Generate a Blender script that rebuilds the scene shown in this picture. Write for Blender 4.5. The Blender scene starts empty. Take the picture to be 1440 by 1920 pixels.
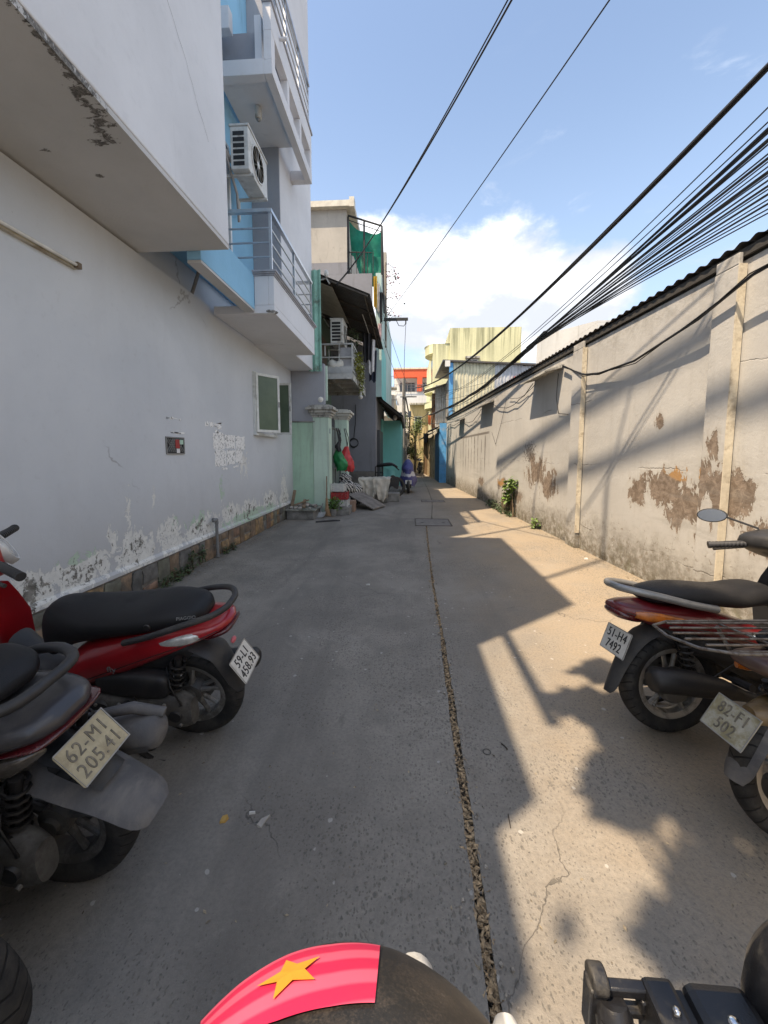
import bpy, math, random
from mathutils import Vector, Matrix, noise as mnoise
random.seed(7)
S = bpy.context.scene
COL = S.collection
PI = math.pi
R = math.radians

# ------------------------------------------------------------------ camera
cam_d = bpy.data.cameras.new('camera')
cam = bpy.data.objects.new('camera', cam_d); COL.objects.link(cam)
cam.location = (0, 0, 1.5)
cam.rotation_euler = (R(90 - 5.2), 0, R(3.57))
cam_d.sensor_fit = 'VERTICAL'; cam_d.sensor_height = 36.0; cam_d.sensor_width = 27.0
cam_d.lens = 36.0 * 720 / 1920
cam_d.shift_y = -44.5 / 1920
cam_d.clip_start = 0.02; cam_d.clip_end = 3000
S.camera = cam

# ------------------------------------------------------------------ light
SUN = Vector((-1.0, -0.8, 2.4)).normalized()          # towards the sun
sd = bpy.data.lights.new('sun', 'SUN'); sd.energy = 2.0; sd.angle = R(0.55); sd.color = (1.0, 0.81, 0.59)
sun = bpy.data.objects.new('sun', sd); COL.objects.link(sun)
sun.rotation_euler = (-SUN).to_track_quat('-Z', 'Y').to_euler()
sun.location = (-6, -5, 14)
S.view_settings.view_transform = 'Standard'; S.view_settings.look = 'None'
S.view_settings.gamma = 1; S.view_settings.use_curve_mapping = False
S.view_settings.exposure = 2.08

W = bpy.data.worlds.new('World'); S.world = W; W.use_nodes = True
wn = W.node_tree; wn.nodes.clear()

class NT:
    def __init__(s, nt): s.t = nt
    def n(s, typ, props=None, **inp):
        nd = s.t.nodes.new(typ)
        for k, v in (props or {}).items(): setattr(nd, k, v)
        for k, v in inp.items():
            key = int(k[1:]) if k[0] == 'i' and k[1:].isdigit() else k.replace('_', ' ')
            sk = nd.inputs[key]
            if isinstance(v, bpy.types.NodeSocket): s.t.links.new(v, sk)
            elif isinstance(v, (tuple, list)) and len(v) == 3 and sk.type == 'RGBA': sk.default_value = (*v, 1)
            else: sk.default_value = v
        return nd
    def math(s, op, a, b=0.0, c=None, clamp=False):
        kw = {'i0': a, 'i1': b}
        if c is not None: kw['i2'] = c
        return s.n('ShaderNodeMath', {'operation': op, 'use_clamp': clamp}, **kw).outputs[0]
    def vm(s, op, a, b=(0, 0, 0)):
        nd = s.n('ShaderNodeVectorMath', {'operation': op}, i0=a, i1=b)
        return nd.outputs['Value'] if op in ('LENGTH', 'DOT_PRODUCT', 'DISTANCE') else nd.outputs[0]
    def noise(s, vec, scale, detail=4, rough=0.6, dist=0.0, out=0):
        return s.n('ShaderNodeTexNoise', None, Vector=vec, Scale=scale, Detail=detail, Roughness=rough, Distortion=dist).outputs[out]
    def ramp(s, v, lo, hi, a=0.0, b=1.0, smooth=True):
        return s.n('ShaderNodeMapRange', {'interpolation_type': 'SMOOTHSTEP' if smooth else 'LINEAR', 'clamp': True},
                   i0=v, i1=lo, i2=hi, i3=a, i4=b).outputs[0]
    def mix(s, f, a, b, mode='MIX'):
        nd = s.n('ShaderNodeMix', {'data_type': 'RGBA', 'blend_type': mode})
        for sk, v in ((nd.inputs[0], f), (nd.inputs[6], a), (nd.inputs[7], b)):
            if isinstance(v, bpy.types.NodeSocket): s.t.links.new(v, sk)
            elif isinstance(v, (tuple, list)): sk.default_value = (*v[:3], 1)
            else: sk.default_value = v
        return nd.outputs[2]
    def blobs(s, p, lst):
        """largest of 1 - |(p - c) / r| over the patches of a list (c, r)"""
        cur = None
        for c, r in lst:
            d = s.vm('MULTIPLY', s.vm('SUBTRACT', p, c), (1 / r[0], 1 / r[1], 1 / r[2]))
            v = s.math('SUBTRACT', 1.0, s.vm('LENGTH', d))
            cur = v if cur is None else s.math('MAXIMUM', cur, v)
        return cur

w = NT(wn)
sky = w.n('ShaderNodeTexSky', {'sky_type': 'NISHITA', 'sun_disc': False, 'sun_elevation': math.asin(SUN.z),
          'sun_rotation': math.atan2(SUN.x, SUN.y), 'air_density': 1.0, 'dust_density': 1.2, 'ozone_density': 1.0})
geo = w.n('ShaderNodeTexCoord').outputs['Generated']
dirv = w.vm('NORMALIZE', geo)
sep = w.n('ShaderNodeSeparateXYZ', None, Vector=dirv)
el = sep.outputs[2]
sq = w.vm('MULTIPLY', dirv, (1, 1, 1.7))
n1 = w.noise(sq, 2.6, 9, 0.6, 0.15)
n2 = w.noise(w.vm('ADD', sq, (-0.06, -0.05, 0.13)), 2.6, 9, 0.6, 0.15)
bank = w.blobs(dirv, [((0.12, 0.90, 0.34), (0.36, 0.34, 0.20)), ((-0.16, 0.88, 0.44), (0.20, 0.3, 0.09)), ((-0.10, 0.88, 0.36), (0.3, 0.3, 0.17)), ((0.33, 0.9, 0.32), (0.26, 0.3, 0.17)),
                      ((-0.9, -0.1, 0.42), (0.5, 0.6, 0.4)), ((0.85, -0.35, 0.4), (0.5, 0.6, 0.4)), ((-0.2, -0.9, 0.45), (0.6, 0.5, 0.4)), ((0.5, -0.3, 0.8), (0.5, 0.5, 0.4)),  # cloud banks out of view, added to lift the ambient light
                      ((0.95, 0.2, 0.3), (0.3, 0.4, 0.3)), ((-0.4, -0.5, 0.8), (0.45, 0.45, 0.35))])
m = w.math('ADD', w.math('MULTIPLY', n1, 1.0), w.math('MULTIPLY', w.math('MAXIMUM', bank, -0.6), 0.62))
mask = w.ramp(m, 0.64, 0.80)
wisp = w.math('MULTIPLY', w.ramp(w.noise(w.vm('MULTIPLY', dirv, (1, 1, 2.2)), 5.2, 8, 0.62, 0.5), 0.58, 0.80), w.ramp(el, 0.75, 0.35, 0.0, 0.75))
mask = w.math('MAXIMUM', mask, wisp)
haze_lo = w.ramp(el, 0.0, 0.75, 0.72, 0.10)
shade = w.ramp(w.math('ADD', w.math('MULTIPLY', w.math('SUBTRACT', n1, n2), 1.2), w.math('MULTIPLY', w.math('SUBTRACT', w.noise(sq, 7.0, 6, 0.6), 0.5), 0.55)), -0.13, 0.30)
ccol = w.mix(shade, (1.5, 1.58, 1.76), (3.4, 3.4, 3.4))
base = w.mix(haze_lo, w.mix(1.0, sky.outputs[0], (0.48, 0.46, 0.44), 'MULTIPLY'), (1.4, 1.8, 2.35))
fin = w.mix(mask, base, ccol)
bg = w.n('ShaderNodeBackground', None, Color=fin, Strength=0.14)
wn.links.new(bg.outputs[0], w.n('ShaderNodeOutputWorld').inputs[0])

# ------------------------------------------------------------------ colour and material helpers
def srgb(r, g, b, k=1.0):
    f = lambda c: (c / 255 / 12.92 if c / 255 <= 0.04045 else ((c / 255 + 0.055) / 1.055) ** 2.4) * k
    return (f(r), f(g), f(b))
MATS = {}
def mat(name, c, rough=0.7, metal=0.0, var=0.14, scale=6.0, bump=0.15, bscale=70.0, dirt=None, dirt_amt=0.35, dscale=3.0, coat=0.0, spec=0.5, trans=0.0, world=False, fine=0.0):
    if name in MATS: return MATS[name]
    m_ = bpy.data.materials.new(name); m_.use_nodes = True
    nt = m_.node_tree; nt.nodes.clear(); a = NT(nt)
    if world: co = a.n('ShaderNodeNewGeometry').outputs['Position']
    else: co = a.n('ShaderNodeTexCoord').outputs['Object']
    f = a.noise(co, scale, 6, 0.6)
    f = a.ramp(f, 0.3, 0.7)
    col = a.mix(f, tuple(x * (1 - var) for x in c), tuple(min(0.95, x * (1 + var)) for x in c))
    if fine:
        g = a.ramp(a.noise(co, scale * 22, 3, 0.7), 0.35, 0.7)
        col = a.mix(a.math('MULTIPLY', g, fine), col, tuple(x * 0.45 for x in c))
    rgh = rough
    if dirt:
        d = a.noise(co, dscale, 8, 0.68, 0.3)
        d = a.ramp(d, 0.62 - dirt_amt * 0.4, 0.78 - dirt_amt * 0.25)
        col = a.mix(a.math('MULTIPLY', d, 0.85), col, dirt)
        rgh = a.math('ADD', a.math('MULTIPLY', d, max(0.0, 0.85 - rough)), rough)
    p = a.n('ShaderNodeBsdfPrincipled', None, Base_Color=col, Roughness=rgh, Metallic=metal)
    p.inputs['Specular IOR Level'].default_value = spec
    p.inputs['Coat Weight'].default_value = coat
    p.inputs['Coat Roughness'].default_value = 0.12
    if trans: p.inputs['Transmission Weight'].default_value = trans
    if bump:
        h = a.noise(co, bscale, 4, 0.6)
        b = a.n('ShaderNodeBump', None, Strength=bump, Distance=0.006, Height=h)
        nt.links.new(b.outputs[0], p.inputs['Normal'])
    nt.links.new(p.outputs[0], a.n('ShaderNodeOutputMaterial').inputs[0])
    MATS[name] = m_
    return m_
def custom(name):
    m_ = bpy.data.materials.new(name); m_.use_nodes = True
    m_.node_tree.nodes.clear(); MATS[name] = m_
    return m_, NT(m_.node_tree)
def finish(a, col, rough, height=None, strength=0.4, dist=0.01, spec=0.4):
    p = a.n('ShaderNodeBsdfPrincipled', None, Base_Color=col, Roughness=rough)
    p.inputs['Specular IOR Level'].default_value = spec
    if height is not None:
        b = a.n('ShaderNodeBump', None, Strength=strength, Distance=dist, Height=height)
        a.t.links.new(b.outputs[0], p.inputs['Normal'])
    a.t.links.new(p.outputs[0], a.n('ShaderNodeOutputMaterial').inputs[0])

# ------------------------------------------------------------------ mesh helpers
class MB:
    def __init__(s): s.v = []; s.f = []
    def add(s, vs, fs):
        o = len(s.v); s.v += [tuple(p) for p in vs]; s.f += [tuple(i + o for i in q) for q in fs]; return s
    def bx(s, x0, x1, y0, y1, z0, z1, M=None):
        vs = [Vector((x, y, z)) for z in (z0, z1) for y in (y0, y1) for x in (x0, x1)]
        if M is not None: vs = [M @ p for p in vs]
        return s.add(vs, [(0, 2, 3, 1), (4, 5, 7, 6), (0, 1, 5, 4), (2, 6, 7, 3), (0, 4, 6, 2), (1, 3, 7, 5)])
    def box(s, c, d, rot=(0, 0, 0)):
        from mathutils import Euler
        M = Matrix.Translation(c) @ Euler(rot).to_matrix().to_4x4()
        return s.bx(-d[0] / 2, d[0] / 2, -d[1] / 2, d[1] / 2, -d[2] / 2, d[2] / 2, M)
    def poly(s, pts): return s.add(pts, [tuple(range(len(pts)))])
    def prism(s, poly, ax, a, b):
        """polygon in the two other axes, pushed from a to b along ax"""
        def mk(p, t):
            q = list(p); q.insert(ax, t); return q
        n = len(poly)
        vs = [mk(p, a) for p in poly] + [mk(p, b) for p in poly]
        fs = [tuple(range(n)), tuple(range(2 * n - 1, n - 1, -1))] + [(i, i + n, (i + 1) % n + n, (i + 1) % n) for i in range(n)]
        return s.add(vs, fs)
    def tube(s, pts, r, n=8, cap=True):
        pts = [Vector(p) for p in pts]; rs = r if isinstance(r, (list, tuple)) else [r] * len(pts)
        vs = []; fs = []; up = None
        for i, p in enumerate(pts):
            t = (pts[min(i + 1, len(pts) - 1)] - pts[max(i - 1, 0)]).normalized()
            if up is None:
                up = Vector((0, 0, 1)) if abs(t.z) < 0.9 else Vector((1, 0, 0))
            u = (up - t * up.dot(t)).normalized(); w_ = t.cross(u); up = u
            for k in range(n):
                a = 2 * PI * k / n
                vs.append(p + (u * math.cos(a) + w_ * math.sin(a)) * rs[i])
        for i in range(len(pts) - 1):
            for k in range(n):
                fs.append((i * n + k, i * n + (k + 1) % n, (i + 1) * n + (k + 1) % n, (i + 1) * n + k))
        if cap: fs += [tuple(range(n - 1, -1, -1)), tuple(range(len(vs) - n, len(vs)))]
        return s.add(vs, fs)
    def loft(s, rings, cap=True, closed=True):
        n = len(rings[0]); vs = [p for r in rings for p in r]; fs = []
        for i in range(len(rings) - 1):
            for k in range(n if closed else n - 1):
                fs.append((i * n + k, i * n + (k + 1) % n, (i + 1) * n + (k + 1) % n, (i + 1) * n + k))
        if cap and closed: fs += [tuple(range(n - 1, -1, -1)), tuple(range(len(vs) - n, len(vs)))]
        return s.add(vs, fs)
    def lathe(s, prof, c=(0, 0, 0), ax=2, n=24, close=False):
        """profile (radius, height) turned about an axis through c"""
        rings = []
        for r, h in prof:
            ring = []
            for k in range(n):
                a = 2 * PI * k / n; q = [r * math.cos(a), r * math.sin(a)]; q.insert(ax, h)
                ring.append((q[0] + c[0], q[1] + c[1], q[2] + c[2]))
            rings.append(ring)
        if close: rings.append(rings[0])
        return s.loft(rings, cap=not close)
    def ball(s, c, r, nu=14, nv=9, M=None):
        r = r if isinstance(r, (tuple, list)) else (r, r, r)
        rings = []
        for j in range(nv + 1):
            t = -PI / 2 + PI * (0.02 + 0.96 * j / nv)
            rings.append([Vector((r[0] * math.cos(t) * math.cos(2 * PI * k / nu), r[1] * math.cos(t) * math.sin(2 * PI * k / nu), r[2] * math.sin(t))) for k in range(nu)])
        if M is not None: rings = [[M @ p for p in q] for q in rings]
        return s.loft([[p + Vector(c) for p in q] for q in rings])
    def grid(s, fn, nu, nv, thick=None):
        """surface fn(u, v) with u, v in 0..1; thick = offset vector for a back side"""
        vs = [Vector(fn(i / nu, j / nv)) for j in range(nv + 1) for i in range(nu + 1)]
        fs = [(j * (nu + 1) + i, j * (nu + 1) + i + 1, (j + 1) * (nu + 1) + i + 1, (j + 1) * (nu + 1) + i) for j in range(nv) for i in range(nu)]
        if thick is not None:
            n = len(vs); tv = Vector(thick)
            fs2 = [tuple(n + k for k in reversed(q)) for q in fs]
            rim = [j for j in range(nu + 1)] + [j * (nu + 1) + nu for j in range(1, nv + 1)] + [nv * (nu + 1) + i for i in range(nu - 1, -1, -1)] + [j * (nu + 1) for j in range(nv - 1, 0, -1)]
            fs = fs + fs2 + [(rim[(k + 1) % len(rim)], rim[k], rim[k] + n, rim[(k + 1) % len(rim)] + n) for k in range(len(rim))]
            vs = vs + [p + tv for p in vs]
        return s.add(vs, fs)
    def mesh(s, name, m=None, smooth=None):
        me = bpy.data.meshes.new(name); me.from_pydata(s.v, [], s.f); me.update()
        if m is not None: me.materials.append(m)
        if smooth:
            me.shade_smooth(); me.set_sharp_from_angle(angle=R(smooth))
        return me
    def build(s, name, m, parent=None, smooth=None, bevel=None, loc=None, rot=None):
        o = bpy.data.objects.new(name, s.mesh(name, m, smooth)); COL.objects.link(o)
        if parent is not None: o.parent = parent
        if loc: o.location = loc
        if rot: o.rotation_euler = rot
        if bevel:
            b = o.modifiers.new('bevel', 'BEVEL'); b.width = bevel; b.segments = 2; b.limit_method = 'ANGLE'; b.angle_limit = R(40)
        return o

def thing(name, label, cat, loc=(0, 0, 0), rot=(0, 0, 0), group=None):
    o = bpy.data.objects.new(name, None); COL.objects.link(o); o.empty_display_size = 0.1
    o.location = loc; o.rotation_euler = rot; o['label'] = label; o['category'] = cat
    if group: o['group'] = group
    return o
def tag(o, label, cat, group=None):
    o['label'] = label; o['category'] = cat
    if group: o['group'] = group
    return o
def struct(o): o['kind'] = 'structure'; return o
def stuff(o, label=None, cat=None):
    o['kind'] = 'stuff'
    if label: o['label'] = label
    if cat: o['category'] = cat
    return o
def text_mb(txt, size, m=None, sx=1.0, depth=0.001, align='CENTER', space=1.0, bold=0.0):
    """flat printed lettering as a mesh in the local x/y plane"""
    cu = bpy.data.curves.new('lettering', 'FONT'); cu.body = txt; cu.size = size; cu.align_x = align; cu.align_y = 'CENTER'
    cu.extrude = depth; cu.resolution_u = 3; cu.space_character = space; cu.offset = bold
    o = bpy.data.objects.new('lettering', cu); COL.objects.link(o)
    dg = bpy.context.evaluated_depsgraph_get(); dg.update()
    me = bpy.data.meshes.new_from_object(o.evaluated_get(dg))
    bpy.data.objects.remove(o)
    for v in me.vertices: v.co.x *= sx
    if m: me.materials.clear(); me.materials.append(m)
    return me
def put(name, me, parent=None, M=None):
    o = bpy.data.objects.new(name, me); COL.objects.link(o)
    if parent is not None: o.parent = parent
    if M is not None: o.matrix_basis = M
    return o
def leaf_cloud(mb, c, r, n, size, rnd, droop=0.3, squash=1.0):
    """many small bent leaves spread through a volume"""
    for _ in range(n):
        while True:
            p = Vector((rnd.uniform(-1, 1), rnd.uniform(-1, 1), rnd.uniform(-1, 1)))
            if p.length < 1: break
        p = Vector((p.x * r[0], p.y * r[1], p.z * r[2])) + Vector(c)
        leaf(mb, p, size * rnd.uniform(0.6, 1.3), rnd)
def leaf(mb, p, L, rnd, d=None):
    d = d or Vector((rnd.uniform(-1, 1), rnd.uniform(-1, 1), rnd.uniform(-0.7, 0.6))).normalized()
    s_ = d.cross(Vector((rnd.uniform(-.3, .3), rnd.uniform(-.3, .3), 1))).normalized() * L * 0.28
    up = s_.cross(d).normalized() * L * 0.12
    a = p; b = p + d * L * 0.5 + up; e = p + d * L
    mb.add([a, b + s_ - up * .6, e, b - s_ - up * .6, b], [(0, 1, 4), (1, 2, 4), (2, 3, 4), (3, 0, 4)])
# ------------------------------------------------------------------ setting materials
def road_material():
    m_, a = custom('worn_concrete')
    p = a.n('ShaderNodeNewGeometry').outputs['Position']
    xyz = a.n('ShaderNodeSeparateXYZ', None, Vector=p)
    big = a.noise(p, 0.7, 7, 0.62, 0.4); mid = a.noise(p, 3.3, 6, 0.65, 0.2); fine = a.noise(p, 60, 4, 0.7); grit = a.noise(p, 260, 2, 0.6)
    col = a.mix(a.ramp(big, 0.3, 0.7), (0.200, 0.186, 0.165), (0.315, 0.292, 0.255))
    col = a.mix(a.math('MULTIPLY', a.ramp(mid, 0.42, 0.72), 0.6), col, (0.165, 0.152, 0.135))
    lane = a.noise(a.vm('MULTIPLY', p, (1.1, 0.16, 1)), 1.3, 6, 0.62, 0.4)
    col = a.mix(a.math('MULTIPLY', a.ramp(lane, 0.48, 0.68), 0.55), col, (0.135, 0.126, 0.115))
    oil = a.ramp(a.noise(a.vm('MULTIPLY', p, (1, .8, 1)), 1.9, 7, 0.68, 0.8), 0.64, 0.74)
    col = a.mix(a.math('MULTIPLY', oil, 0.55), col, (0.105, 0.098, 0.088))
    pale = a.ramp(a.noise(a.vm('ADD', p, (7, 3, 0)), 1.1, 8, 0.7, 0.6), 0.56, 0.72)
    col = a.mix(a.math('MULTIPLY', pale, 0.38), col, (0.40, 0.375, 0.33))
    # sandy dust swept to the right of the joint and along the foot of the right wall
    dust = a.math('ADD', xyz.outputs[0], a.math('MULTIPLY', mid, 1.4))
    dust = a.math('MULTIPLY', a.ramp(dust, 0.75, 2.6), a.ramp(a.noise(p, 1.6, 6, 0.65), 0.25, 0.6, 0.35, 0.9))
    col = a.mix(dust, col, (0.355, 0.285, 0.20))
    col = a.mix(a.math('MULTIPLY', a.ramp(fine, 0.35, 0.75), 0.42), col, (0.115, 0.11, 0.10))
    col = a.mix(a.math('MULTIPLY', a.ramp(grit, 0.55, 0.8), 0.35), col, (0.36, 0.34, 0.31))
    # exposed dark chips of stone, denser where the skin has worn off
    worn = a.ramp(a.noise(p, 0.55, 5, 0.6, 0.5), 0.34, 0.60)
    chips = None; hh = None
    wp = a.vm('ADD', p, a.vm('MULTIPLY', a.n('ShaderNodeTexNoise', None, Vector=p, Scale=30, Detail=2).outputs[1], (0.022, 0.022, 0)))
    for sc, keep, rad in ((52, 0.30, 0.38), (33, 0.55, 0.34), (90, 0.20, 0.40)):
        v = a.n('ShaderNodeTexVoronoi', {'voronoi_dimensions': '2D', 'feature': 'F1'}, Vector=a.vm('MULTIPLY', wp, (1, 0.72, 1)), Scale=sc, Randomness=1.0)
        rnd = a.n('ShaderNodeSeparateColor', None, Color=v.outputs['Color'])
        r_ = a.math('MULTIPLY', a.math('MULTIPLY', a.ramp(rnd.outputs[0], keep, 1.0), worn), rad)
        c = a.ramp(a.math('SUBTRACT', r_, v.outputs['Distance']), -0.02, 0.09)
        chips = c if chips is None else a.math('MAXIMUM', chips, c)
    tone = a.mix(a.ramp(a.noise(p, 90, 1, 0.5), 0.4, 0.6), (0.075, 0.075, 0.070), (0.165, 0.148, 0.125))
    col = a.mix(a.math('MULTIPLY', chips, 0.60), col, tone)
    # pale specks, spat lime and old mortar
    v = a.n('ShaderNodeTexVoronoi', {'voronoi_dimensions': '2D'}, Vector=wp, Scale=9, Randomness=1.0)
    rr = a.n('ShaderNodeSeparateColor', None, Color=v.outputs['Color']).outputs[1]
    sp = a.ramp(a.math('SUBTRACT', a.math('MULTIPLY', a.ramp(rr, 0.80, 1.0), 0.11), v.outputs['Distance']), 0.0, 0.03)
    lime = a.math('MULTIPLY', a.ramp(a.noise(p, 7, 7, 0.75, 0.4), 0.68, 0.74), a.ramp(big, 0.45, 0.65, 0.0, 0.5))
    col = a.mix(a.math('MAXIMUM', a.math('MULTIPLY', sp, 0.55), lime), col, (0.47, 0.46, 0.43))
    # hair cracks
    ck = a.n('ShaderNodeTexVoronoi', {'voronoi_dimensions': '2D', 'feature': 'DISTANCE_TO_EDGE'},
             Vector=a.vm('ADD', p, a.vm('MULTIPLY', a.n('ShaderNodeTexNoise', None, Vector=p, Scale=2.2, Detail=7).outputs[1], (0.55, 0.55, 0))), Scale=0.42)
    crack = a.math('MULTIPLY', a.ramp(ck.outputs['Distance'], 0.0013, 0.0003), a.ramp(a.noise(p, 0.9, 2), 0.47, 0.55))
    col = a.mix(a.math('MULTIPLY', crack, 0.55), col, (0.05, 0.048, 0.045))
    h = a.math('ADD', a.math('MULTIPLY', fine, 0.5), a.math('MULTIPLY', grit, 0.25))
    h = a.math('SUBTRACT', a.math('ADD', h, a.math('MULTIPLY', mid, 0.5)), a.math('ADD', a.math('MULTIPLY', crack, 1.2), a.math('MULTIPLY', chips, -0.25)))
    finish(a, col, a.ramp(mid, 0.3, 0.8, 0.93, 0.72), h, 0.55, 0.012, 0.3)
    return m_
ROAD = road_material()

def left_wall_material():
    m_, a = custom('peeling_grey_paint')
    p = a.n('ShaderNodeNewGeometry').outputs['Position']
    z = a.n('ShaderNodeSeparateXYZ', None, Vector=p).outputs[2]
    big = a.noise(p, 0.55, 6, 0.6, 0.3); streak = a.noise(a.vm('MULTIPLY', p, (1, 2.2, 0.3)), 2.0, 6, 0.6, 0.4); fine = a.noise(p, 14, 6, 0.7)
    col = a.mix(a.ramp(big, 0.3, 0.7), (0.555, 0.585, 0.620), (0.645, 0.672, 0.702))
    col = a.mix(a.math('MULTIPLY', a.ramp(streak, 0.50, 0.80), 0.12), col, (0.45, 0.455, 0.47))
    col = a.mix(a.math('MULTIPLY', a.ramp(fine, 0.55, 0.78), 0.20), col, (0.36, 0.36, 0.36))
    low = a.ramp(a.math('ADD', z, a.math('MULTIPLY', a.noise(p, 1.3, 6), 0.8)), 1.75, 0.75)
    col = a.mix(a.math('MULTIPLY', low, 0.42), col, (0.43, 0.42, 0.405))
    # peeled skins: white undercoat, old green paint, crumbled render
    b = a.blobs(p, [((-2.8, y, zz), (1, ry, rz)) for y, zz, ry, rz in (
        (2.6, 0.50, 0.25, 0.16), (3.05, 0.53, 0.34, 0.15), (3.72, 0.60, 0.30, 0.26), (3.66, 0.95, 0.08, 0.35), (3.42, 0.74, 0.10, 0.22), (4.3, 0.62, 0.25, 0.24),
        (4.05, 0.98, 0.06, 0.2), (5.0, 0.58, 0.40, 0.22), (5.6, 0.95, 0.14, 0.40), (5.9, 0.60, 0.45, 0.2), (6.6, 0.55, 0.5, 0.22), (7.6, 0.62, 0.55, 0.25), (8.5, 0.75, 0.3, 0.6), (6.4, 1.35, 0.35, 0.5))])
    b = a.math('MAXIMUM', b, -0.5)
    nz = a.noise(a.vm('MULTIPLY', p, (1, 1.35, 0.85)), 7.5, 9, 0.72, 0.7)
    base = a.ramp(z, 0.80, 0.36, 0.0, 0.42)
    f = a.math('ADD', a.math('ADD', a.math('MULTIPLY', a.math('SUBTRACT', nz, 0.5), 1.9), a.math('MULTIPLY', b, 0.50)), base)
    peel = a.ramp(f, 0.300, 0.325)
    n2 = a.noise(p, 11, 8, 0.75, 0.4)
    white = a.mix(a.ramp(n2, 0.35, 0.65), (0.70, 0.70, 0.67), (0.82, 0.82, 0.78))
    gb = a.blobs(p, [((-2.8, 4.85, 0.72), (1, 0.45, 0.22)), ((-2.8, 5.7, 1.0), (1, 0.3, 0.35)), ((-2.8, 3.0, 0.68), (1, 0.3, 0.12)), ((-2.8, 6.8, 0.4), (1, 1.5, 0.12))])
    green = a.ramp(a.math('ADD', a.noise(p, 6, 7, 0.7), a.math('MULTIPLY', a.math('MAXIMUM', gb, -0.4), 0.4)), 0.56, 0.60)
    under = a.mix(green, white, (0.50, 0.62, 0.50))
    crumb = a.ramp(a.math('ADD', a.math('MULTIPLY', a.noise(p, 20, 8, 0.75, 0.5), 0.55), a.math('MULTIPLY', f, 0.30)), 0.46, 0.50)
    under = a.mix(crumb, under, a.mix(a.ramp(n2, 0.4, 0.6), (0.13, 0.125, 0.11), (0.30, 0.29, 0.26)))
    col = a.mix(peel, col, under)
    chip = a.ramp(a.noise(a.vm('MULTIPLY', p, (1, 1.6, 0.7)), 19, 3, 0.6, 0.3), 0.775, 0.79)
    col = a.mix(a.math('MULTIPLY', chip, 0.5), col, (0.20, 0.20, 0.205))
    hl = a.n('ShaderNodeTexVoronoi', {'feature': 'DISTANCE_TO_EDGE'}, Vector=a.vm('ADD', p, a.vm('MULTIPLY', a.n('ShaderNodeTexNoise', None, Vector=p, Scale=1.5, Detail=8).outputs[1], (0.9, 0.9, 0.9))), Scale=0.30)
    crack = a.math('MULTIPLY', a.ramp(hl.outputs['Distance'], 0.004, 0.001), a.ramp(a.noise(p, 0.8, 2), 0.5, 0.6))
    col = a.mix(a.math('MULTIPLY', crack, 0.5), col, (0.2, 0.2, 0.21))
    h = a.math('ADD', a.math('MULTIPLY', fine, 0.35), a.math('MULTIPLY', big, 2.0))
    h = a.math('ADD', h, a.math('MULTIPLY', a.noise(p, 110, 3, 0.6), 0.12))
    h = a.math('SUBTRACT', h, a.math('ADD', a.math('MULTIPLY', peel, 0.7), a.math('MULTIPLY', crumb, a.math('MULTIPLY', n2, 1.6))))
    finish(a, col, 0.72, h, 0.5, 0.012, 0.3)
    return m_
LWALL = left_wall_material()

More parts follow.
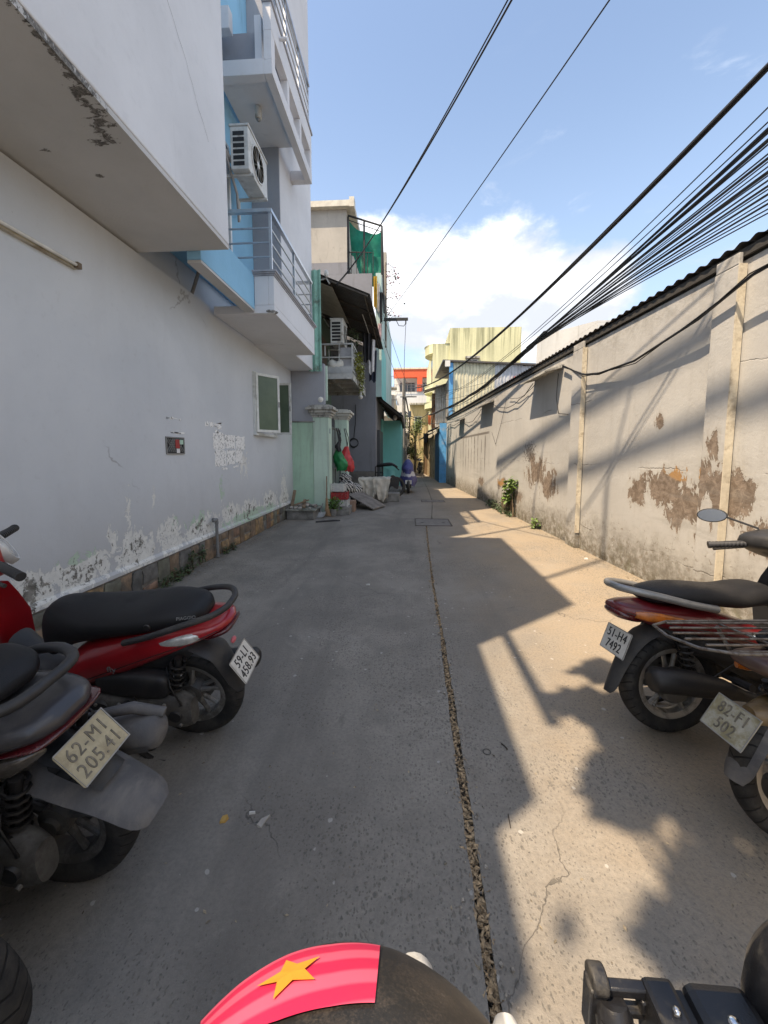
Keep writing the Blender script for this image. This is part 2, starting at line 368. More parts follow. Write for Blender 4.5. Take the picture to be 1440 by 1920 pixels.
def right_wall_material():
    m_, a = custom('weathered_render')
    p = a.n('ShaderNodeTexCoord').outputs['Object']
    sp = a.n('ShaderNodeSeparateXYZ', None, Vector=p); z = sp.outputs[2]; yy = sp.outputs[1]
    big = a.noise(p, 0.5, 7, 0.62, 0.4); mid = a.noise(p, 2.4, 7, 0.65, 0.3); fine = a.noise(p, 22, 6, 0.7)
    col = a.mix(a.ramp(big, 0.3, 0.7), (0.435, 0.425, 0.405), (0.525, 0.515, 0.49))
    col = a.mix(a.math('MULTIPLY', a.ramp(mid, 0.45, 0.7), 0.35), col, (0.45, 0.455, 0.45))
    st = a.noise(a.vm('MULTIPLY', p, (1, 3.5, 0.3)), 2.0, 6, 0.65, 0.5)
    col = a.mix(a.math('MULTIPLY', a.ramp(st, 0.50, 0.75), 0.22), col, (0.30, 0.28, 0.25))
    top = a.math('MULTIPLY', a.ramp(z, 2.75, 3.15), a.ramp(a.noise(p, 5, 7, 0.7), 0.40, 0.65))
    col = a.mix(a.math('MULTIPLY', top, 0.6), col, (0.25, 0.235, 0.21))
    # trowel lines and cracks in the render
    wz = a.math('ADD', z, a.math('MULTIPLY', a.noise(a.vm('MULTIPLY', p, (1, 1, 0.3)), 1.6, 8, 0.7), 0.20))
    ln = a.math('ABSOLUTE', a.math('SUBTRACT', a.math('FRACT', a.math('MULTIPLY', wz, 1.05)), 0.5))
    crack = a.math('MULTIPLY', a.ramp(ln, 0.008, 0.002), a.ramp(a.noise(a.vm('MULTIPLY', p, (1, 0.8, 2)), 1.6, 3), 0.5, 0.58))
    col = a.mix(a.math('MULTIPLY', crack, 0.65), col, (0.12, 0.11, 0.10))
    # grime rising from the ground
    gr = a.ramp(a.math('ADD', z, a.math('MULTIPLY', a.noise(p, 2.2, 8, 0.7), 0.9)), 1.15, 0.45)
    col = a.mix(a.math('MULTIPLY', gr, a.ramp(a.noise(p, 9, 7, 0.72), 0.28, 0.62, 0.15, 0.95)), col, (0.105, 0.09, 0.06))
    moss = a.math('MULTIPLY', gr, a.ramp(a.noise(p, 4, 6, 0.7), 0.56, 0.66))
    col = a.mix(a.math('MULTIPLY', moss, 0.5), col, (0.12, 0.13, 0.06))
    # fallen render: brown body, one ochre patch
    B = [((0, y, zz), (1, ry, rz)) for y, zz, ry, rz in (
        (7.0, 1.10, 0.75, 0.40), (6.4, 0.92, 0.45, 0.36), (7.25, 1.40, 0.30, 0.15), (3.35, 1.12, 0.55, 0.26), (3.1, 0.95, 0.38, 0.30), (3.85, 1.05, 0.24, 0.22),
        (2.80, 1.22, 0.20, 0.40), (2.72, 1.60, 0.10, 0.28), (2.55, 1.10, 0.26, 0.36), (3.55, 1.86, 0.10, 0.12), (9.3, 0.70, 0.55, 0.22), (2.25, 0.8, 0.3, 0.2), (1.2, 1.2, 0.6, 0.3), (11.5, 0.6, 0.5, 0.2), (8.1, 0.5, 0.5, 0.2))]
    b = a.math('MAXIMUM', a.blobs(p, B), -0.6)
    nz = a.math('ADD', a.math('MULTIPLY', a.noise(a.vm('MULTIPLY', p, (1, 2.0, 0.9)), 3.4, 10, 0.70, 0.6), 0.8), a.math('MULTIPLY', a.noise(a.vm('MULTIPLY', p, (1, 1.5, 1)), 13, 6, 0.7, 0.3), 0.2))
    f = a.math('ADD', a.math('ADD', a.math('MULTIPLY', a.math('SUBTRACT', nz, 0.5), 2.3), 0.5), a.math('MULTIPLY', b, 0.62))
    peel = a.ramp(f, 0.700, 0.725)
    n2 = a.noise(p, 13, 8, 0.72, 0.6)
    body = a.mix(a.ramp(n2, 0.35, 0.68), (0.15, 0.115, 0.088), (0.31, 0.25, 0.20))
    och = a.ramp(a.math('ADD', a.math('MULTIPLY', a.noise(p, 5, 6, 0.6), 0.5), a.blobs(p, [((0, 3.15, 1.33), (1, 0.36, 0.16)), ((0, 9.4, 0.78), (1, 0.4, 0.2))])), 0.42, 0.62)
    body = a.mix(a.math('MULTIPLY', och, 0.85), body, (0.44, 0.245, 0.085))
    rim = a.math('MULTIPLY', a.ramp(f, 0.64, 0.67), a.math('SUBTRACT', 1.0, peel))
    col = a.mix(a.math('MULTIPLY', rim, 0.5), col, (0.56, 0.54, 0.50))
    col = a.mix(peel, col, body)
    flake = a.ramp(a.math('ADD', a.noise(p, 16, 8, 0.75, 0.5), a.ramp(z, 1.2, 0.2, 0.0, 0.16)), 0.70, 0.72)
    col = a.mix(a.math('MULTIPLY', flake, 0.55), col, (0.22, 0.185, 0.14))
    # old rust strokes where a grille once leaned
    strokes = a.math('ABSOLUTE', a.math('SUBTRACT', a.math('FRACT', a.math('ADD', a.math('MULTIPLY', yy, 2.1), a.math('MULTIPLY', a.noise(a.vm('MULTIPLY', p, (1, 1, .15)), 5, 3), 0.45))), 0.5))
    box = a.math('MULTIPLY', a.math('MULTIPLY', a.ramp(yy, 10.5, 10.9), a.ramp(yy, 15.2, 14.6)), a.math('MULTIPLY', a.ramp(z, 0.7, 1.3), a.ramp(z, 2.22, 2.10)))
    sk = a.math('MULTIPLY', a.math('MULTIPLY', a.ramp(strokes, 0.16, 0.05), box), a.ramp(a.noise(p, 3, 5), 0.35, 0.55))
    bar = a.math('MULTIPLY', a.math('MULTIPLY', a.ramp(a.math('ABSOLUTE', a.math('SUBTRACT', z, 2.12)), 0.05, 0.02), a.ramp(yy, 10.5, 10.8)), a.ramp(yy, 15.2, 14.8))
    col = a.mix(a.math('MULTIPLY', a.math('MAXIMUM', sk, bar), 0.72), col, (0.085, 0.07, 0.06))
    stn = a.math('MULTIPLY', a.ramp(a.math('ADD', f, a.math('MULTIPLY', a.noise(a.vm('MULTIPLY', p, (1, 2.5, .35)), 3, 6, .7), .5)), 0.65, 1.1), a.math('SUBTRACT', 1.0, peel))
    col = a.mix(a.math('MULTIPLY', stn, 0.35), col, (0.30, 0.26, 0.21))
    water = a.noise(a.vm('MULTIPLY', p, (1, .35, 2.6)), 1.5, 7, 0.66, 0.5)
    col = a.mix(a.math('MULTIPLY', a.ramp(water, 0.50, 0.70), a.ramp(z, 2.2, 0.8, 0.0, 0.38)), col, (0.27, 0.26, 0.24))
    # torn dark bill
    bill = a.ramp(a.math('ADD', a.math('MULTIPLY', a.blobs(p, [((0, 7.42, 1.52), (1, 0.40, 0.28))]), 0.45), a.math('MULTIPLY', a.math('SUBTRACT', a.noise(p, 16, 8, 0.75, .5), 0.5), 2.6)), 0.16, 0.24)
    col = a.mix(a.math('MULTIPLY', bill, 0.75), col, (0.075, 0.06, 0.055))
    h = a.math('ADD', a.math('MULTIPLY', fine, 0.4), a.math('MULTIPLY', mid, 1.0))
    h = a.math('ADD', h, a.math('MULTIPLY', a.noise(p, 120, 3), 0.15))
    h = a.math('SUBTRACT', h, a.math('ADD', a.math('MULTIPLY', peel, a.math('ADD', 0.8, a.math('MULTIPLY', n2, 0.8))), a.math('ADD', a.math('MULTIPLY', crack, 0.8), a.math('MULTIPLY', flake, 0.4))))
    finish(a, col, 0.85, h, 0.6, 0.014, 0.25)
    return m_
RWALL = right_wall_material()

def streaked(name, c, dark, amt=0.5, zs=0.15, scale=1.6, rough=0.8, topz=None):
    """painted render with rain streaks running down"""
    if name in MATS: return MATS[name]
    m_, a = custom(name)
    p = a.n('ShaderNodeNewGeometry').outputs['Position']
    big = a.noise(p, scale * 0.5, 6, 0.6); fine = a.noise(p, scale * 9, 6, 0.7)
    col = a.mix(a.ramp(big, 0.3, 0.7), tuple(x * 0.9 for x in c), tuple(min(.9, x * 1.08) for x in c))
    st = a.noise(a.vm('MULTIPLY', p, (2.4, 2.4, zs * 1.3)), scale, 8, 0.7, 0.5)
    lim = a.ramp(st, 0.60 - amt * 0.25, 0.78 - amt * 0.15)
    if topz is not None:
        z = a.n('ShaderNodeSeparateXYZ', None, Vector=p).outputs[2]
        lim = a.math('MULTIPLY', lim, a.ramp(z, topz - 2.6, topz, 0.15, 1.0))
    col = a.mix(lim, col, dark)
    col = a.mix(a.math('MULTIPLY', a.ramp(fine, 0.5, 0.8), 0.25), col, dark)
    finish(a, col, rough, a.math('ADD', fine, a.math('MULTIPLY', a.noise(p, 90, 3), 0.3)), 0.3, 0.01, 0.3)
    return m_

def corrugated(name, c, rust=0.3):
    return mat(name, c, 0.5, 0.25, 0.18, 3, 0.1, 60, dirt=(0.10, 0.075, 0.055), dirt_amt=rust, dscale=2.2)

# ------------------------------------------------------------------ ground
g_ = MB().poly([(-900, -900, -0.06), (900, -900, -0.06), (900, 900, -0.06), (-900, 900, -0.06)]).build('ground', mat('bare_earth', (0.17, 0.15, 0.125), 0.95, world=True, scale=0.8, bump=0.4))
struct(g_)
JOINT = [(0.262, -9.0), (0.25, 0.0), (0.247, 1.09), (0.252, 1.35), (0.262, 1.87), (0.287, 3.0), (0.292, 4.25), (0.33, 6.0), (0.388, 7.9), (0.55, 8.75), (0.66, 10.4), (0.76, 12.0), (0.84, 16.0), (0.88, 30.0)]
def jx(y):
    for (x0, y0), (x1, y1) in zip(JOINT, JOINT[1:]):
        if y0 <= y <= y1: return x0 + (x1 - x0) * (y - y0) / (y1 - y0)
    return JOINT[-1][0]
def road_half(side):
    """one concrete slab of the alley, its inner edge broken along the joint"""
    rnd = random.Random(side + 5); rows = []
    y = -9.0; ys = []
    while y < 30: ys.append(y); y += 0.05 if -0.5 < y < 9 else 0.25
    ys += [30, 60, 120]
    top = []; 
    for y in ys:
        wdt = 0.013 + 0.007 * mnoise.noise((y * 2.1, side * 3.1, 0)) + 0.008 * mnoise.noise((y * 11, side * 7.3, 2)) + (0.006 if y < 3 else 0.0)
        if y > 9: wdt *= 0.5
        e = jx(y) + side * max(0.006, wdt)
        o = side * (9.0 if y < 22 else 60.0)
        top.append((e, o, y))
    m_ = MB(); n = len(top)
    vs = [(e, y, 0.0) for e, o, y in top] + [(o, y, 0.0) for e, o, y in top] + [(e - side * 0.004, y, -0.055) for e, o, y in top]
    fs = []
    for i in range(n - 1):
        q = (i, i + 1, n + i + 1, n + i); r_ = (2 * n + i, 2 * n + i + 1, i + 1, i)
        fs += [q if side < 0 else q[::-1], r_ if side < 0 else r_[::-1]]
    return m_.add(vs, fs).build('alley_road', ROAD)
for s_ in (-1, 1): struct(road_half(s_))

# dead leaves and grit packed into the joint
db = MB(); rnd = random.Random(3)
for i in range(2600):
    y = 0.75 + 7.1 * (i / 2600) ** 1.25; x = jx(y) + rnd.gauss(0, 0.013)
    L = rnd.uniform(0.006, 0.022); a_ = rnd.uniform(0, 6.28); zz = rnd.uniform(-0.012, 0.001)
    d = Vector((math.cos(a_) * L, math.sin(a_) * L, rnd.uniform(-.005, .005))); s2 = Vector((-math.sin(a_), math.cos(a_), 0)) * L * rnd.uniform(.2, .45)
    c = Vector((x, y, zz)); k = Vector((0, 0, rnd.uniform(.001, .006)))
    db.add([c - d, c + s2 + k, c + d, c - s2], [(0, 1, 2, 3)])
stuff(db.build('leaf_debris', mat('dry_leaves', (0.32, 0.235, 0.14), 0.9, var=0.7, scale=55, bump=0)), 'dry brown leaf bits and grit packed in the long joint of the concrete', 'debris')
gv = MB()
for i in range(900):
    y = rnd.uniform(0.7, 8.5); x = jx(y) + rnd.gauss(0, 0.03)
    r_ = rnd.uniform(0.002, 0.006)
    gv.box((x, y, r_ * .5 - (0.02 if abs(x - jx(y)) < .03 else 0)), (r_ * 2, r_ * 1.6, r_ * 1.2), (rnd.uniform(0, 1), rnd.uniform(0, 1), rnd.uniform(0, 3)))
stuff(gv.build('gravel', mat('grit', (0.30, 0.275, 0.24), 0.9, var=0.5, scale=60, bump=0)), 'small dark grit scattered along the concrete joint', 'grit')

# ------------------------------------------------------------------ a helper for things built straight in place coordinates
def site(name, label, cat, loc, group=None):
    o = thing(name, label, cat, loc, (0, 0, 0), group); o['_site'] = 1
    return o
_build = MB.build
def build2(s, name, m, parent=None, smooth=None, bevel=None, loc=None, rot=None):
    o = _build(s, name, m, parent, smooth, bevel, loc, rot)
    if parent is not None and parent.get('_site'): o.matrix_parent_inverse = Matrix.Translation(parent.location).inverted()
    return o
MB.build = build2
# ------------------------------------------------------------------ left: the long grey house
WHITE = streaked('white_render', (0.69, 0.695, 0.715), (0.50, 0.505, 0.52), 0.0, 0.2, 1.0)
LILAC = streaked('lilac_grey_render', (0.42, 0.43, 0.47), (0.30, 0.30, 0.32), 0.35, 0.12, 1.6)
GREYR = streaked('grey_render', (0.33, 0.34, 0.37), (0.22, 0.22, 0.235), 0.25, 0.2, 1.2)
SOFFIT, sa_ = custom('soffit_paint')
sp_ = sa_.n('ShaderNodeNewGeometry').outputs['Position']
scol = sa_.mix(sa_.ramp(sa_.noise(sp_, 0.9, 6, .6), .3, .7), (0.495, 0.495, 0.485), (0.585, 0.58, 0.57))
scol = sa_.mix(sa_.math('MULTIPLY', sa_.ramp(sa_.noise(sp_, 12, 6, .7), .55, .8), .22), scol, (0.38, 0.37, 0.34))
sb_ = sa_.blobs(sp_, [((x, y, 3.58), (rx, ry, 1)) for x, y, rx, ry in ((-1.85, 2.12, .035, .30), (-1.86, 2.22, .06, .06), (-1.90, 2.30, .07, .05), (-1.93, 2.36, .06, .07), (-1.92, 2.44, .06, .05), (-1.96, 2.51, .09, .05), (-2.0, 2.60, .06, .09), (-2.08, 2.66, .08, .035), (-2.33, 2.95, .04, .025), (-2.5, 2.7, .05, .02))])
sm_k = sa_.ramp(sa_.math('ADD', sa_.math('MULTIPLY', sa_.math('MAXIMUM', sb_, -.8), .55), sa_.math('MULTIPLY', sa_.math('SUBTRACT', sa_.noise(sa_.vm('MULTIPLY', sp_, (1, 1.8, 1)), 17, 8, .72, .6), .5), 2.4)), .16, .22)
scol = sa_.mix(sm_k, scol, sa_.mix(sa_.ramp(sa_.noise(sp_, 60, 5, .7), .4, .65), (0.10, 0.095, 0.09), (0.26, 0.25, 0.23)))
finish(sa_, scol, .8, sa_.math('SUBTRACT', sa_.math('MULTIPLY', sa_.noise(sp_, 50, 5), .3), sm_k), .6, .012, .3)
BLUE = streaked('sky_blue_render', (0.27, 0.52, 0.72), (0.20, 0.40, 0.56), 0.2, 0.3, 1.4)
STEEL = mat('brushed_steel', (0.58, 0.58, 0.58), 0.32, 0.9, 0.1, 8, 0.05)
house = site('grey_house', 'long pale grey house along the left side with overhanging upper box and peeling paint', 'house', (-2.8, 4, 0))
hw = MB().bx(-3.05, -2.8, -2.5, 9.2, -0.06, 3.56)
hw.bx(-3.2, -2.9, 4.04, 9.2, 3.57, 3.95)
hw.build('lower_wall', LWALL, house)
# stone plinth: single facing stones under a projecting ledge
lg = MB().prism([(-2.80, 0.318), (-2.765, 0.318), (-2.765, 0.352), (-2.785, 0.378), (-2.80, 0.378)], 1, -2.5, 9.19)
# reorder: prism polygon given as (x, z)
lg.build('plinth_ledge', LWALL, house)
MB().bx(-2.798, -2.782, -2.5, 9.19, -0.05, 0.317).build('mortar_bed', mat('dark_mortar', (0.20, 0.185, 0.165), 0.95, var=0.3, scale=9, bump=0.5, world=True), house)
STONES = [mat('plinth_stone_%s' % n, c, 0.85, 0, 0.35, 9, 0.5, 40, dirt=(0.10, 0.095, 0.085), dirt_amt=0.45, dscale=5, world=True, fine=0.3) for n, c in
          (('grey', (0.17, 0.165, 0.155)), ('brown', (0.23, 0.165, 0.11)), ('ochre', (0.36, 0.24, 0.12)), ('dark', (0.11, 0.11, 0.105)), ('green', (0.17, 0.17, 0.13)), ('rust', (0.24, 0.15, 0.10)))]
rnd = random.Random(11)
y = 0.6
while y < 9.05:
    wd = rnd.uniform(0.13, 0.28)
    if rnd.random() < 0.38: rows = [(0.01, 0.305)]
    else:
        sp = rnd.uniform(0.11, 0.20); rows = [(0.01, sp - 0.01), (sp + 0.01, 0.305)]
    for z0, z1 in rows:
        j = lambda s_=0.016: rnd.uniform(-s_, s_)
        y0 = y + 0.008; y1 = min(9.1, y + wd - 0.008); zm = (z0 + z1) / 2; ym = (y0 + y1) / 2
        pl = [(y0 + j(), z0 + abs(j(.008))), (ym + j(), z0 + abs(j(.01))), (y1 + j(), z0 + abs(j(.008))), (y1 + j(), zm + j()), (y1 + j(), z1 - abs(j())), (ym + j(), z1 - abs(j())), (y0 + j(), z1 - abs(j())), (y0 + j(), zm + j())]
        px = -2.768 + rnd.uniform(-0.006, 0.008)
        cy = sum(q[0] for q in pl) / 8; cz = sum(q[1] for q in pl) / 8
        rings = [[(-2.783, a, b) for a, b in pl], [(px - 0.005, a, b) for a, b in pl], [(px, cy + (a - cy) * .88, cz + (b - cz) * .86) for a, b in pl]]
        MB().loft(rings).build('stone', rnd.choice(STONES + STONES[:2]), house, smooth=50)
    y += wd
# upper box that hangs over the alley
bxm = MB(); bxm.bx(-6.5, -1.84, 1.0, 4.04, 3.62, 8.42)
bxm.build('upper_box', WHITE, house, bevel=0.012)
MB().bx(-6.5, -1.845, 1.003, 4.035, 3.58, 3.617).build('soffit', SOFFIT, house)
# torn render under the soffit
dm = mat('bare_concrete_patch', (0.27, 0.26, 0.24), 0.95, var=0.6, scale=30, bump=0.9, bscale=25, world=True)
ck = MB(); cp = [(2.53, 5.73), (2.80, 5.30), (3.05, 4.98), (3.35, 4.72), (3.50, 4.52), (3.72, 4.30)]; cpp = []
for (a, b), (c, d) in zip(cp, cp[1:]):
    for k in range(7): cpp.append((a + (c - a) * k / 7 + .018 * mnoise.noise((a * 9 + k, b, 1)), b + (d - b) * k / 7 + .018 * mnoise.noise((a * 7 + k * 1.3, b, 5))))
for k, ((a, b), (c, d)) in enumerate(zip(cpp, cpp[1:])):
    w0 = .0022 + .0022 * abs(mnoise.noise((k * .7, 3, 1))); ck.add([(-1.8392, a, b - w0), (-1.8392, c, d - w0), (-1.8392, c, d + w0), (-1.8392, a, b + w0)], [(0, 1, 2, 3)])
ck.build('hair_crack', mat('crack_line', (0.16, 0.16, 0.165), .9), house)
# lower terrace part behind the viewer, seen only through its shade
MB().bx(-6.5, -1.84, -0.35, 0.997, 3.62, 5.78).bx(-6.5, -1.84, -0.8, -0.353, 3.62, 5.3).bx(-6.5, -1.84, -2.5, -0.803, 3.62, 4.8).build('terrace_block', WHITE, house)
tr = MB()
for z in (6.52,): tr.tube([(-1.9, -.12, z), (-1.9, 0.99, z)], 0.04, 6)
tr.build('terrace_railing', STEEL, house)
# recessed blue front with balcony
MB().bx(-6.5, -2.75, 4.043, 7.0, 3.953, 9.4).build('recessed_wall', BLUE, house)
MB().bx(-2.30, -2.15, 4.045, 5.45, 3.50, 3.95).bx(-2.899, -2.301, 4.045, 5.45, 3.93, 3.951).build('edge_beam', BLUE, house, bevel=0.006)
MB().bx(-2.298, -2.152, 4.05, 5.44, 3.47, 3.497).build('beam_soffit', SOFFIT, house)
fw = MB().bx(-6.5, -2.25, 7.003, 9.2, 3.45, 11.45)
fw.build('tall_wing', WHITE, house, bevel=0.012)
MB().bx(-2.747, -2.252, 6.97, 7.0, 3.56, 9.4).build('cross_wall', GREYR, house)
wf = MB()     # window of the recessed wall beside the box
wf.bx(-2.748, -2.70, 5.05, 5.95, 4.0, 6.0)
wf.build('balcony_window', mat('dark_pane', (0.05, 0.07, 0.08), 0.15), house)
MB().bx(-2.699, -2.66, 5.05, 5.10, 4.0, 6.0).bx(-2.699, -2.66, 5.9, 5.95, 4.0, 6.0).bx(-2.699, -2.66, 5.1, 5.9, 5.95, 6.0).bx(-2.699, -2.66, 5.48, 5.52, 4.0, 5.95).build('window_frame', mat('white_frame', (0.7, 0.72, 0.72), 0.5), house)
bal = MB()
bal.bx(-2.745, -1.87, 5.455, 6.968, 3.45, 3.56).bx(-2.249, -1.87, 6.9685, 7.77, 3.45, 3.56)
bal.bx(-1.95, -1.87, 5.455, 7.77, 3.561, 3.95); bal.bx(-2.15, -1.951, 5.455, 5.53, 3.561, 3.95); bal.bx(-2.249, -1.951, 7.69, 7.77, 3.561, 3.95)
bal.build('balcony', WHITE, house, bevel=0.006)
md = MB()
for k, (o, z0, z1) in enumerate(((0.0, 3.952, 3.972), (0.02, 3.973, 3.99), (0.04, 3.991, 4.012))):
    md.bx(-1.96 - o, -1.86 + o, 5.445 - o, 7.78 + o * .2, z0, z1); md.bx(-2.16, -1.961 - o, 5.445 - o, 5.54 + o, z0, z1)
md.build('coping', LILAC, house)
spall = MB(); rnd = random.Random(8)
for cx, cy, cz in ((-1.9, 5.46, 3.475), (-1.95, 5.458, 3.48), (-1.875, 5.49, 3.468)):
    spall.ball((cx, cy, cz), (.045, .02, .022), 8, 5)
spall.build('spalled_patch', dm, house)
for yy in (5.5, 6.6, 7.73): MB().bx(-1.935, -1.9, yy - .017, yy + .017, 4.012, 4.80).build('railing_post', STEEL, house)
MB().bx(-1.947, -1.888, 5.47, 7.76, 4.80, 4.845).build('top_rail', STEEL, house); MB().bx(-2.7, -1.948, 5.47, 5.53, 4.80, 4.845).build('top_rail', STEEL, house)
MB().bx(-2.249, -1.948, 7.70, 7.76, 4.80, 4.845).build('top_rail', STEEL, house)
for z in (4.22, 4.41, 4.60):
    MB().tube([(-1.917, 5.48, z), (-1.917, 7.75, z)], 0.013, 8).build('rail_bar', STEEL, house, smooth=40)
    MB().tube([(-1.93, 5.5, z), (-2.7, 5.5, z)], 0.013, 8).build('rail_bar', STEEL, house, smooth=40)
    MB().tube([(-1.93, 7.73, z), (-2.24, 7.73, z)], 0.013, 8).build('rail_bar', STEEL, house, smooth=40)
# upper balcony with its open concrete frame
ub = MB()
ub.bx(-2.7, -1.99, 5.72, 7.0, 6.74, 6.80)
ub.bx(-1.985, -1.87, 5.6, 7.77, 6.64, 6.82); ub.bx(-2.745, -1.986, 5.6, 5.717, 6.64, 6.84); ub.bx(-2.249, -1.986, 7.65, 7.77, 6.64, 6.82)
ub.bx(-1.985, -1.87, 5.6, 7.77, 7.18, 7.52); ub.bx(-2.745, -2.45, 5.6, 5.717, 7.24, 7.52); 
for y0, y1 in ((5.6, 5.74), (6.30, 6.40), (6.98, 7.08), (7.66, 7.77)): ub.bx(-1.982, -1.873, y0, y1, 6.821, 7.179)
ub.bx(-2.15, -2.05, 5.72, 7.0, 6.801, 7.5)
ub.build('upper_balcony', WHITE, house, bevel=0.006)
MB().bx(-2.745, -2.02, 5.90, 6.05, 6.90, 7.46).build('upper_beam', GREYR, house)
MB().bx(-1.995, -1.85, 5.58, 7.80, 7.522, 7.56).build('coping', LILAC, house)
for yy in (5.7, 6.4, 7.1, 7.74): MB().bx(-1.94, -1.905, yy - .017, yy + .017, 7.56, 8.36).build('railing_post', STEEL, house)
for z in (7.75, 7.92, 8.09, 8.26): MB().tube([(-1.922, 5.6, z), (-1.922, 7.76, z)], 0.014, 8).build('rail_bar', STEEL, house, smooth=40)
MB().bx(-1.95, -1.89, 5.58, 7.78, 8.361, 8.405).build('top_rail', STEEL, house)
MB().tube([(-1.86, 5.95, 7.40), (-1.76, 5.95, 7.40)], 0.025, 10).build('waste_pipe', WHITE, house, smooth=40)
# unseen beams over the terrace, added to cast slanting shade on the right wall
rf = MB()
for k, (yc, z, L, an) in enumerate(((3.6, 13.2, 7.6, -18.6), (0.9, 13.25, 5.6, -21.0))):
    rf.box((-2.05 - .02 * k, yc, z), (0.09, L, 0.11 - .05 * k), (R(an), 0, 0))
for yy, zt in ((1.2, 13.9), (3.9, 13.0), (6.7, 12.1)): rf.bx(-2.61, -2.56, yy, yy + .05, 8.42 if yy < 4 else 9.4, zt).bx(-2.56, -2.05, yy, yy + .03, zt - .04, zt)
rf.build('shade_beams', mat('dark_steel', (0.10, 0.10, 0.10), 0.5, 0.5), house)
# waste pipes
GPIPE = mat('grey_plastic_pipe', (0.20, 0.205, 0.21), 0.5, dirt=(0.12, 0.11, 0.10), dirt_amt=0.5, world=True)
pp = MB().tube([(-2.72, 5.25, 0.02), (-2.72, 5.25, 0.55)], 0.021, 12).ball((-2.72, 5.25, 0.555), 0.027, 10, 6).tube([(-2.72, 5.25, 0.555), (-2.80, 5.30, 0.555)], 0.021, 12)
pp.tube([(-2.72, 5.25, 0.50), (-2.72, 5.25, 0.535)], 0.027, 12).tube([(-2.72, 5.25, 0.02), (-2.72, 5.25, 0.07)], 0.027, 12)
pp.tube([(-2.72, 5.22, .555), (-2.72, 5.16, .555)], 0.021, 12)
pp.build('drain_pipe', GPIPE, house, smooth=45)
MB().tube([(-2.83, 5.05, 3.56), (-2.72, 5.0, 3.75), (-2.62, 4.95, 3.93)], 0.022, 8).build('waste_pipe', GPIPE, house, smooth=45)
# ventilation grille
vt = MB(); PERF = mat('vent_concrete', (0.22, 0.22, 0.21), 0.9, world=True)
vt.bx(-2.799, -2.786, 4.30, 4.665, 1.49, 1.505).bx(-2.799, -2.786, 4.30, 4.665, 1.68, 1.695).bx(-2.799, -2.786, 4.30, 4.315, 1.506, 1.679).bx(-2.799, -2.786, 4.65, 4.665, 1.506, 1.679)
for k in range(7):
    for s_ in (-1, 1):
        yc = 4.375 + k * .036
        vt.box((-2.792, yc, 1.593), (.008, .009, .20), (s_ * R(40), 0, 0))
vt.build('vent_grille', PERF, house)
MB().bx(-2.799, -2.797, 4.31, 4.66, 1.50, 1.685).build('vent_opening', mat('dark_void', (0.015, 0.015, 0.016), 0.9), house)
stk = MB().bx(-2.785, -2.783, 4.47, 4.555, 1.56, 1.665).build('sticker', mat('red_sticker', (0.36, 0.03, 0.03), 0.5), house)
MB().bx(-2.785, -2.783, 4.555, 4.63, 1.61, 1.665).build('sticker', mat('mint_sticker', (0.42, 0.60, 0.48), 0.5), house)
MB().bx(-2.7825, -2.7815, 4.485, 4.55, 1.505, 1.556).build('sticker', mat('white_sticker', (0.7, 0.7, 0.7), 0.5), house)
# remnants of pasted bills
pap, pa = custom('torn_paper')
pp_ = pa.n('ShaderNodeNewGeometry').outputs['Position']
tv = pa.noise(pp_, 16, 9, 0.78, 0.8)
pc = pa.mix(pa.ramp(tv, 0.28, 0.38), (0.66, 0.66, 0.66), (0.90, 0.90, 0.88))
pc = pa.mix(pa.math('MULTIPLY', pa.ramp(pa.noise(pp_, 26, 6, 0.7, 1.2), 0.55, 0.59), 0.9), pc, (0.07, 0.07, 0.07))
finish(pa, pc, 0.8, tv, 0.4, 0.006)
def torn(y0, y1, z0, z1, seed):
    rnd = random.Random(seed); pts = []
    for (ya, za), (yb, zb) in (((y0, z0), (y1, z0)), ((y1, z0), (y1, z1)), ((y1, z1), (y0, z1)), ((y0, z1), (y0, z0))):
        for k in range(6): pts.append((ya + (yb - ya) * k / 6 + rnd.uniform(-.014, .014), za + (zb - za) * k / 6 + rnd.uniform(-.014, .014)))
    MB().prism(pts, 0, -2.7995, -2.7975).build('paper_remnant', pap, house)
for i, q in enumerate(((5.40, 5.74, 1.56, 1.80), (5.76, 6.10, 1.58, 1.79), (6.12, 6.47, 1.57, 1.78), (5.43, 5.77, 1.31, 1.545), (5.79, 6.08, 1.33, 1.55), (6.10, 6.36, 1.34, 1.555), (5.46, 5.56, 1.79, 1.84),
        (5.20, 5.29, 1.885, 1.94), (5.32, 5.43, 1.88, 1.94), (5.46, 5.52, 1.89, 1.935), (5.54, 5.66, 1.86, 1.945), (5.62, 5.80, 1.25, 1.285), (6.0, 6.2, 1.27, 1.30), (4.42, 4.70, 1.745, 1.752), (4.35, 4.62, 1.905, 1.925))): torn(*q, i)
# window with two casements swung out over white bars
win = MB().bx(-2.86, -2.802, 6.9, 7.97, 1.88, 2.95); 
MB().bx(-2.8005, -2.797, 6.93, 7.94, 1.92, 2.92).build('window', mat('window_dark', (0.03, 0.04, 0.04), 0.2), house)
WF = mat('white_window_frame', (0.66, 0.68, 0.66), 0.45, dirt=(0.35, 0.34, 0.3), dirt_amt=0.3, world=True)
fr = MB().bx(-2.799, -2.755, 6.88, 6.93, 1.87, 2.97).bx(-2.799, -2.755, 7.94, 7.99, 1.87, 2.97).bx(-2.799, -2.755, 6.93, 7.94, 2.92, 2.97).bx(-2.799, -2.74, 6.86, 8.01, 1.83, 1.869)
fr.build('window_frame', WF, house)
gr = MB()
for k in range(9): gr.bx(-2.79, -2.778, 7.0 + k * .108, 7.012 + k * .108, 1.92, 2.92)
for k in range(10): gr.bx(-2.777, -2.768, 6.93, 7.94, 1.97 + k * .1, 1.978 + k * .1)
gr.build('window_bars', WF, house)
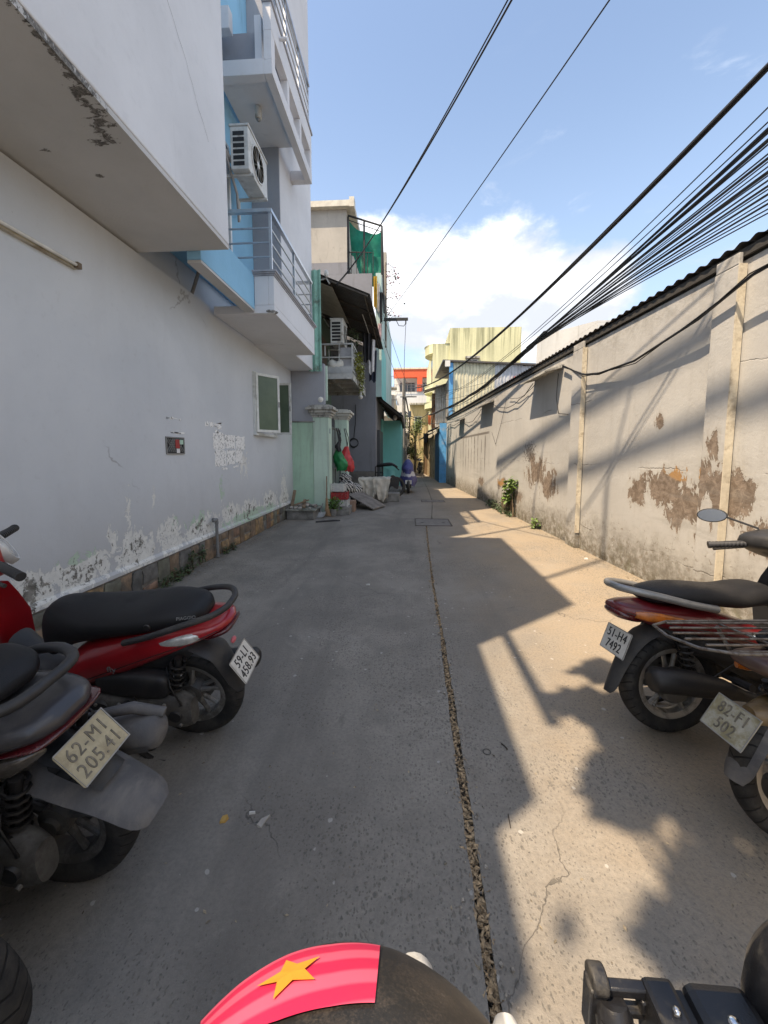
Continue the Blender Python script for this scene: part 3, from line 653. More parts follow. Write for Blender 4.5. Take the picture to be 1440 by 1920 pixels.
gl, ga = custom('frosted_green_glass')
gp = ga.n('ShaderNodeNewGeometry').outputs['Position']
gcol = ga.mix(ga.ramp(ga.noise(gp, 2.0, 5), 0.3, 0.7), (0.085, 0.125, 0.085), (0.125, 0.17, 0.115))
gcol = ga.mix(ga.ramp(ga.noise(gp, 9, 8, 0.75), 0.73, 0.77), gcol, (0.45, 0.48, 0.42))
finish(ga, gcol, 0.35, ga.noise(gp, 45, 4), 0.15, 0.004, 0.5)
def casement(hy, ang, w_):
    o = MB().bx(0, w_, -.018, .018, 0, .045).bx(0, w_, -.018, .018, 1.015, 1.06).bx(0, .045, -.018, .018, .0455, 1.0145).bx(w_ - .045, w_, -.018, .018, .0455, 1.0145).build('casement', WF, house, loc=None)
    o.matrix_basis = Matrix.Translation((-2.755, hy, 1.89)) @ Matrix.Rotation(ang, 4, 'Z')
    MB().bx(.0455, w_ - .0455, -.006, .006, .0455, 1.0145).build('pane', gl, o)
    MB().bx(w_ - .03, w_ - .012, -.034, -.0185, .48, .58).build('handle', mat('grey_metal', (0.3, 0.3, 0.3), 0.4, 0.6), o)
casement(6.91, R(54), 0.50)
casement(7.97, R(4), 0.32)

# the tube lamp, air conditioner and ceiling spot fixed on the grey house
tl = site('tube_lamp', 'long beige tube lamp fixed high on the grey wall at the left edge', 'lamp', (-2.77, 2.5, 3.05))
CREAM = mat('aged_cream_plastic', (0.50, 0.46, 0.36), 0.5, dirt=(0.25, 0.2, 0.13), dirt_amt=0.4, world=True)
MB().bx(-2.80, -2.765, 1.95, 3.2, 3.03, 3.075).build('batten', CREAM, tl)
MB().tube([(-2.745, 1.98, 3.052), (-2.745, 3.17, 3.052)], 0.014, 10).build('tube', mat('tube_glass', (0.66, 0.65, 0.60), 0.25), tl, smooth=40)
MB().bx(-2.764, -2.728, 3.16, 3.2, 3.03, 3.075).build('end_cap', mat('brown_cap', (0.16, 0.11, 0.06), 0.5), tl)
MB().bx(-2.764, -2.728, 1.95, 1.99, 3.03, 3.075).build('end_cap', MATS['brown_cap'], tl)

ACW = mat('aged_white_metal', (0.60, 0.60, 0.57), 0.45, dirt=(0.28, 0.25, 0.2), dirt_amt=0.35, world=True)
DARK = mat('black_inside', (0.02, 0.021, 0.022), 0.7)
def air_con(label, c, L, D, H, near_louvre=True):
    """outdoor unit: long side along y, fan towards +x, louvred short side towards the viewer"""
    t = site('air_conditioner', label, 'air conditioner', c, 'outdoor air conditioners')
    x, y, z = c
    MB().bx(x - D, x, y, y + L, z, z + H).build('casing', ACW, t, bevel=0.012)
    MB().bx(x - D - .01, x + .012, y - .01, y + L + .01, z + H + .001, z + H + .03).build('top_cover', ACW, t, bevel=0.006)
    n = 6
    for k in range(n):
        zz = z + .05 + k * (H - .09) / n
        MB().bx(x - D + .04, x - .06, y - .004, y - .001, zz, zz + (H - .09) / n * .68).build('louvre_slot', DARK, t)
    rr = min(L, H) * .42; cy = y + L * .47; cz = z + H / 2
    MB().lathe([(rr, 0), (rr, .012), (rr - .02, .012), (rr - .02, 0)], (x + .001, cy, cz), 0, 28).build('fan_ring', ACW, t, smooth=40)
    MB().lathe([(0.001, .0015), (rr - .02, .0015)], (x, cy, cz), 0, 28).build('fan_opening', DARK, t)
    gm = MB()
    for k in range(1, 6): gm.lathe([(rr * k / 6 - .003, .008), (rr * k / 6 + .003, .008)], (x, cy, cz), 0, 24)
    for k in range(12):
        a = k * PI / 6; gm.tube([(x + .008, cy + .03 * math.cos(a), cz + .03 * math.sin(a)), (x + .008, cy + (rr - .02) * math.cos(a), cz + (rr - .02) * math.sin(a))], .003, 4)
    gm.lathe([(.001, .012), (.045, .012), (.045, .008)], (x, cy, cz), 0, 16)
    gm.build('fan_grille', ACW, t)
    b = MB()
    for yy in (y + .08, y + L - .12):
        b.bx(x - D - .18, x + .03, yy, yy + .04, z - .035, z - .003); b.bx(x - D - .18, x - D - .15, yy, yy + .04, z - .3, z - .036)
    b.build('bracket', ACW, t)
    return t
ac = air_con('white air conditioner bracketed on the blue wall above the steel balcony railing', (-2.24, 5.62, 5.46), 0.72, 0.26, 0.56)
hs = MB()
hs.tube([(-2.73, 5.3, 6.35), (-2.66, 5.45, 6.1), (-2.6, 5.6, 5.75), (-2.45, 5.72, 5.52)], 0.03, 8).tube([(-2.70, 5.32, 6.3), (-2.62, 5.5, 5.95), (-2.55, 5.62, 5.6), (-2.5, 5.8, 5.25), (-2.55, 5.95, 4.95)], 0.018, 8)
hs.build('hose', mat('hose_wrap', (0.33, 0.31, 0.29), 0.8), ac, smooth=50)
cs = site('ceiling_spot', 'white can spotlight under the upper balcony of the grey house', 'lamp', (-2.25, 6.1, 6.70))
MB().lathe([(.045, 0), (.05, -.01), (.05, -.16), (.04, -.17)], (-2.3, 6.2, 6.735), 2, 18).build('housing', ACW, cs, smooth=40)
MB().ball((-2.3, 6.19, 6.55), (.032, .032, .025), 10, 6).build('bulb', mat('lamp_glass', (0.25, 0.25, 0.25), 0.1), cs, smooth=60)
# ------------------------------------------------------------------ left, further on: green house, grey house, teal house
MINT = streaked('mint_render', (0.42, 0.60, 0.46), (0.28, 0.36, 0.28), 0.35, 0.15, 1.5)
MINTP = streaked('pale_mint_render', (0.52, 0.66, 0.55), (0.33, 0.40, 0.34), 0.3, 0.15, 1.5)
OLDC = streaked('weathered_coping', (0.48, 0.47, 0.43), (0.10, 0.095, 0.085), 0.75, 0.4, 3.0)
CONC = mat('rough_concrete', (0.24, 0.235, 0.22), 0.9, 0, 0.25, 4, 0.5, 45, dirt=(0.10, 0.095, 0.085), dirt_amt=0.5, world=True)
GREENM = corrugated('green_corrugated', (0.22, 0.42, 0.34), 0.25)
DGREY = corrugated('dark_corrugated', (0.095, 0.09, 0.088), 0.35)
LGREY = corrugated('grey_corrugated', (0.42, 0.43, 0.43), 0.25)
def wave_sheet(mb, o, u, v, n, amp=0.012, per=8, thick=None):
    """corrugated sheet: o corner, u across the ridges, v along them"""
    o, u, v = Vector(o), Vector(u), Vector(v); nn = u.cross(v).normalized(); k = max(8, int(n * 6))
    mb.grid(lambda a, b: o + u * a + v * b + nn * amp * math.sin(a * n * 2 * PI), k, 1, None)
    return mb
gh = site('green_house', 'green house behind mint gate pillars with caged balcony and sloping roof', 'house', (-2.6, 11, 0))
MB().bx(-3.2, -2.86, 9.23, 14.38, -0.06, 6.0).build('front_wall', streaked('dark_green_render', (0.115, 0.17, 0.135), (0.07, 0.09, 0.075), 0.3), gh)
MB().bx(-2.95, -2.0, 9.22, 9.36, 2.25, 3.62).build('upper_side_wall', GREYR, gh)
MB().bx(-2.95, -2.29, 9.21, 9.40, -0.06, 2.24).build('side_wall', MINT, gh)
MB().bx(-2.95, -2.24, 9.19, 9.43, 2.245, 2.275).build('wall_ledge', CONC, gh)
# green corrugated strip hanging at the corner
for i, (z0, z1) in enumerate(((3.42, 4.65), (4.62, 5.7))):
    cm = MB(); wave_sheet(cm, (-2.34, 9.12 + .01 * i, z0), (0.31, 0, 0), (0, 0, z1 - z0), 2.4, 0.022)
    cm.build('corrugated_strip', GREENM, gh, smooth=60)
MB().bx(-2.02, -1.96, 9.37, 9.43, 2.78, 3.6).build('downpipe', MINTP, gh)
# metal balcony with its cage
ALU = mat('dull_aluminium', (0.50, 0.50, 0.48), 0.45, 0.5, dirt=(0.22, 0.2, 0.17), dirt_amt=0.4, world=True)
MB().bx(-2.86, -1.46, 10.3, 13.3, 3.62, 3.66).build('balcony_floor', mat('grey_board', (0.20, 0.205, 0.21), 0.8, world=True), gh)
fm = MB()
for y0 in (10.3, 11.0, 11.7, 12.4, 13.2): fm.bx(-2.86, -1.46, y0, y0 + .06, 3.47, 3.619)
fm.bx(-1.52, -1.46, 10.3, 13.3, 3.44, 3.70); fm.bx(-2.1, -2.04, 10.36, 13.2, 3.50, 3.618); fm.bx(-2.86, -1.46, 10.27, 10.33, 3.46, 3.60)
fm.build('balcony_frame', ALU, gh)
MB().bx(-2.86, -1.47, 10.262, 10.268, 3.60, 3.78).build('balcony_fascia', LGREY, gh)
cg = MB()
for z in (4.02, 4.36): cg.bx(-2.86, -1.46, 10.28, 10.32, z - .018, z + .018); cg.bx(-1.50, -1.46, 10.32, 13.3, z - .018, z + .018)
for x in (-2.3, -1.82, -1.48): cg.bx(x - .018, x + .018, 10.282, 10.318, 3.7, 4.37)
for k in range(14): cg.bx(-1.49, -1.47, 10.5 + k * .2, 10.515 + k * .2, 3.7, 4.36)
cg.build('balcony_rail', ALU, gh)
# corrugated roof with boarded ceiling
rf = MB(); wave_sheet(rf, (-2.9, 9.4, 6.05), (0, 4.95, 0), (1.98, 0, -0.80), 48, 0.015)
rf.build('roof', DGREY, gh, smooth=60)
rw = MB()
for yy in (9.45, 10.6, 11.8, 13.0, 14.1): rw.tube([(-2.86, yy, 5.99), (-0.98, yy, 5.22)], 0.028, 6)
for t in (0.05, 0.5, 0.95): rw.tube([(-2.86 + 1.88 * t, 9.42, 6.0 - .77 * t), (-2.86 + 1.88 * t, 14.3, 6.0 - .77 * t)], 0.02, 6)
rw.build('rafters', mat('dark_timber', (0.08, 0.07, 0.06), 0.8), gh)
MB().add([(-2.85, 9.6, 5.90), (-1.85, 9.6, 5.49), (-1.85, 12.2, 5.49), (-2.85, 12.2, 5.90), (-2.85, 9.6, 5.91), (-1.85, 9.6, 5.50), (-1.85, 12.2, 5.50), (-2.85, 12.2, 5.91)], [(0, 1, 2, 3), (7, 6, 5, 4), (0, 4, 5, 1), (1, 5, 6, 2)]).build('ceiling_board', mat('cream_board', (0.46, 0.44, 0.38), 0.7, world=True), gh)
MB().bx(-2.855, -2.845, 10.5, 11.2, 3.7, 5.3).build('doorway', DARK, gh)
MB().bx(-2.855, -2.80, 11.4, 13.4, 3.7, 5.3).build('door_panel', mat('brown_door', (0.10, 0.07, 0.05), 0.6), gh)
# gate pillars, the gate between them and a globe lamp
def pillar(x0, x1, y0, y1, top, globe=False):
    p = site('gate_pillar', 'mint gate pillar at the corner with blackened moulded cap and white globe lamp' if globe else 'second mint gate pillar with pale moulded cap beside the hanging bags', 'pillar', ((x0 + x1) / 2, (y0 + y1) / 2, 0), 'gate pillars of the green house')
    MB().bx(x0, x1, y0, y1, -0.05, top).build('shaft', MINTP, p, bevel=0.008)
    cm = MB()
    for o, a, b in ((.02, 0, .05), (.05, .051, .10), (.09, .101, .17), (.14, .171, .23), (.10, .231, .27), (.02, .271, .30)):
        cm.bx(x0 - o, x1 + o, y0 - o, y1 + o, top + a, top + b)
    cm.build('moulded_cap', OLDC if globe else streaked('pale_coping', (0.55, 0.54, 0.49), (0.25, 0.24, 0.2), 0.4, 0.4, 3), p, bevel=0.01)
    if globe:
        MB().ball(((x0 + x1) / 2 - .0, y0 + .08, top + .42), 0.09, 18, 12).lathe([(.05, top + .30), (.04, top + .34)], ((x0 + x1) / 2, y0 + .08, 0), 2, 14).build('globe_lamp', mat('milk_glass', (0.68, 0.66, 0.60), 0.3), p, smooth=60)
    return p
pl1 = pillar(-2.285, -1.90, 9.20, 9.55, 2.36, True)
MB().bx(-1.8985, -1.896, 9.28, 9.36, 1.98, 2.10).build('house_number', mat('blue_plate', (0.03, 0.07, 0.15), 0.5), pl1)
pl2 = pillar(-2.12, -1.76, 11.1, 11.45, 2.46)
gt = site('gate', 'dark grey green metal gate between the two mint pillars', 'gate', (-1.98, 10.3, 0))
gm_ = MB(); wave_sheet(gm_, (-1.98, 9.56, 0.05), (0, 1.53, 0), (0, 0, 2.1), 9, 0.01); gm_.build('sheet', mat('gate_paint', (0.13, 0.17, 0.165), 0.6, world=True), gt, smooth=50)
gf = MB()
for z in (.06, 1.1, 2.16): gf.bx(-2.0, -1.95, 9.56, 11.09, z - .02, z + .02)
for y0 in (9.57, 10.3, 11.05): gf.bx(-2.0, -1.951, y0, y0 + .04, 0, 2.14)
gf.build('frame', mat('gate_frame', (0.12, 0.13, 0.13), 0.5, 0.4), gt)

# tall grey house with the tarpaulin terrace
th = site('terrace_house', 'tall grey and beige house with green tarpaulin on its roof terrace', 'house', (-1.6, 15, 0))
GREY2 = streaked('dove_grey_render', (0.235, 0.24, 0.265), (0.16, 0.16, 0.17), 0.25, 0.2, 1.3)
RAW = streaked('raw_cement_render', (0.42, 0.395, 0.35), (0.30, 0.28, 0.25), 0.3, 0.5, 2.4)
MB().bx(-6.0, -1.21, 14.4, 19.5, 0.82, 6.0).build('lower_wall', GREY2, th)
MB().bx(-6.0, -1.33, 14.4, 14.62, 6.003, 7.95).build('parapet', GREY2, th)
MB().bx(-6.0, -2.23, 14.4, 14.6, 7.953, 8.35).build('wall_band', GREY2, th)
MB().bx(-6.0, -2.23, 14.4, 19.5, 8.353, 10.15).build('terrace_room', RAW, th)
MB().bx(-6.0, -1.33, 14.63, 19.5, 6.003, 6.2).build('terrace_floor', GREY2, th)
MB().bx(-1.36, -0.93, 16.6, 16.9, 6.003, 9.75).build('side_wall', RAW, th)
# clay plank tiles at the foot of the grey wall
TILES = [mat('plank_tile_%s' % n, c, 0.5, 0, 0.2, 6, 0.1, 40, world=True) for n, c in (('a', (0.17, 0.155, 0.14)), ('b', (0.20, 0.185, 0.165)), ('c', (0.145, 0.135, 0.125)))]
MB().bx(-6.0, -1.215, 14.41, 19.5, -0.06, 0.815).build('plinth', CONC, th)
rnd = random.Random(21)
for r_ in range(5):
    x = -3.6 + (0.35 if r_ % 2 else 0)
    while x < -1.2:
        x1 = min(x + .78, -1.2)
        if x1 - x > .1: MB().bx(x + .004, x1 - .004, 14.392, 14.409, 0.03 + r_ * .157, 0.18 + r_ * .157).build('tile', rnd.choice(TILES), th)
        x += .78
lidm = MB().bx(-6.0, -1.95, 14.2, 19.6, 10.153, 10.35).bx(-2.1, -1.93, 14.15, 14.5, 10.1, 10.42)
lidm.build('roof_edge', mat('cream_flashing', (0.56, 0.53, 0.45), 0.55, 0.0, world=True), th)
cgm = MB(); BLK = mat('black_iron', (0.035, 0.035, 0.035), 0.55, 0.4)
for x in (-2.2, -1.62, -0.98): cgm.tube([(x, 14.5, 7.95), (x, 14.5, 9.95 - (x + 2.2) * .32)], .035, 6)
cgm.tube([(-2.2, 14.5, 10.0), (-0.98, 14.5, 9.6)], .035, 6).tube([(-2.2, 14.5, 9.85), (-0.98, 14.5, 9.4)], .015, 6).tube([(-2.2, 14.5, 8.75), (-1.35, 14.5, 8.7)], .02, 6)
cgm.tube([(-0.98, 14.5, 9.6), (-0.90, 14.55, 6.6)], .035, 6)
for k in range(5): cgm.tube([(-2.1 + k * .2, 14.52, 7.95), (-2.1 + k * .2, 14.52, 8.75)], .012, 5)
cgm.build('terrace_cage', BLK, th)
TARP, ta = custom('green_tarpaulin')
tpz = ta.n('ShaderNodeNewGeometry').outputs['Position']
tcol = ta.mix(ta.ramp(ta.noise(tpz, 2.5, 6), .3, .7), (0.02, 0.20, 0.135), (0.045, 0.32, 0.22))
tb = ta.n('ShaderNodeBsdfPrincipled', None, Base_Color=tcol, Roughness=0.5); tt = ta.n('ShaderNodeBsdfTranslucent', None, Color=tcol)
tmx = ta.n('ShaderNodeMixShader', None, i0=0.45, i1=tb.outputs[0], i2=tt.outputs[0]); ta.t.links.new(tmx.outputs[0], ta.n('ShaderNodeOutputMaterial').inputs[0])
tp = tag(MB().grid(lambda u, v: (-2.18 + 1.16 * u, 14.62 + .10 * math.sin(u * 9) + .05 * math.sin(v * 7 + u * 3) + .5 * (1 - v), 8.95 - .3 * u + (0.95 - .12 * u) * (v - .0) - .22 * v * math.sin(u * PI)), 26, 10).build('tarpaulin', TARP, None, smooth=80), 'upper green tarpaulin slung slack under the terrace frame', 'tarpaulin', 'tarpaulins on the terrace')
tp2 = tag(MB().grid(lambda u, v: (-2.12 + .42 * (1 - v) + (1.12 - .42 * (1 - v)) * u, 14.75 + .05 * math.sin(u * 16 + v) + .02 * math.sin(v * 11), 7.7 - .1 * u + (1.25 - .22 * u) * v), 30, 10).build('tarpaulin', TARP, None, smooth=80), 'lower green tarpaulin hanging in folds down to the grey parapet', 'tarpaulin', 'tarpaulins on the terrace')
# rolled mats and hanging cloths at the terrace corner
def cloth(name, label, cat, col, x, y, z0, z1, w_, seed, group=None):
    rnd = random.Random(seed); ph = rnd.uniform(0, 6)
    o = MB().grid(lambda u, v: (x + w_ * (u - .5) * (.75 + .25 * v) , y + .04 * math.sin(u * 13 + ph) + .02 * math.sin(v * 6 + ph) , z0 + (z1 - z0) * v + .05 * math.sin(u * 7 + ph) * (1 - v)), 14, 8, (0, .006, 0)).build(name, mat('cloth_%s' % seed, col, 0.85, 0, 0.2, 8, 0.3, 50, world=True), None, smooth=70)
    return tag(o, label, cat, group)
cloth('hanging_cloth', 'yellow cloth hanging from the terrace corner of the tall grey house', 'cloth', (0.42, 0.28, 0.03), -1.22, 14.42, 6.75, 7.85, .14, 31, 'cloths at the terrace corner')
cloth('hanging_cloth', 'white cloth hanging beside the yellow one at the terrace corner', 'cloth', (0.6, 0.58, 0.55), -1.10, 14.40, 6.6, 7.6, .10, 32, 'cloths at the terrace corner')
cloth('hanging_cloth', 'dark cloth hanging lowest at the terrace corner', 'cloth', (0.04, 0.045, 0.05), -1.0, 14.42, 6.2, 7.3, .12, 33, 'cloths at the terrace corner')
cloth('hanging_cloth', 'pale pink cloth hanging under the dark one by the roof end', 'cloth', (0.55, 0.42, 0.42), -1.05, 14.40, 5.5, 6.2, .14, 34, 'cloths at the terrace corner')
# bougainvillea on the terrace edge
bg_ = site('flowering_shrub', 'bougainvillea with red bracts leaning out from the terrace wall', 'shrub', (-0.9, 16.4, 6.2))
rnd = random.Random(5); tw = MB(); lv = MB(); fl = MB()
for k in range(9):
    p = Vector((-0.95, 16.5, 7.0 + .28 * k)); pts = [p]; d = Vector((rnd.uniform(.5, 1), rnd.uniform(-.5, .2), rnd.uniform(-.1, .6)))
    for _ in range(5): d += Vector((0, 0, -.18)) + Vector((rnd.uniform(-.25, .25), rnd.uniform(-.25, .25), rnd.uniform(-.25, .25))); p = p + d * .14; pts.append(p)
    tw.tube(pts, [.012, .01, .008, .006, .004, .003], 5)
    for q in pts[1:]:
        for _ in range(4): leaf(lv if rnd.random() < .55 else fl, q + Vector((rnd.uniform(-.08, .08), rnd.uniform(-.08, .08), rnd.uniform(-.08, .08))), rnd.uniform(.07, .13), rnd)
tw.tube([(-0.95, 16.55, 6.2), (-0.95, 16.5, 9.3)], .02, 6)
tw.build('trunk', mat('twig', (0.10, 0.075, 0.05), 0.9), bg_); lv.build('leaves', mat('dull_leaf', (0.06, 0.085, 0.04), 0.6, var=0.4, scale=20, bump=0), bg_); fl.build('bracts', mat('red_bract', (0.42, 0.03, 0.06), 0.6, var=0.3, scale=20, bump=0), bg_)

# balcony contents
air_con('white air conditioner standing on the caged balcony rail of the green house', (-1.72, 10.28, 4.385), 0.7, 0.33, 0.6)
sk = site('sack', 'white plastic sack lying on the caged balcony floor', 'sack', (-1.9, 10.6, 3.66))
MB().loft([[(-2.15 + .44 * u, 10.42 + .16 * math.cos(k * PI / 8) * s_, 3.82 + .15 * math.sin(k * PI / 8) * s_ + .03 * math.sin(u * 9)) for k in range(16)] for u, s_ in ((0, .4), (.1, .9), (.3, 1.15), (.55, 1.0), (.8, 1.1), (.95, .8), (1.0, .35))]).build('bag', mat('sack_white', (0.6, 0.58, 0.52), 0.7, bump=0.6, bscale=18, world=True), sk, smooth=60)
bd = tag(MB().bx(-1.80, -1.5, 10.34, 10.36, 3.72, 4.28).build('board', mat('grey_card', (0.33, 0.33, 0.34), 0.7)), 'grey board standing behind the caged balcony rail', 'board')
br = tag(MB().bx(-2.28, -1.98, 10.36, 10.75, 3.665, 3.72).build('tray', mat('orange_tray', (0.45, 0.18, 0.05), 0.6)), 'orange tray under the sack on the caged balcony', 'tray')
rnd = random.Random(9)
hp = site('hanging_plant', 'yellow green trailing plant along the outer side of the caged balcony', 'plant', (-1.42, 11.2, 3.5))
lv = MB(); leaf_cloud(lv, (-1.42, 11.3, 3.95), (.10, .8, .45), 420, .10, rnd); leaf_cloud(lv, (-1.40, 11.6, 3.55), (.06, .5, .35), 120, .09, rnd)
lv.build('leaves', mat('yellow_green_leaf', (0.22, 0.24, 0.05), 0.5, var=0.45, scale=9, bump=0), hp)
st = MB()
for k in range(6): st.tube([(-1.44, 10.7 + k * .25, 3.75), (-1.40, 10.75 + k * .25, 3.5), (-1.41, 10.7 + k * .25, 3.3)], .006, 5)
st.build('stem', MATS['twig'], hp)['kind'] = 'stuff'
hp2 = site('potted_shrub', 'dark leafy shrub growing above the corner of the caged balcony', 'plant', (-1.5, 11.0, 4.3))
lv = MB(); leaf_cloud(lv, (-1.5, 11.0, 4.65), (.16, .45, .28), 160, .09, rnd); lv.build('leaves', mat('dark_leaf', (0.05, 0.075, 0.03), 0.5, var=0.4, scale=12, bump=0), hp2)
MB().tube([(-1.5, 11.0, 4.0), (-1.5, 11.0, 4.6)], .015, 6).lathe([(.06, 3.7), (.09, 3.95), (.08, 3.95)], (-1.56, 11.0, 0), 2, 10).build('pot', CONC, hp2)
for i, (x, y, z0, z1, w_, c, nm) in enumerate(((-1.28, 12.2, 4.35, 5.2, .3, (0.03, 0.03, 0.035), 'black shirt drying nearest under the eave of the green house'), (-1.22, 12.7, 4.1, 5.15, .28, (0.55, 0.55, 0.56), 'white shirt drying under the eave of the green house'), (-1.2, 13.1, 3.9, 4.9, .3, (0.025, 0.03, 0.05), 'navy trousers drying under the eave of the green house'), (-1.16, 13.4, 4.0, 4.6, .14, (0.35, 0.03, 0.04), 'red cloth drying last under the eave of the green house'))):
    cloth('laundry', nm, 'laundry', c, x, y, z0, z1, w_, 50 + i, 'laundry under the eave')
MB_ = MB().tube([(-1.24, 10.6, 5.2), (-1.2, 14.3, 5.15)], .012, 6)
tag(MB_.build('drying_pole', ALU), 'thin metal drying pole under the eave of the green house', 'pole')
fl_ = site('floodlight', 'white floodlight on a clamp at the near end of the sloping roof', 'lamp', (-1.95, 9.4, 5.7))
MB().ball((-1.95, 9.38, 5.72), (.05, .05, .09), 10, 7).build('head', ACW, fl_, smooth=60); MB().tube([(-2.1, 9.42, 5.6), (-1.95, 9.4, 5.62), (-1.88, 9.4, 5.5)], .02, 6).build('clamp', ALU, fl_)
bl = site('bulb_lamp', 'white bulb lamp hanging under the outer corner of the caged balcony', 'lamp', (-1.5, 12.2, 3.2))
MB().ball((-1.5, 12.2, 3.26), .07, 12, 8).build('bulb', mat('milk_glass2', (0.66, 0.65, 0.62), 0.3), bl, smooth=60); MB().lathe([(.05, 3.32), (.05, 3.44)], (-1.5, 12.2, 0), 2, 12).build('socket', ACW, bl)
cl = tag(MB().tube([(-1.95, 14.38, 3.3), (-1.96, 14.37, 2.6), (-2.02, 14.37, 2.1)] , .012, 6).tube([(-2.02 - .16 * math.sin(k * .55), 14.36, 1.92 + .16 * math.cos(k * .55) - .002 * k) for k in range(30)], .012, 6).build('hanging_cable', mat('black_cable', (0.02, 0.02, 0.02), 0.5)), 'black cable hanging in a coil on the grey wall beside the second pillar', 'cable')

# teal house and its lean-to
te = site('teal_house', 'small teal house with lean-to roof behind the grey wall', 'house', (-0.8, 17, 0))
TEAL = streaked('teal_render', (0.20, 0.50, 0.48), (0.14, 0.33, 0.33), 0.25, 0.2, 1.5)
MB().bx(-1.2, -0.31, 17.9, 23.5, -0.06, 3.0).bx(-1.2, -1.13, 17.0, 17.9, -0.06, 3.0).build('wall', TEAL, te)
MB().bx(-1.205, -1.0, 14.5, 23.0, 3.6, 8.0).build('upper_wall', streaked('pale_teal_render', (0.42, 0.55, 0.52), (0.28, 0.36, 0.35), 0.3), te)
MB().bx(-1.2, -0.99, 14.6, 17.4, 3.6, 5.6).build('upper_panel', TEAL, te)
MB().bx(-1.2, -1.10, 15.0, 16.9, -0.05, 2.4).build('door', mat('charcoal_door', (0.045, 0.047, 0.05), 0.5), te)
lr = MB(); wave_sheet(lr, (-1.2, 14.9, 3.72), (0, 7.2, 0), (1.0, 0, -0.78), 60, 0.015); lr.build('lean_to_roof', DGREY, te, smooth=60)
lb = MB()
for k in range(7): lb.tube([(-1.15, 15.0 + k * 1.1, 3.6), (-0.25, 15.0 + k * 1.1, 2.88)], .03, 5)
lb.tube([(-0.25, 14.9, 2.9), (-0.25, 22.0, 2.9)], .03, 5); lb.build('roof_beams', MATS['dark_timber'], te)
wl = site('wall_lamp', 'small white lamp under the lean-to roof of the teal house', 'lamp', (-0.55, 16.5, 2.9))
MB().ball((-0.55, 16.2, 2.98), (.09, .09, .11), 10, 7).build('shade', ACW, wl, smooth=60); MB().tube([(-0.55, 16.2, 3.05), (-0.55, 16.2, 3.2)], .015, 6).build('rod', BLK, wl)
arm = site('iron_bracket', 'dark iron arm carrying cables above the teal house', 'bracket', (-1.0, 16, 6.85))
MB().bx(-1.2, -0.03, 15.97, 16.05, 6.82, 6.92).build('beam', BLK, arm); MB().tube([(-.12, 16, 6.82), (-.12, 16, 6.68)], .025, 6).tube([(-0.5, 16, 6.82), (-.4, 16, 6.62), (-.2, 16, 6.6), (-.12, 16, 6.7)], .014, 6).build('hook', BLK, arm)
tag(MB().tube([(-.12, 16, 6.7), (-.17, 16.2, 5.6), (-.19, 16.5, 4.4), (-.22, 17, 3.6)], .01, 5).build('cable', MATS['black_cable']), 'thin cable hanging down from the iron arm', 'cable')
# ------------------------------------------------------------------ far end of the alley
CREAMR = streaked('cream_render', (0.60, 0.55, 0.42), (0.30, 0.26, 0.19), 0.45, 0.15, 0.8)
WHITER = streaked('far_white_render', (0.68, 0.68, 0.66), (0.42, 0.41, 0.38), 0.35, 0.15, 0.8)
YEL = streaked('lime_yellow_render', (0.64, 0.63, 0.40), (0.13, 0.14, 0.08), 0.75, 0.07, 0.9, topz=10.4)
PANE = mat('far_pane', (0.05, 0.06, 0.07), 0.15)
IRON = mat('grey_iron', (0.18, 0.18, 0.18), 0.5, 0.5)
def window(parent, x0, x1, z0, z1, y, frame=None, n=2):
    """window in a wall that faces the viewer (wall face at y)"""
    f = MB(); t = .07
    f.bx(x0, x1, y - .05, y - .003, z0, z0 + t).bx(x0, x1, y - .05, y - .003, z1 - t, z1)
    for k in range(n + 1):
        xx = x0 + (x1 - x0 - t) * k / n; f.bx(xx, xx + t, y - .05, y - .003, z0 + t + .001, z1 - t - .001)
    o = f.build('window', frame or mat('far_frame', (0.5, 0.5, 0.5), 0.6), parent)
    MB().bx(x0 + .01, x1 - .01, y - .02, y - .002, z0 + .01, z1 - .01).build('pane', PANE, o)
    return o
def railing(parent, x0, x1, y, z0, z1, step=.16, name='railing', m=None):
    r = MB(); r.bx(x0, x1, y, y + .05, z1 - .05, z1).bx(x0, x1, y, y + .05, z0, z0 + .04)
    k = 0
    while x0 + k * step < x1: r.bx(x0 + k * step, x0 + k * step + .025, y + .01, y + .035, z0 + .041, z1 - .051); k += 1
    return r.build(name, m or IRON, parent)
yb = site('yellow_house', 'lime yellow house with stepped roof line and black rain streaks', 'house', (5, 31, 0))
MB().bx(3.1, 8.35, 30, 40, -0.06, 10.85).build('main_wall', YEL, yb)
MB().bx(1.85, 3.097, 30.1, 40, -0.06, 9.75).build('side_wall', YEL, yb)
sm = MB(); sm.add([(2.75, 30.05, 9.753), (3.097, 30.05, 9.753), (3.097, 30.05, 10.8), (2.95, 30.05, 10.2), (2.75, 30.4, 9.753), (3.097, 30.4, 9.753), (3.097, 30.4, 10.8), (2.95, 30.4, 10.2)], [(0, 1, 2, 3), (7, 6, 5, 4), (0, 3, 7, 4), (3, 2, 6, 7), (2, 1, 5, 6)]).build('roof_step', YEL, yb)
for z0, z1, nm in ((9.1, 9.8, 'curved_parapet'), (6.2, 6.75, 'curved_balcony'), (5.0, 5.5, 'curved_balcony')):
    MB().loft([[(1.85 - .55 * math.sin(k * PI / 12) ** .8 * (1 if z < z1 - .01 else 1.12), 30.2 + 2.6 * (k / 12), z) for k in range(13)] + [(2.0, 32.8, z), (2.0, 30.2, z)] for z in (z0, z1 - .12, z1 - .12 + .001, z1)]).build(nm, YEL, yb)
for z in (7.0, 3.6): MB().bx(1.835, 1.848, 30.6, 31.6, z, z + 1.7).build('side_window', PANE, yb)
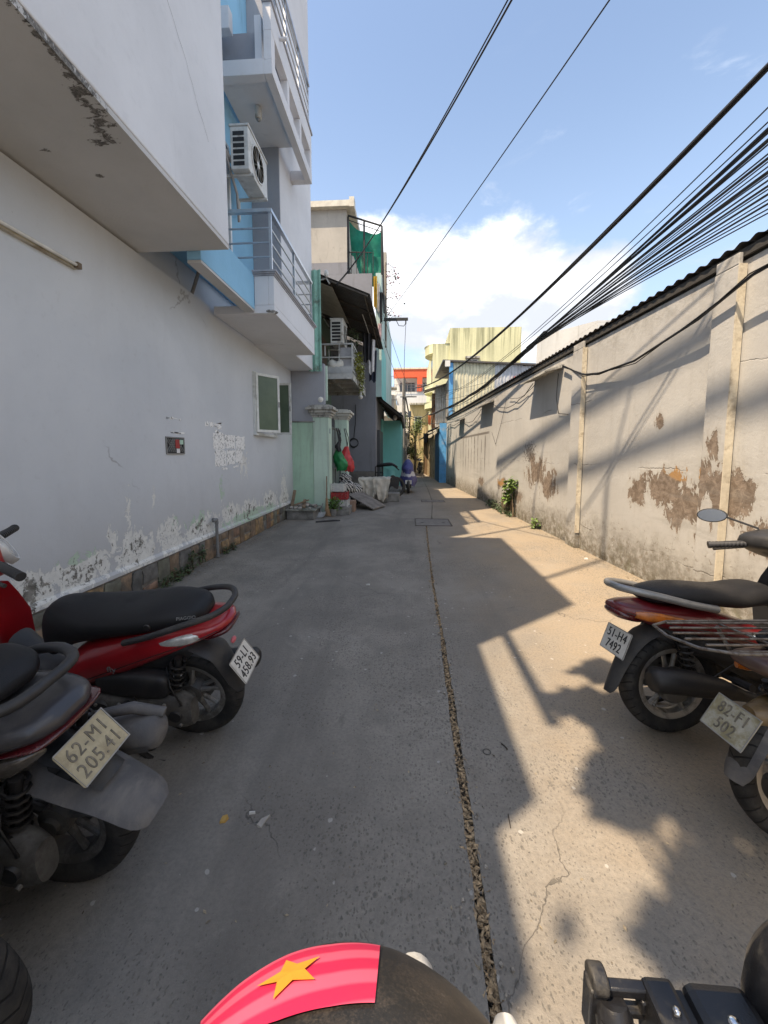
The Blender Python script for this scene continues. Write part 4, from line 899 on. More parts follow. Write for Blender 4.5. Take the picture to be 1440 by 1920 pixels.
window(yb, 4.35, 5.2, 8.05, 8.55, 30.0); MB().bx(4.25, 5.3, 29.7, 29.998, 8.58, 8.72).build('window_hood', OLDC, yb)
for x in (4.1, 6.3): window(yb, x, x + 1.0, 4.8, 6.0, 30.0)
wh = site('white_house', 'white house with roof railing at the far end of the alley', 'house', (-2, 44, 0))
MB().bx(-6, -1.55, 42, 50, -0.06, 8.55).build('wall', WHITER, wh); MB().bx(-6, -1.35, 41.2, 41.997, 7.6, 8.3).build('balcony', WHITER, wh); MB().bx(-6.1, -1.3, 41.1, 42, 8.3, 8.45).build('balcony_top', OLDC, wh)
railing(wh, -6, -1.4, 41.25, 8.46, 9.6, .3)
for z in (5.6, 3.0): window(wh, -3.4, -2.0, z, z + 1.6, 42.0, n=3); MB().bx(-3.6, -1.8, 41.5, 41.995, z + 1.7, z + 1.85).build('window_hood', OLDC, wh)
oh = site('orange_house', 'far white house whose top storey is painted bright orange', 'house', (0.5, 52, 0))
MB().bx(-1.5, 3.6, 50, 58, -0.06, 9.3).build('lower_wall', WHITER, oh)
ORG = mat('orange_paint', (0.62, 0.10, 0.035), 0.7, world=True)
MB().bx(-1.9, 3.6, 49.9, 50.6, 11.1, 12.1).bx(1.1, 1.75, 49.9, 50.6, 9.303, 11.097).bx(3.0, 3.6, 49.9, 50.6, 9.303, 11.097).build('orange_storey', ORG, oh)
MB().bx(-1.9, 3.55, 52.5, 57.9, 9.303, 11.9).build('set_back_wall', WHITER, oh); MB().bx(-1.95, 3.65, 49.8, 58, 12.103, 12.3).build('roof_edge', CREAMR, oh)
window(oh, -1.2, 0.9, 9.4, 10.9, 52.45, n=4); window(oh, 1.9, 2.95, 9.4, 10.9, 52.45, n=3)
railing(oh, -1.9, 3.6, 49.85, 9.303, 10.2, .35)
for x in (-0.9, 0.8, 2.3): window(oh, x, x + .9, 6.2, 7.6, 50.0)
cb = site('cream_house', 'stained cream house closing the view behind the utility pole', 'house', (1, 37, 0))
MB().bx(0.15, 1.8, 36, 42, -0.06, 5.9).build('wall', streaked('stained_ochre_render', (0.58, 0.49, 0.30), (0.20, 0.15, 0.09), 0.7, 0.3, 1.2), cb)
MB().bx(-1.6, 0.147, 37.5, 42, -0.06, 6.1).build('back_wall', WHITER, cb); window(cb, -0.9, -0.1, 4.2, 5.5, 37.5); window(cb, 0.55, 1.25, 3.7, 4.9, 36.0); MB().bx(0.1, 1.9, 35.4, 35.997, 5.9, 6.05).build('roof_edge', OLDC, cb)
MB().bx(-1.6, 0.1, 36.6, 37.4, 3.2, 3.5).build('balcony', WHITER, cb); railing(cb, -1.6, 0.1, 36.62, 3.5, 4.4, .14)
ph = site('pink_house', 'narrow beige house with open windows left of the utility pole', 'house', (-1.3, 30, 0))
MB().bx(-4.5, -1.0, 27.5, 35, -0.06, 5.6).build('wall', streaked('beige_render', (0.56, 0.50, 0.43), (0.3, 0.26, 0.22), 0.4), ph); MB().bx(-4.5, -0.75, 26.9, 27.497, 4.1, 4.35).build('balcony', WHITER, ph); railing(ph, -4.5, -0.8, 26.95, 4.351, 5.2, .14)
window(ph, -1.75, -1.15, 4.5, 5.5, 27.5)
MB().bx(-1.7, -0.8, 26.5, 27.4, 5.9, 6.0).build('canopy', OLDC, ph)
# corrugated buildings on the right behind the wall
sh = site('corrugated_house', 'house of upright corrugated sheets with blue corner post and flat dark roof', 'house', (4, 22, 0))
CY = corrugated('yellowed_corrugated', (0.60, 0.57, 0.42), -0.15); CG = corrugated('zinc_corrugated', (0.46, 0.48, 0.51), -0.1)
x = 2.36; k = 0
while x < 6.7:
    x1 = x + 0.72; c = MB(); wave_sheet(c, (x, 21.0 + .012 * (k % 2), 1.0), (0.735, 0, 0), (0, 0, 5.35 - .08 * (x - 2.3) - 0.0), 4.5, 0.02)
    c.build('corrugated_sheet', CY if k in (0, 1, 2) else CG, sh, smooth=60); x = x1; k += 1
MB().bx(2.35, 6.6, 21.05, 27, -0.06, 5.9).build('inner_wall', CONC, sh)
BLUEP = mat('bright_blue_paint', (0.10, 0.34, 0.66), 0.55, dirt=(0.3, 0.35, 0.4), dirt_amt=0.25, world=True)
MB().bx(2.16, 2.345, 20.9, 21.2, -0.06, 6.25).build('corner_post', BLUEP, sh)
MB().add([(1.8, 20.8, 6.32), (7.2, 20.8, 6.02), (7.2, 27, 6.3), (1.8, 27, 6.6), (1.8, 20.8, 6.40), (7.2, 20.8, 6.10), (7.2, 27, 6.38), (1.8, 27, 6.68)], [(3, 2, 1, 0), (4, 5, 6, 7), (0, 1, 5, 4), (1, 2, 6, 5), (2, 3, 7, 6), (3, 0, 4, 7)]).build('roof', DGREY, sh)
MB().bx(1.9, 2.155, 20.6, 20.7, 6.0, 6.3).build('gutter', WHITER, sh)
for k, (x, z) in enumerate(((5.55, 5.35), (5.75, 5.4))):
    b = site('red_bell', 'small red hanging %s on the corrugated wall' % ('ornament, the left one of two' if k == 0 else 'ornament, the right one of two'), 'ornament', (x, 20.9, z), 'red ornaments'); MB().lathe([(.02, .16), (.07, .06), (.11, 0), (.02, -.03)], (x, 20.9, z), 2, 10).build('bell', mat('red_plastic', (0.45, 0.05, 0.04), 0.5), b, smooth=60)
s2 = site('zinc_shed', 'grey zinc clad upper storey with a rusty awning beyond the blue post', 'house', (2.1, 26, 0))
for k in range(2):
    c = MB(); wave_sheet(c, (1.72 + k * .66, 25.0 + .02 * k, 3.2), (0.68, 0, 0), (0, 0, 2.6 + .15 * k), 4.5, 0.02); c.build('corrugated_sheet', CG, s2, smooth=60)
MB().bx(1.75, 3.0, 25.05, 29, -0.06, 5.7).build('wall', CREAMR, s2); MB().add([(1.0, 24.3, 5.35), (3.0, 24.3, 5.95), (3.0, 26.5, 6.1), (1.0, 26.5, 5.5), (1.0, 24.3, 5.40), (3.0, 24.3, 6.0), (3.0, 26.5, 6.15), (1.0, 26.5, 5.55)], [(3, 2, 1, 0), (4, 5, 6, 7), (0, 1, 5, 4), (1, 2, 6, 5), (2, 3, 7, 6), (3, 0, 4, 7)]).build('awning', DGREY, s2)
MB().bx(1.50, 1.74, 25.0, 25.2, 2.9, 5.3).build('open_shutter', mat('rust_brown', (0.13, 0.075, 0.045), 0.8, world=True), s2)
# shop row along the right beyond the wall: blue end post, blue shutter, tan shutters, awnings
sp = site('shop_row', 'row of low shops with blue end post, tan shutters and dark awnings', 'shop', (1.7, 23, 0))
MB().bx(1.60, 1.94, 19.75, 20.0, -0.06, 3.02).build('end_post', BLUEP, sp)
DKB = mat('deep_blue_shutter', (0.03, 0.12, 0.25), 0.5, world=True)
TAN = mat('tan_shutter', (0.36, 0.28, 0.17), 0.6, dirt=(0.15, 0.1, 0.06), dirt_amt=0.4, world=True)
def side_panel(y0, x0, y1, x1, z1, m, nm, n=6):
    c = MB(); wave_sheet(c, (x0, y0, 0.0), (x1 - x0, y1 - y0, 0), (0, 0, z1), n, 0.015); c.build(nm, m, sp, smooth=60)
side_panel(20.02, 1.60, 22.2, 1.55, 2.6, DKB, 'shutter'); side_panel(22.25, 1.56, 24.2, 1.45, 2.55, TAN, 'shutter'); side_panel(24.25, 1.46, 26.4, 1.32, 2.5, TAN, 'shutter'); side_panel(26.45, 1.33, 29.0, 1.15, 2.4, mat('brown_shutter', (0.17, 0.11, 0.06), 0.7, world=True), 'shutter')
MB().add([(1.7, 20.01, -.06), (1.65, 24, -.06), (1.3, 29.2, -.06), (2.3, 29.2, -.06), (2.3, 20.01, -.06), (1.7, 20.01, 3.0), (1.65, 24, 3.0), (1.3, 29.2, 3.0), (2.3, 29.2, 3.0), (2.3, 20.01, 3.0)], [(0, 1, 6, 5), (1, 2, 7, 6), (2, 3, 8, 7), (3, 4, 9, 8), (4, 0, 5, 9), (5, 6, 7, 8, 9)]).build('wall', CREAMR, sp)
for y0, y1, x, z in ((20.1, 22.6, 1.56, 2.92), (22.7, 25.2, 1.46, 2.78), (25.3, 28.8, 1.28, 2.7)):
    c = MB(); wave_sheet(c, (x + .1, y0, z), (0, y1 - y0, 0), (-.62, 0, -.26), 14, .012); c.build('awning', DGREY if y0 < 25 else corrugated('green_awning', (0.10, 0.16, 0.11), .3), sp, smooth=60)
    MB().tube([(x - .5, y0, z - .25), (x - .5, y1, z - .25)], .02, 5).build('awning_pole', IRON, sp)
cloth('hanging_cloth', 'dark ragged cloth hanging from the first shop awning beyond the wall', 'cloth', (0.05, 0.05, 0.05), 1.02, 22.4, 2.1, 2.65, .3, 71)
cloth('hanging_cloth', 'orange cloth hanging in the sun above the shop awnings', 'cloth', (0.45, 0.15, 0.06), 1.35, 24.8, 3.3, 3.9, .22, 72)
# lean-tos beyond the teal house
lt = site('lean_to', 'low grey awning with posts beyond the teal house', 'awning', (-0.4, 25, 0))
c = MB(); wave_sheet(c, (-1.0, 24.2, 3.15), (0, 4, 0), (1.0, 0, -.42), 28, .012); c.build('sheet', LGREY, lt, smooth=60)
pm2 = MB()
for yy in (24.3, 26.2, 28.0): pm2.tube([(-.1, yy, 0), (-.1, yy, 2.75)], .03, 6)
pm2.tube([(-.08, 24.2, 2.75), (-.08, 28.2, 2.75)], .03, 6); pm2.build('post', IRON, lt)
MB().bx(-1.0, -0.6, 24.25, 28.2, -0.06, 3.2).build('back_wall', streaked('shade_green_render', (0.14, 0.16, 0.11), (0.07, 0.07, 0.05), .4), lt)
# utility pole
up = site('utility_pole', 'weathered grey utility pole where the alley narrows', 'pole', (-0.27, 24, 0))
MB().tube([(-0.27, 24, -.05), (-0.28, 24, 6.05)], [.13, .10], 12).build('shaft', mat('grey_timber', (0.22, 0.205, 0.185), 0.85, world=True), up, smooth=40)
MB().bx(-0.5, 0.5, 23.86, 23.92, 4.9, 4.97).build('cross_arm', IRON, up); MB().tube([(-0.16, 23.9, 4.9), (0.1, 23.85, 3.6), (0.03, 23.9, 2.4)], .04, 6).build('cable_riser', MATS['black_cable'], up)
MB().bx(-.02, .18, 23.7, 23.84, 3.7, 4.05).build('junction_box', mat('box_grey', (0.2, 0.2, 0.2), 0.6), up)
# trees
def tree(name, label, x, y, h, r, nl, seed, col):
    rnd = random.Random(seed); t = site(name, label, 'tree', (x, y, 0)); tk = MB(); lv = MB()
    tk.tube([(x, y, -.05), (x + .05, y, h * .35), (x - .03, y + .05, h * .62)], [.10, .075, .05], 8)
    for k in range(9):
        a = rnd.uniform(0, 6.28); z0 = h * rnd.uniform(.35, .62); tip = Vector((x + math.cos(a) * r * rnd.uniform(.5, .95), y + math.sin(a) * r * rnd.uniform(.5, .95), h * rnd.uniform(.6, .98)))
        mid = (Vector((x, y, z0)) + tip) / 2 + Vector((0, 0, .15)); tk.tube([(x, y, z0), mid, tip], [.045, .028, .01], 5)
        leaf_cloud(lv, tip, (r * .42, r * .42, r * .33), nl // 9, .16, rnd); leaf_cloud(lv, mid, (r * .3, r * .3, r * .25), nl // 22, .15, rnd)
    tk.build('trunk', mat('bark', (0.12, 0.095, 0.07), 0.95, var=.3), t); lv.build('crown', col, t)
    return t
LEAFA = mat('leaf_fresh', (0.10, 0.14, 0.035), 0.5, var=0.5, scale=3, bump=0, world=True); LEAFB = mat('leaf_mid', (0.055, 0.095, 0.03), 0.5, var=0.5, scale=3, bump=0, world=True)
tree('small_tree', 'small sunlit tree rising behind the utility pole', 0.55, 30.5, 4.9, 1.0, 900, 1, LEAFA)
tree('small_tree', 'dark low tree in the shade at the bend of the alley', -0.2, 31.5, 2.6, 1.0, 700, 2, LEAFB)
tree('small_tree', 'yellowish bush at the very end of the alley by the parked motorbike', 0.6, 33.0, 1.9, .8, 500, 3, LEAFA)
# big tree behind the viewer, known only by the shade it throws on the right side
t = tree('shade_tree', 'leafy street tree behind the viewer shading the right side of the alley', -1.30, -2.6, 8.2, 1.9, 300, 5, LEAFB)
rnd = random.Random(15); lv = MB(); lim = MB()
for (gx, gy, zz, rx, ry) in ((1.36, 2.62, 5.8, .14, .05), (1.02, 2.26, 6.0, .14, .07), (1.30, 2.20, 6.1, .24, .15), (1.62, 2.12, 5.8, .3, .2), (1.30, 1.95, 6.2, .28, .13), (1.62, 1.78, 5.9, .34, .17), (0.92, 1.62, 6.3, .08, .09), (1.00, 1.72, 6.1, .12, .06), (1.36, 1.60, 6.0, .26, .11), (1.75, 1.45, 5.9, .3, .15), (1.10, 1.30, 6.1, .10, .045), (1.26, 1.25, 6.0, .14, .05), (.90, 1.12, 6.1, .10, .04), (1.04, 1.06, 6.1, .09, .035), (1.9, 2.9, 5.8, .2, .12)):
    k = zz / SUN.z; c = Vector((gx + SUN.x * k, gy + SUN.y * k, zz))
    leaf_cloud(lv, c, (rx, ry, .16), int(1600 * (rx * ry) ** .75) * 4 + 120, .12, rnd)
    lim.tube([(-1.3, -2.55, 4.4), (Vector((-1.3, -2.55, 4.4)) + c) / 2 + Vector((0, 0, .4)), c], [.05, .03, .01], 5)
o1 = lv.build('foliage', LEAFB, t); o2 = lim.build('limb', MATS['bark'], t)

# ------------------------------------------------------------------ right: long weathered wall, roof edge, hoods, cables
rw = thing('boundary_wall', 'long weathered render wall along the right side with fallen plaster patches', 'wall', (3.02, 1, 0), (0, 0, math.atan2(1.094, 18.6)))
RWI = (Matrix.Translation((3.02, 1, 0)) @ Matrix.Rotation(math.atan2(1.094, 18.6), 4, 'Z')).inverted()
bw = MB().bx(0, .22, -8, 18.63, -0.06, 3.14); bw.build('wall', RWALL, rw)
STRIP = mat('cream_lit_strip', (0.62, 0.56, 0.44), .8, 0, .15, 6, .4, 40, dirt=(0.30, 0.25, 0.18), dirt_amt=.4, dscale=6, world=True)
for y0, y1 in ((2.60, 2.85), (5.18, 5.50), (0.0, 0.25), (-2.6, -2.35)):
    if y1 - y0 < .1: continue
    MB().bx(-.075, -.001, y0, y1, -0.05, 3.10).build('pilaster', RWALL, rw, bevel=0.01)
    MB().bx(-.082, -.015, y0 - .012, y0 - .001, 0.25, 3.10).build('lit_corner_strip', STRIP, rw)  # cream strip painted pale to give the pilaster's near face its sunlit brightness
    MB().bx(-.073, -.035, y0 + .01, y1 - .01, 3.101, 3.20).build('pilaster_cap', RWALL, rw, bevel=0.008)
rs = MB(); wave_sheet(rs, (-.06, -8, 3.27), (0, 27, 0), (4.2, 0, .34), 190, .014); rs.build('roof_sheet', DGREY, rw, smooth=70)
MB().bx(-.03, .0, -8, 18.6, 3.165, 3.235).bx(.02, .3, -8, 18.6, 3.145, 3.24).build('eave_board', mat('black_timber', (0.05, 0.047, 0.043), 0.8), rw)
for i, (y0, y1, z, pr) in enumerate(((5.95, 7.25, 2.93, .30), (10.2, 11.6, 2.92, .26), (14.2, 15.2, 2.80, .24))):
    hd = tag(MB().add([(0.0, 0, .05), (0.0, y1 - y0, .05), (-pr, y1 - y0, -.03), (-pr, 0, -.03), (0.0, 0, .10), (0.0, y1 - y0, .10), (-pr, y1 - y0, .0), (-pr, 0, .0)], [(0, 1, 2, 3), (7, 6, 5, 4), (0, 3, 7, 4), (1, 5, 6, 2), (2, 6, 7, 3)]).build('window_hood', OLDC), ('nearest concrete hood on the right wall, the largest', 'middle concrete hood on the right wall', 'farthest concrete hood on the right wall near the blue post')[i], 'hood', 'hoods on the right wall')
    hd.matrix_world = RWI.inverted() @ Matrix.Translation((-.001, y0, z))
pb = tag(MB().bx(5.06, 9, 11, 16, -0.06, 5.0).build('pale_house', WHITER), 'white house wall showing above the roof of the right wall', 'house')
hz = pb
MB().add([(5.06, 11, 5.003), (5.06, 16, 5.003), (5.06, 16, 6.1), (5.06, 11, 5.05), (9, 11, 5.003), (9, 16, 5.003), (9, 16, 6.1), (9, 11, 5.05)], [(0, 3, 2, 1), (4, 5, 6, 7), (0, 4, 7, 3), (3, 7, 6, 2), (1, 2, 6, 5)]).build('parapet', WHITER, pb)

# cables strung along the right wall face
CAB = mat('black_cable2', (0.022, 0.022, 0.023), 0.55)
def RWp(x, y, z): return RWI.inverted() @ Vector((x, y, z))
def sagging(a, b, sag, n=14, wob=0.0, seed=0):
    rnd = random.Random(seed); a, b = Vector(a), Vector(b)
    return [a.lerp(b, t / n) + Vector((rnd.uniform(-wob, wob), 0, -4 * sag * (t / n) * (1 - t / n) + rnd.uniform(-wob, wob))) for t in range(n + 1)]
def cable(pts, r, label, group=None, n=6):
    return tag(MB().tube(pts, r, n).build('cable', CAB, None, smooth=70), label, 'cable', group)
loc = lambda L: [RWp(*q) for q in L]
c = MB()
P0 = [(-.16, -3, 3.15), (-.12, 1.2, 3.02), (-.14, 2.4, 2.92), (-.12, 2.95, 2.76), (-.10, 3.9, 2.60), (-.07, 4.7, 2.62), (-.08, 5.1, 2.68), (-.05, 5.9, 2.98)]
c.tube(loc(P0), .014, 6)
for k in range(3):
    rnd = random.Random(k); c.tube(loc([(x - rnd.uniform(-.02, .03), y, z + rnd.uniform(-.03, .025)) for x, y, z in P0]), .006, 5)
tag(c.build('cable_bundle', CAB, None, smooth=70), 'loose black cable bundle sagging along the face of the right wall near the pilasters', 'cable')
cable(loc(sagging((-.05, 7.2, 2.92), (-.05, 10.2, 2.90), .28, 12, .012, 3)), .008, 'thin cable sagging between the nearest and middle hoods', 'thin cables on the right wall')
cable(loc(sagging((-.04, 7.1, 2.90), (-.04, 8.8, 2.86), .12, 10, .01, 4)), .006, 'short loop of thin cable beside the nearest hood', 'thin cables on the right wall')
cable(loc(sagging((-.05, 11.5, 2.88), (-.05, 14.3, 2.78), .22, 12, .015, 5)), .008, 'thin cable sagging between the middle and farthest hoods', 'thin cables on the right wall')
cable(loc([(-.03, 9.0, 2.86), (-.025, 9.4, 2.3), (-.02, 9.9, 1.75), (-.02, 10.3, 2.1)]), .005, 'thin wire hanging down the right wall in a long V', 'thin cables on the right wall')
cable(loc([(-.03, 6.1, 2.9), (-.03, 6.15, 2.5), (-.025, 6.05, 2.2), (-.02, 5.7, 2.15)]), .006, 'wire hanging down below the nearest hood', 'thin cables on the right wall')
cable(loc([(-.03, 15.1, 2.78), (-.05, 16.3, 2.72), (-.06, 17.4, 2.85), (-.05, 18.4, 2.7)]), .01, 'cable running from the farthest hood to the blue post', 'thin cables on the right wall')
# cables overhead
def over(a, b, sag, r, label, group='overhead cables above the right wall', twist=0, seed=0):
    pts = sagging(a, b, sag, 40)
    if not twist: return cable(pts, r, label, group)
    c = MB(); rnd = random.Random(seed)
    for k in range(twist):
        ph = 2 * PI * k / twist; c.tube([p + Vector((math.cos(ph + i * .35), 0, math.sin(ph + i * .35))) * r * 1.1 for i, p in enumerate(pts)], r, 5)
    return tag(c.build('cable', CAB, None, smooth=70), label, 'cable', group)
def fit(p0, p1, p2, y0, y1, n=36):
    """smooth curve through three points, as a function of the distance along the alley"""
    def L(y, k):
        a, b, c = p0[1], p1[1], p2[1]
        return p0[k] * (y - b) * (y - c) / ((a - b) * (a - c)) + p1[k] * (y - a) * (y - c) / ((b - a) * (b - c)) + p2[k] * (y - a) * (y - b) / ((c - a) * (c - b))
    return [Vector((L(y, 0), y, L(y, 2))) for y in [y0 + (y1 - y0) * t / n for t in range(n + 1)]]
c = MB(); pts = fit((2.736, 3.4, 4.45), (2.19, 7.8, 4.19), (0.0, 24, 5.5), -2.5, 24)
for k in range(4):
    ph = 2 * PI * k / 4; c.tube([p + Vector((math.cos(ph + i * .22), 0, math.sin(ph + i * .22))) * .016 for i, p in enumerate(pts)], .013, 6)
tag(c.build('power_cable', CAB, None, smooth=70), 'thick twisted black power cable, the highest of those over the right wall', 'cable', 'overhead cables above the right wall')
rnd = random.Random(77)
fan = [(4.17, .006), (4.06, .006), (4.01, .014), (3.985, .009), (3.93, .016), (3.90, .007), (3.83, .007), (3.80, .012), (3.775, .006), (3.74, .006), (3.70, .015), (3.675, .006), (3.64, .008), (3.60, .010), (3.575, .006), (3.54, .010), (3.50, .006), (3.47, .009), (3.43, .006), (3.40, .006)]
ORD = 'first second third fourth fifth sixth seventh eighth ninth tenth eleventh twelfth thirteenth fourteenth fifteenth sixteenth seventeenth eighteenth'.split()
for i, (z, r_) in enumerate(fan):
    x3 = 2.77 + .004 * i
    if i < 2: pts = fit((x3, 3.4, z), (2.35, 8.5, 3.80 - i * .05), (1.2, 22, 4.7 - i * .2), -2.5, 22)
    else: pts = fit((x3, 3.4, z), (2.66 + rnd.uniform(-.02, .02), 8.5, 3.87 - .004 * i + rnd.uniform(-.03, .015)), (2.05 + rnd.uniform(-.03, .03), 20.5, 3.72 + rnd.uniform(-.05, .05)), -2.0, 9.0, 16)
    tag(MB().tube(pts, r_, 5).build('cable', CAB, None, smooth=70), ('upper' if i == 0 else 'lower') + ' of the two thin cables just under the thick twisted one' if i < 2 else '%s cable in the right wall fan, %s from the top at the right edge' % ('thick' if r_ > .011 else 'medium' if r_ > .0075 else 'thin', ORD[i - 2]), 'cable', 'overhead cables above the right wall' if i < 2 else 'fan of cables above the right wall')
c = MB(); core = fit((2.66, 8.5, 3.84), (2.33, 15.0, 3.68), (1.35, 22.5, 3.75), 8.0, 23)
for k in range(7):
    rnd = random.Random(k); ph = rnd.uniform(0, 6.28); c.tube([p + Vector((math.cos(ph + i * .3), 0, math.sin(ph + i * .3))) * (.03 + .018 * math.sin(i * .9 + k)) for i, p in enumerate(core)], rnd.uniform(.012, .02), 5)
for k in range(5):
    rnd = random.Random(k + 20); a = core[rnd.randint(2, 10)]; b = core[rnd.randint(22, 34)]; c.tube(sagging(a, b, rnd.uniform(.08, .35), 12), .007, 5)
tag(c.build('cable_bundle', CAB, None, smooth=70), 'thick tangled black cable bundle running down the alley past the blue post', 'cable')
c = MB()
for k in range(3): c.tube([(2.15 + .16 * (1 + .2 * k) * math.sin(j * .42), 19.3 + .02 * k, 3.35 + .2 * (1 + .15 * k) * math.cos(j * .42)) for j in range(16)], .01, 5)
tag(c.build('cable_coil', CAB, None, smooth=70), 'loops of spare cable hung beside the blue post', 'cable')
for k, dx in enumerate((0, -.012)):
    cable([p + Vector((dx * (p.y - 8), 0, 0.02 * k)) for p in fit((-1.75, 9.4, 5.42), (-.46, 6.6, 5.22), (.88, 4, 5.64), .8, 9.4)], .0095 if k else .007, ('thinner' if k == 0 else 'thicker') + ' of the two cables crossing from the green house roof to the upper right', 'cables crossing the alley')
cable(sagging((2.52, .6, 5.25), (-.95, 14.6, 6.35), .12, 40), .007, 'single cable crossing the alley high towards the tall grey house', 'cables crossing the alley')
cable(sagging((-1.0, 15.5, 6.9), (0.2, 23.9, 5.0), .1, 20), .009, 'straight wire from the iron arm to the cross arm of the utility pole')
cable(sagging((-1.0, 15.6, 6.0), (-.2, 23.8, 5.6), .4, 20), .009, 'slack wire from the teal house to the top of the utility pole')
cable(sagging((-.27, 24, 4.2), (1.7, 25, 4.6), .7, 20), .02, 'slack cable from the utility pole to the zinc shed')
cable(sagging((-.27, 24, 3.9), (2.2, 21, 3.2), .3, 20), .014, 'cable from the utility pole to the foot of the blue corner post')
for k in range(4): cable(sagging((1.9, 20.6, 3.4 + .45 * k), (3.4 + .5 * k, 20.95, 4.0 + .5 * k), .1, 10), .008, 'thin wire climbing across the corrugated house front, %s from the bottom' % ORD[k], 'wires on the corrugated house')
# ------------------------------------------------------------------ motorbikes
RUB, ra = custom('tyre_rubber')
rp = ra.n('ShaderNodeTexCoord').outputs['Object']; rs_ = ra.n('ShaderNodeSeparateXYZ', None, Vector=rp)
ang = ra.math('ARCTAN2', rs_.outputs[2], rs_.outputs[0])
gro = ra.math('ABSOLUTE', ra.math('SINE', ra.math('ADD', ra.math('MULTIPLY', ang, 17.0), ra.math('MULTIPLY', ra.math('ABSOLUTE', rs_.outputs[1]), 42.0))))
rad = ra.vm('LENGTH', ra.vm('MULTIPLY', rp, (1, 0, 1)))
grv = ra.math('MULTIPLY', ra.ramp(gro, 0.28, 0.14), ra.ramp(rad, 0.235, 0.245))
dst = ra.math('MULTIPLY', ra.ramp(ra.noise(rp, 9, 7, .7), .40, .72), 0.75)
rcol = ra.mix(dst, (0.016, 0.016, 0.017), (0.062, 0.056, 0.048)); rcol = ra.mix(grv, rcol, (0.008, 0.008, 0.008))
finish(ra, rcol, 0.75, ra.math('SUBTRACT', ra.math('MULTIPLY', ra.noise(rp, 60, 4), .2), grv), 0.8, 0.006, 0.35)
BP = mat('black_plastic', (0.028, 0.028, 0.03), 0.5, 0, 0.25, 6, 0.12, 160, dirt=(0.075, 0.068, 0.058), dirt_amt=0.32, dscale=4)
DUSTY = mat('dusty_plastic', (0.105, 0.103, 0.105), 0.8, 0, 0.25, 5, 0.25, 140, dirt=(0.19, 0.175, 0.16), dirt_amt=0.5, dscale=5)
VINYL = mat('seat_vinyl', (0.014, 0.014, 0.0155), 0.5, 0, 0.15, 5, 0.35, 330, dirt=(0.03, 0.029, 0.028), dirt_amt=0.2, dscale=3, spec=.3)
REDP = mat('red_paint', (0.33, 0.012, 0.018), 0.28, 0.0, 0.08, 4, 0.0, 40, dirt=(0.15, 0.05, 0.045), dirt_amt=0.18, dscale=4, coat=0.6)
DRED = mat('dark_red_paint', (0.13, 0.008, 0.011), 0.3, 0.0, 0.1, 4, 0.0, 40, dirt=(0.09, 0.05, 0.04), dirt_amt=0.25, dscale=4, coat=0.5)
MAROON = mat('maroon_paint', (0.045, 0.008, 0.012), 0.32, 0.0, 0.15, 3, 0.03, 40, dirt=(0.10, 0.07, 0.045), dirt_amt=0.4, dscale=3, coat=0.4)
CHARC = mat('charcoal_paint', (0.05, 0.048, 0.052), 0.4, 0.1, 0.15, 4, 0.05, 60, dirt=(0.13, 0.12, 0.11), dirt_amt=0.45, dscale=4, coat=0.3)
ALLOY = mat('cast_alloy', (0.36, 0.35, 0.33), 0.45, 0.7, 0.15, 8, 0.15, 90, dirt=(0.11, 0.10, 0.085), dirt_amt=0.45, dscale=7)
GREYAL = mat('dirty_engine_alloy', (0.15, 0.145, 0.135), 0.6, 0.4, 0.25, 7, 0.3, 70, dirt=(0.06, 0.055, 0.05), dirt_amt=0.5, dscale=6)
CHROME = mat('chrome', (0.72, 0.72, 0.72), 0.14, 1.0, 0.05, 5, 0.0)
BLKM = mat('black_exhaust', (0.022, 0.021, 0.021), 0.5, 0.2, 0.3, 6, 0.15, 80, dirt=(0.07, 0.06, 0.05), dirt_amt=0.3)
LENSC = mat('clear_lens', (0.62, 0.62, 0.60), 0.10, 0.35, 0.25, 22, 0.5, 60, coat=0.6)
LENSR = mat('red_lens', (0.07, 0.004, 0.007), 0.15, 0, 0.3, 25, 0.3, 80, coat=0.8)
LENSA = mat('amber_lens', (0.42, 0.12, 0.015), 0.18, 0, 0.3, 25, 0.3, 80, coat=0.6)
PLATEW = mat('plate_white', (0.62, 0.61, 0.57), 0.5, 0, 0.1, 12, 0.05, 60, dirt=(0.36, 0.33, 0.27), dirt_amt=0.25, dscale=9)
PLATEY = mat('plate_dusty', (0.47, 0.41, 0.27), 0.7, 0, 0.15, 16, 0.3, 60, dirt=(0.30, 0.25, 0.16), dirt_amt=0.45, dscale=9)
PLATEF = mat('plate_faded', (0.50, 0.48, 0.40), 0.7, 0, 0.2, 14, 0.3, 60, dirt=(0.26, 0.22, 0.10), dirt_amt=0.65, dscale=12)
INK = mat('plate_ink', (0.02, 0.02, 0.022), 0.6); INKF = mat('plate_ink_worn', (0.17, 0.15, 0.115), 0.7, var=.4, scale=30)
LETW = mat('pale_lettering', (0.5, 0.5, 0.5), 0.5)

def ring(x, zc, hw, hh, n=2.6, seg=22, yc=0.0, flat=0.0):
    out = []
    for k in range(seg):
        a = 2 * PI * k / seg; c_, s_ = math.cos(a), math.sin(a)
        y = hw * math.copysign(abs(c_) ** (2 / n), c_); z = hh * math.copysign(abs(s_) ** (2 / n), s_)
        if s_ < 0: z *= (1 - flat)
        out.append((x, yc + y, zc + z))
    return out
def spline(st, n):
    """resample a list of stations (tuples of numbers) with Catmull-Rom for smooth bodies"""
    out = []
    for i in range(len(st) - 1):
        p0, p1, p2, p3 = st[max(i - 1, 0)], st[i], st[i + 1], st[min(i + 2, len(st) - 1)]
        for k in range(n):
            t = k / n
            out.append(tuple(.5 * (2 * b + (c - a) * t + (2 * a - 5 * b + 4 * c - d) * t * t + (3 * b - a - 3 * c + d) * t ** 3) for a, b, c, d in zip(p0, p1, p2, p3)))
    out.append(tuple(st[-1])); return out
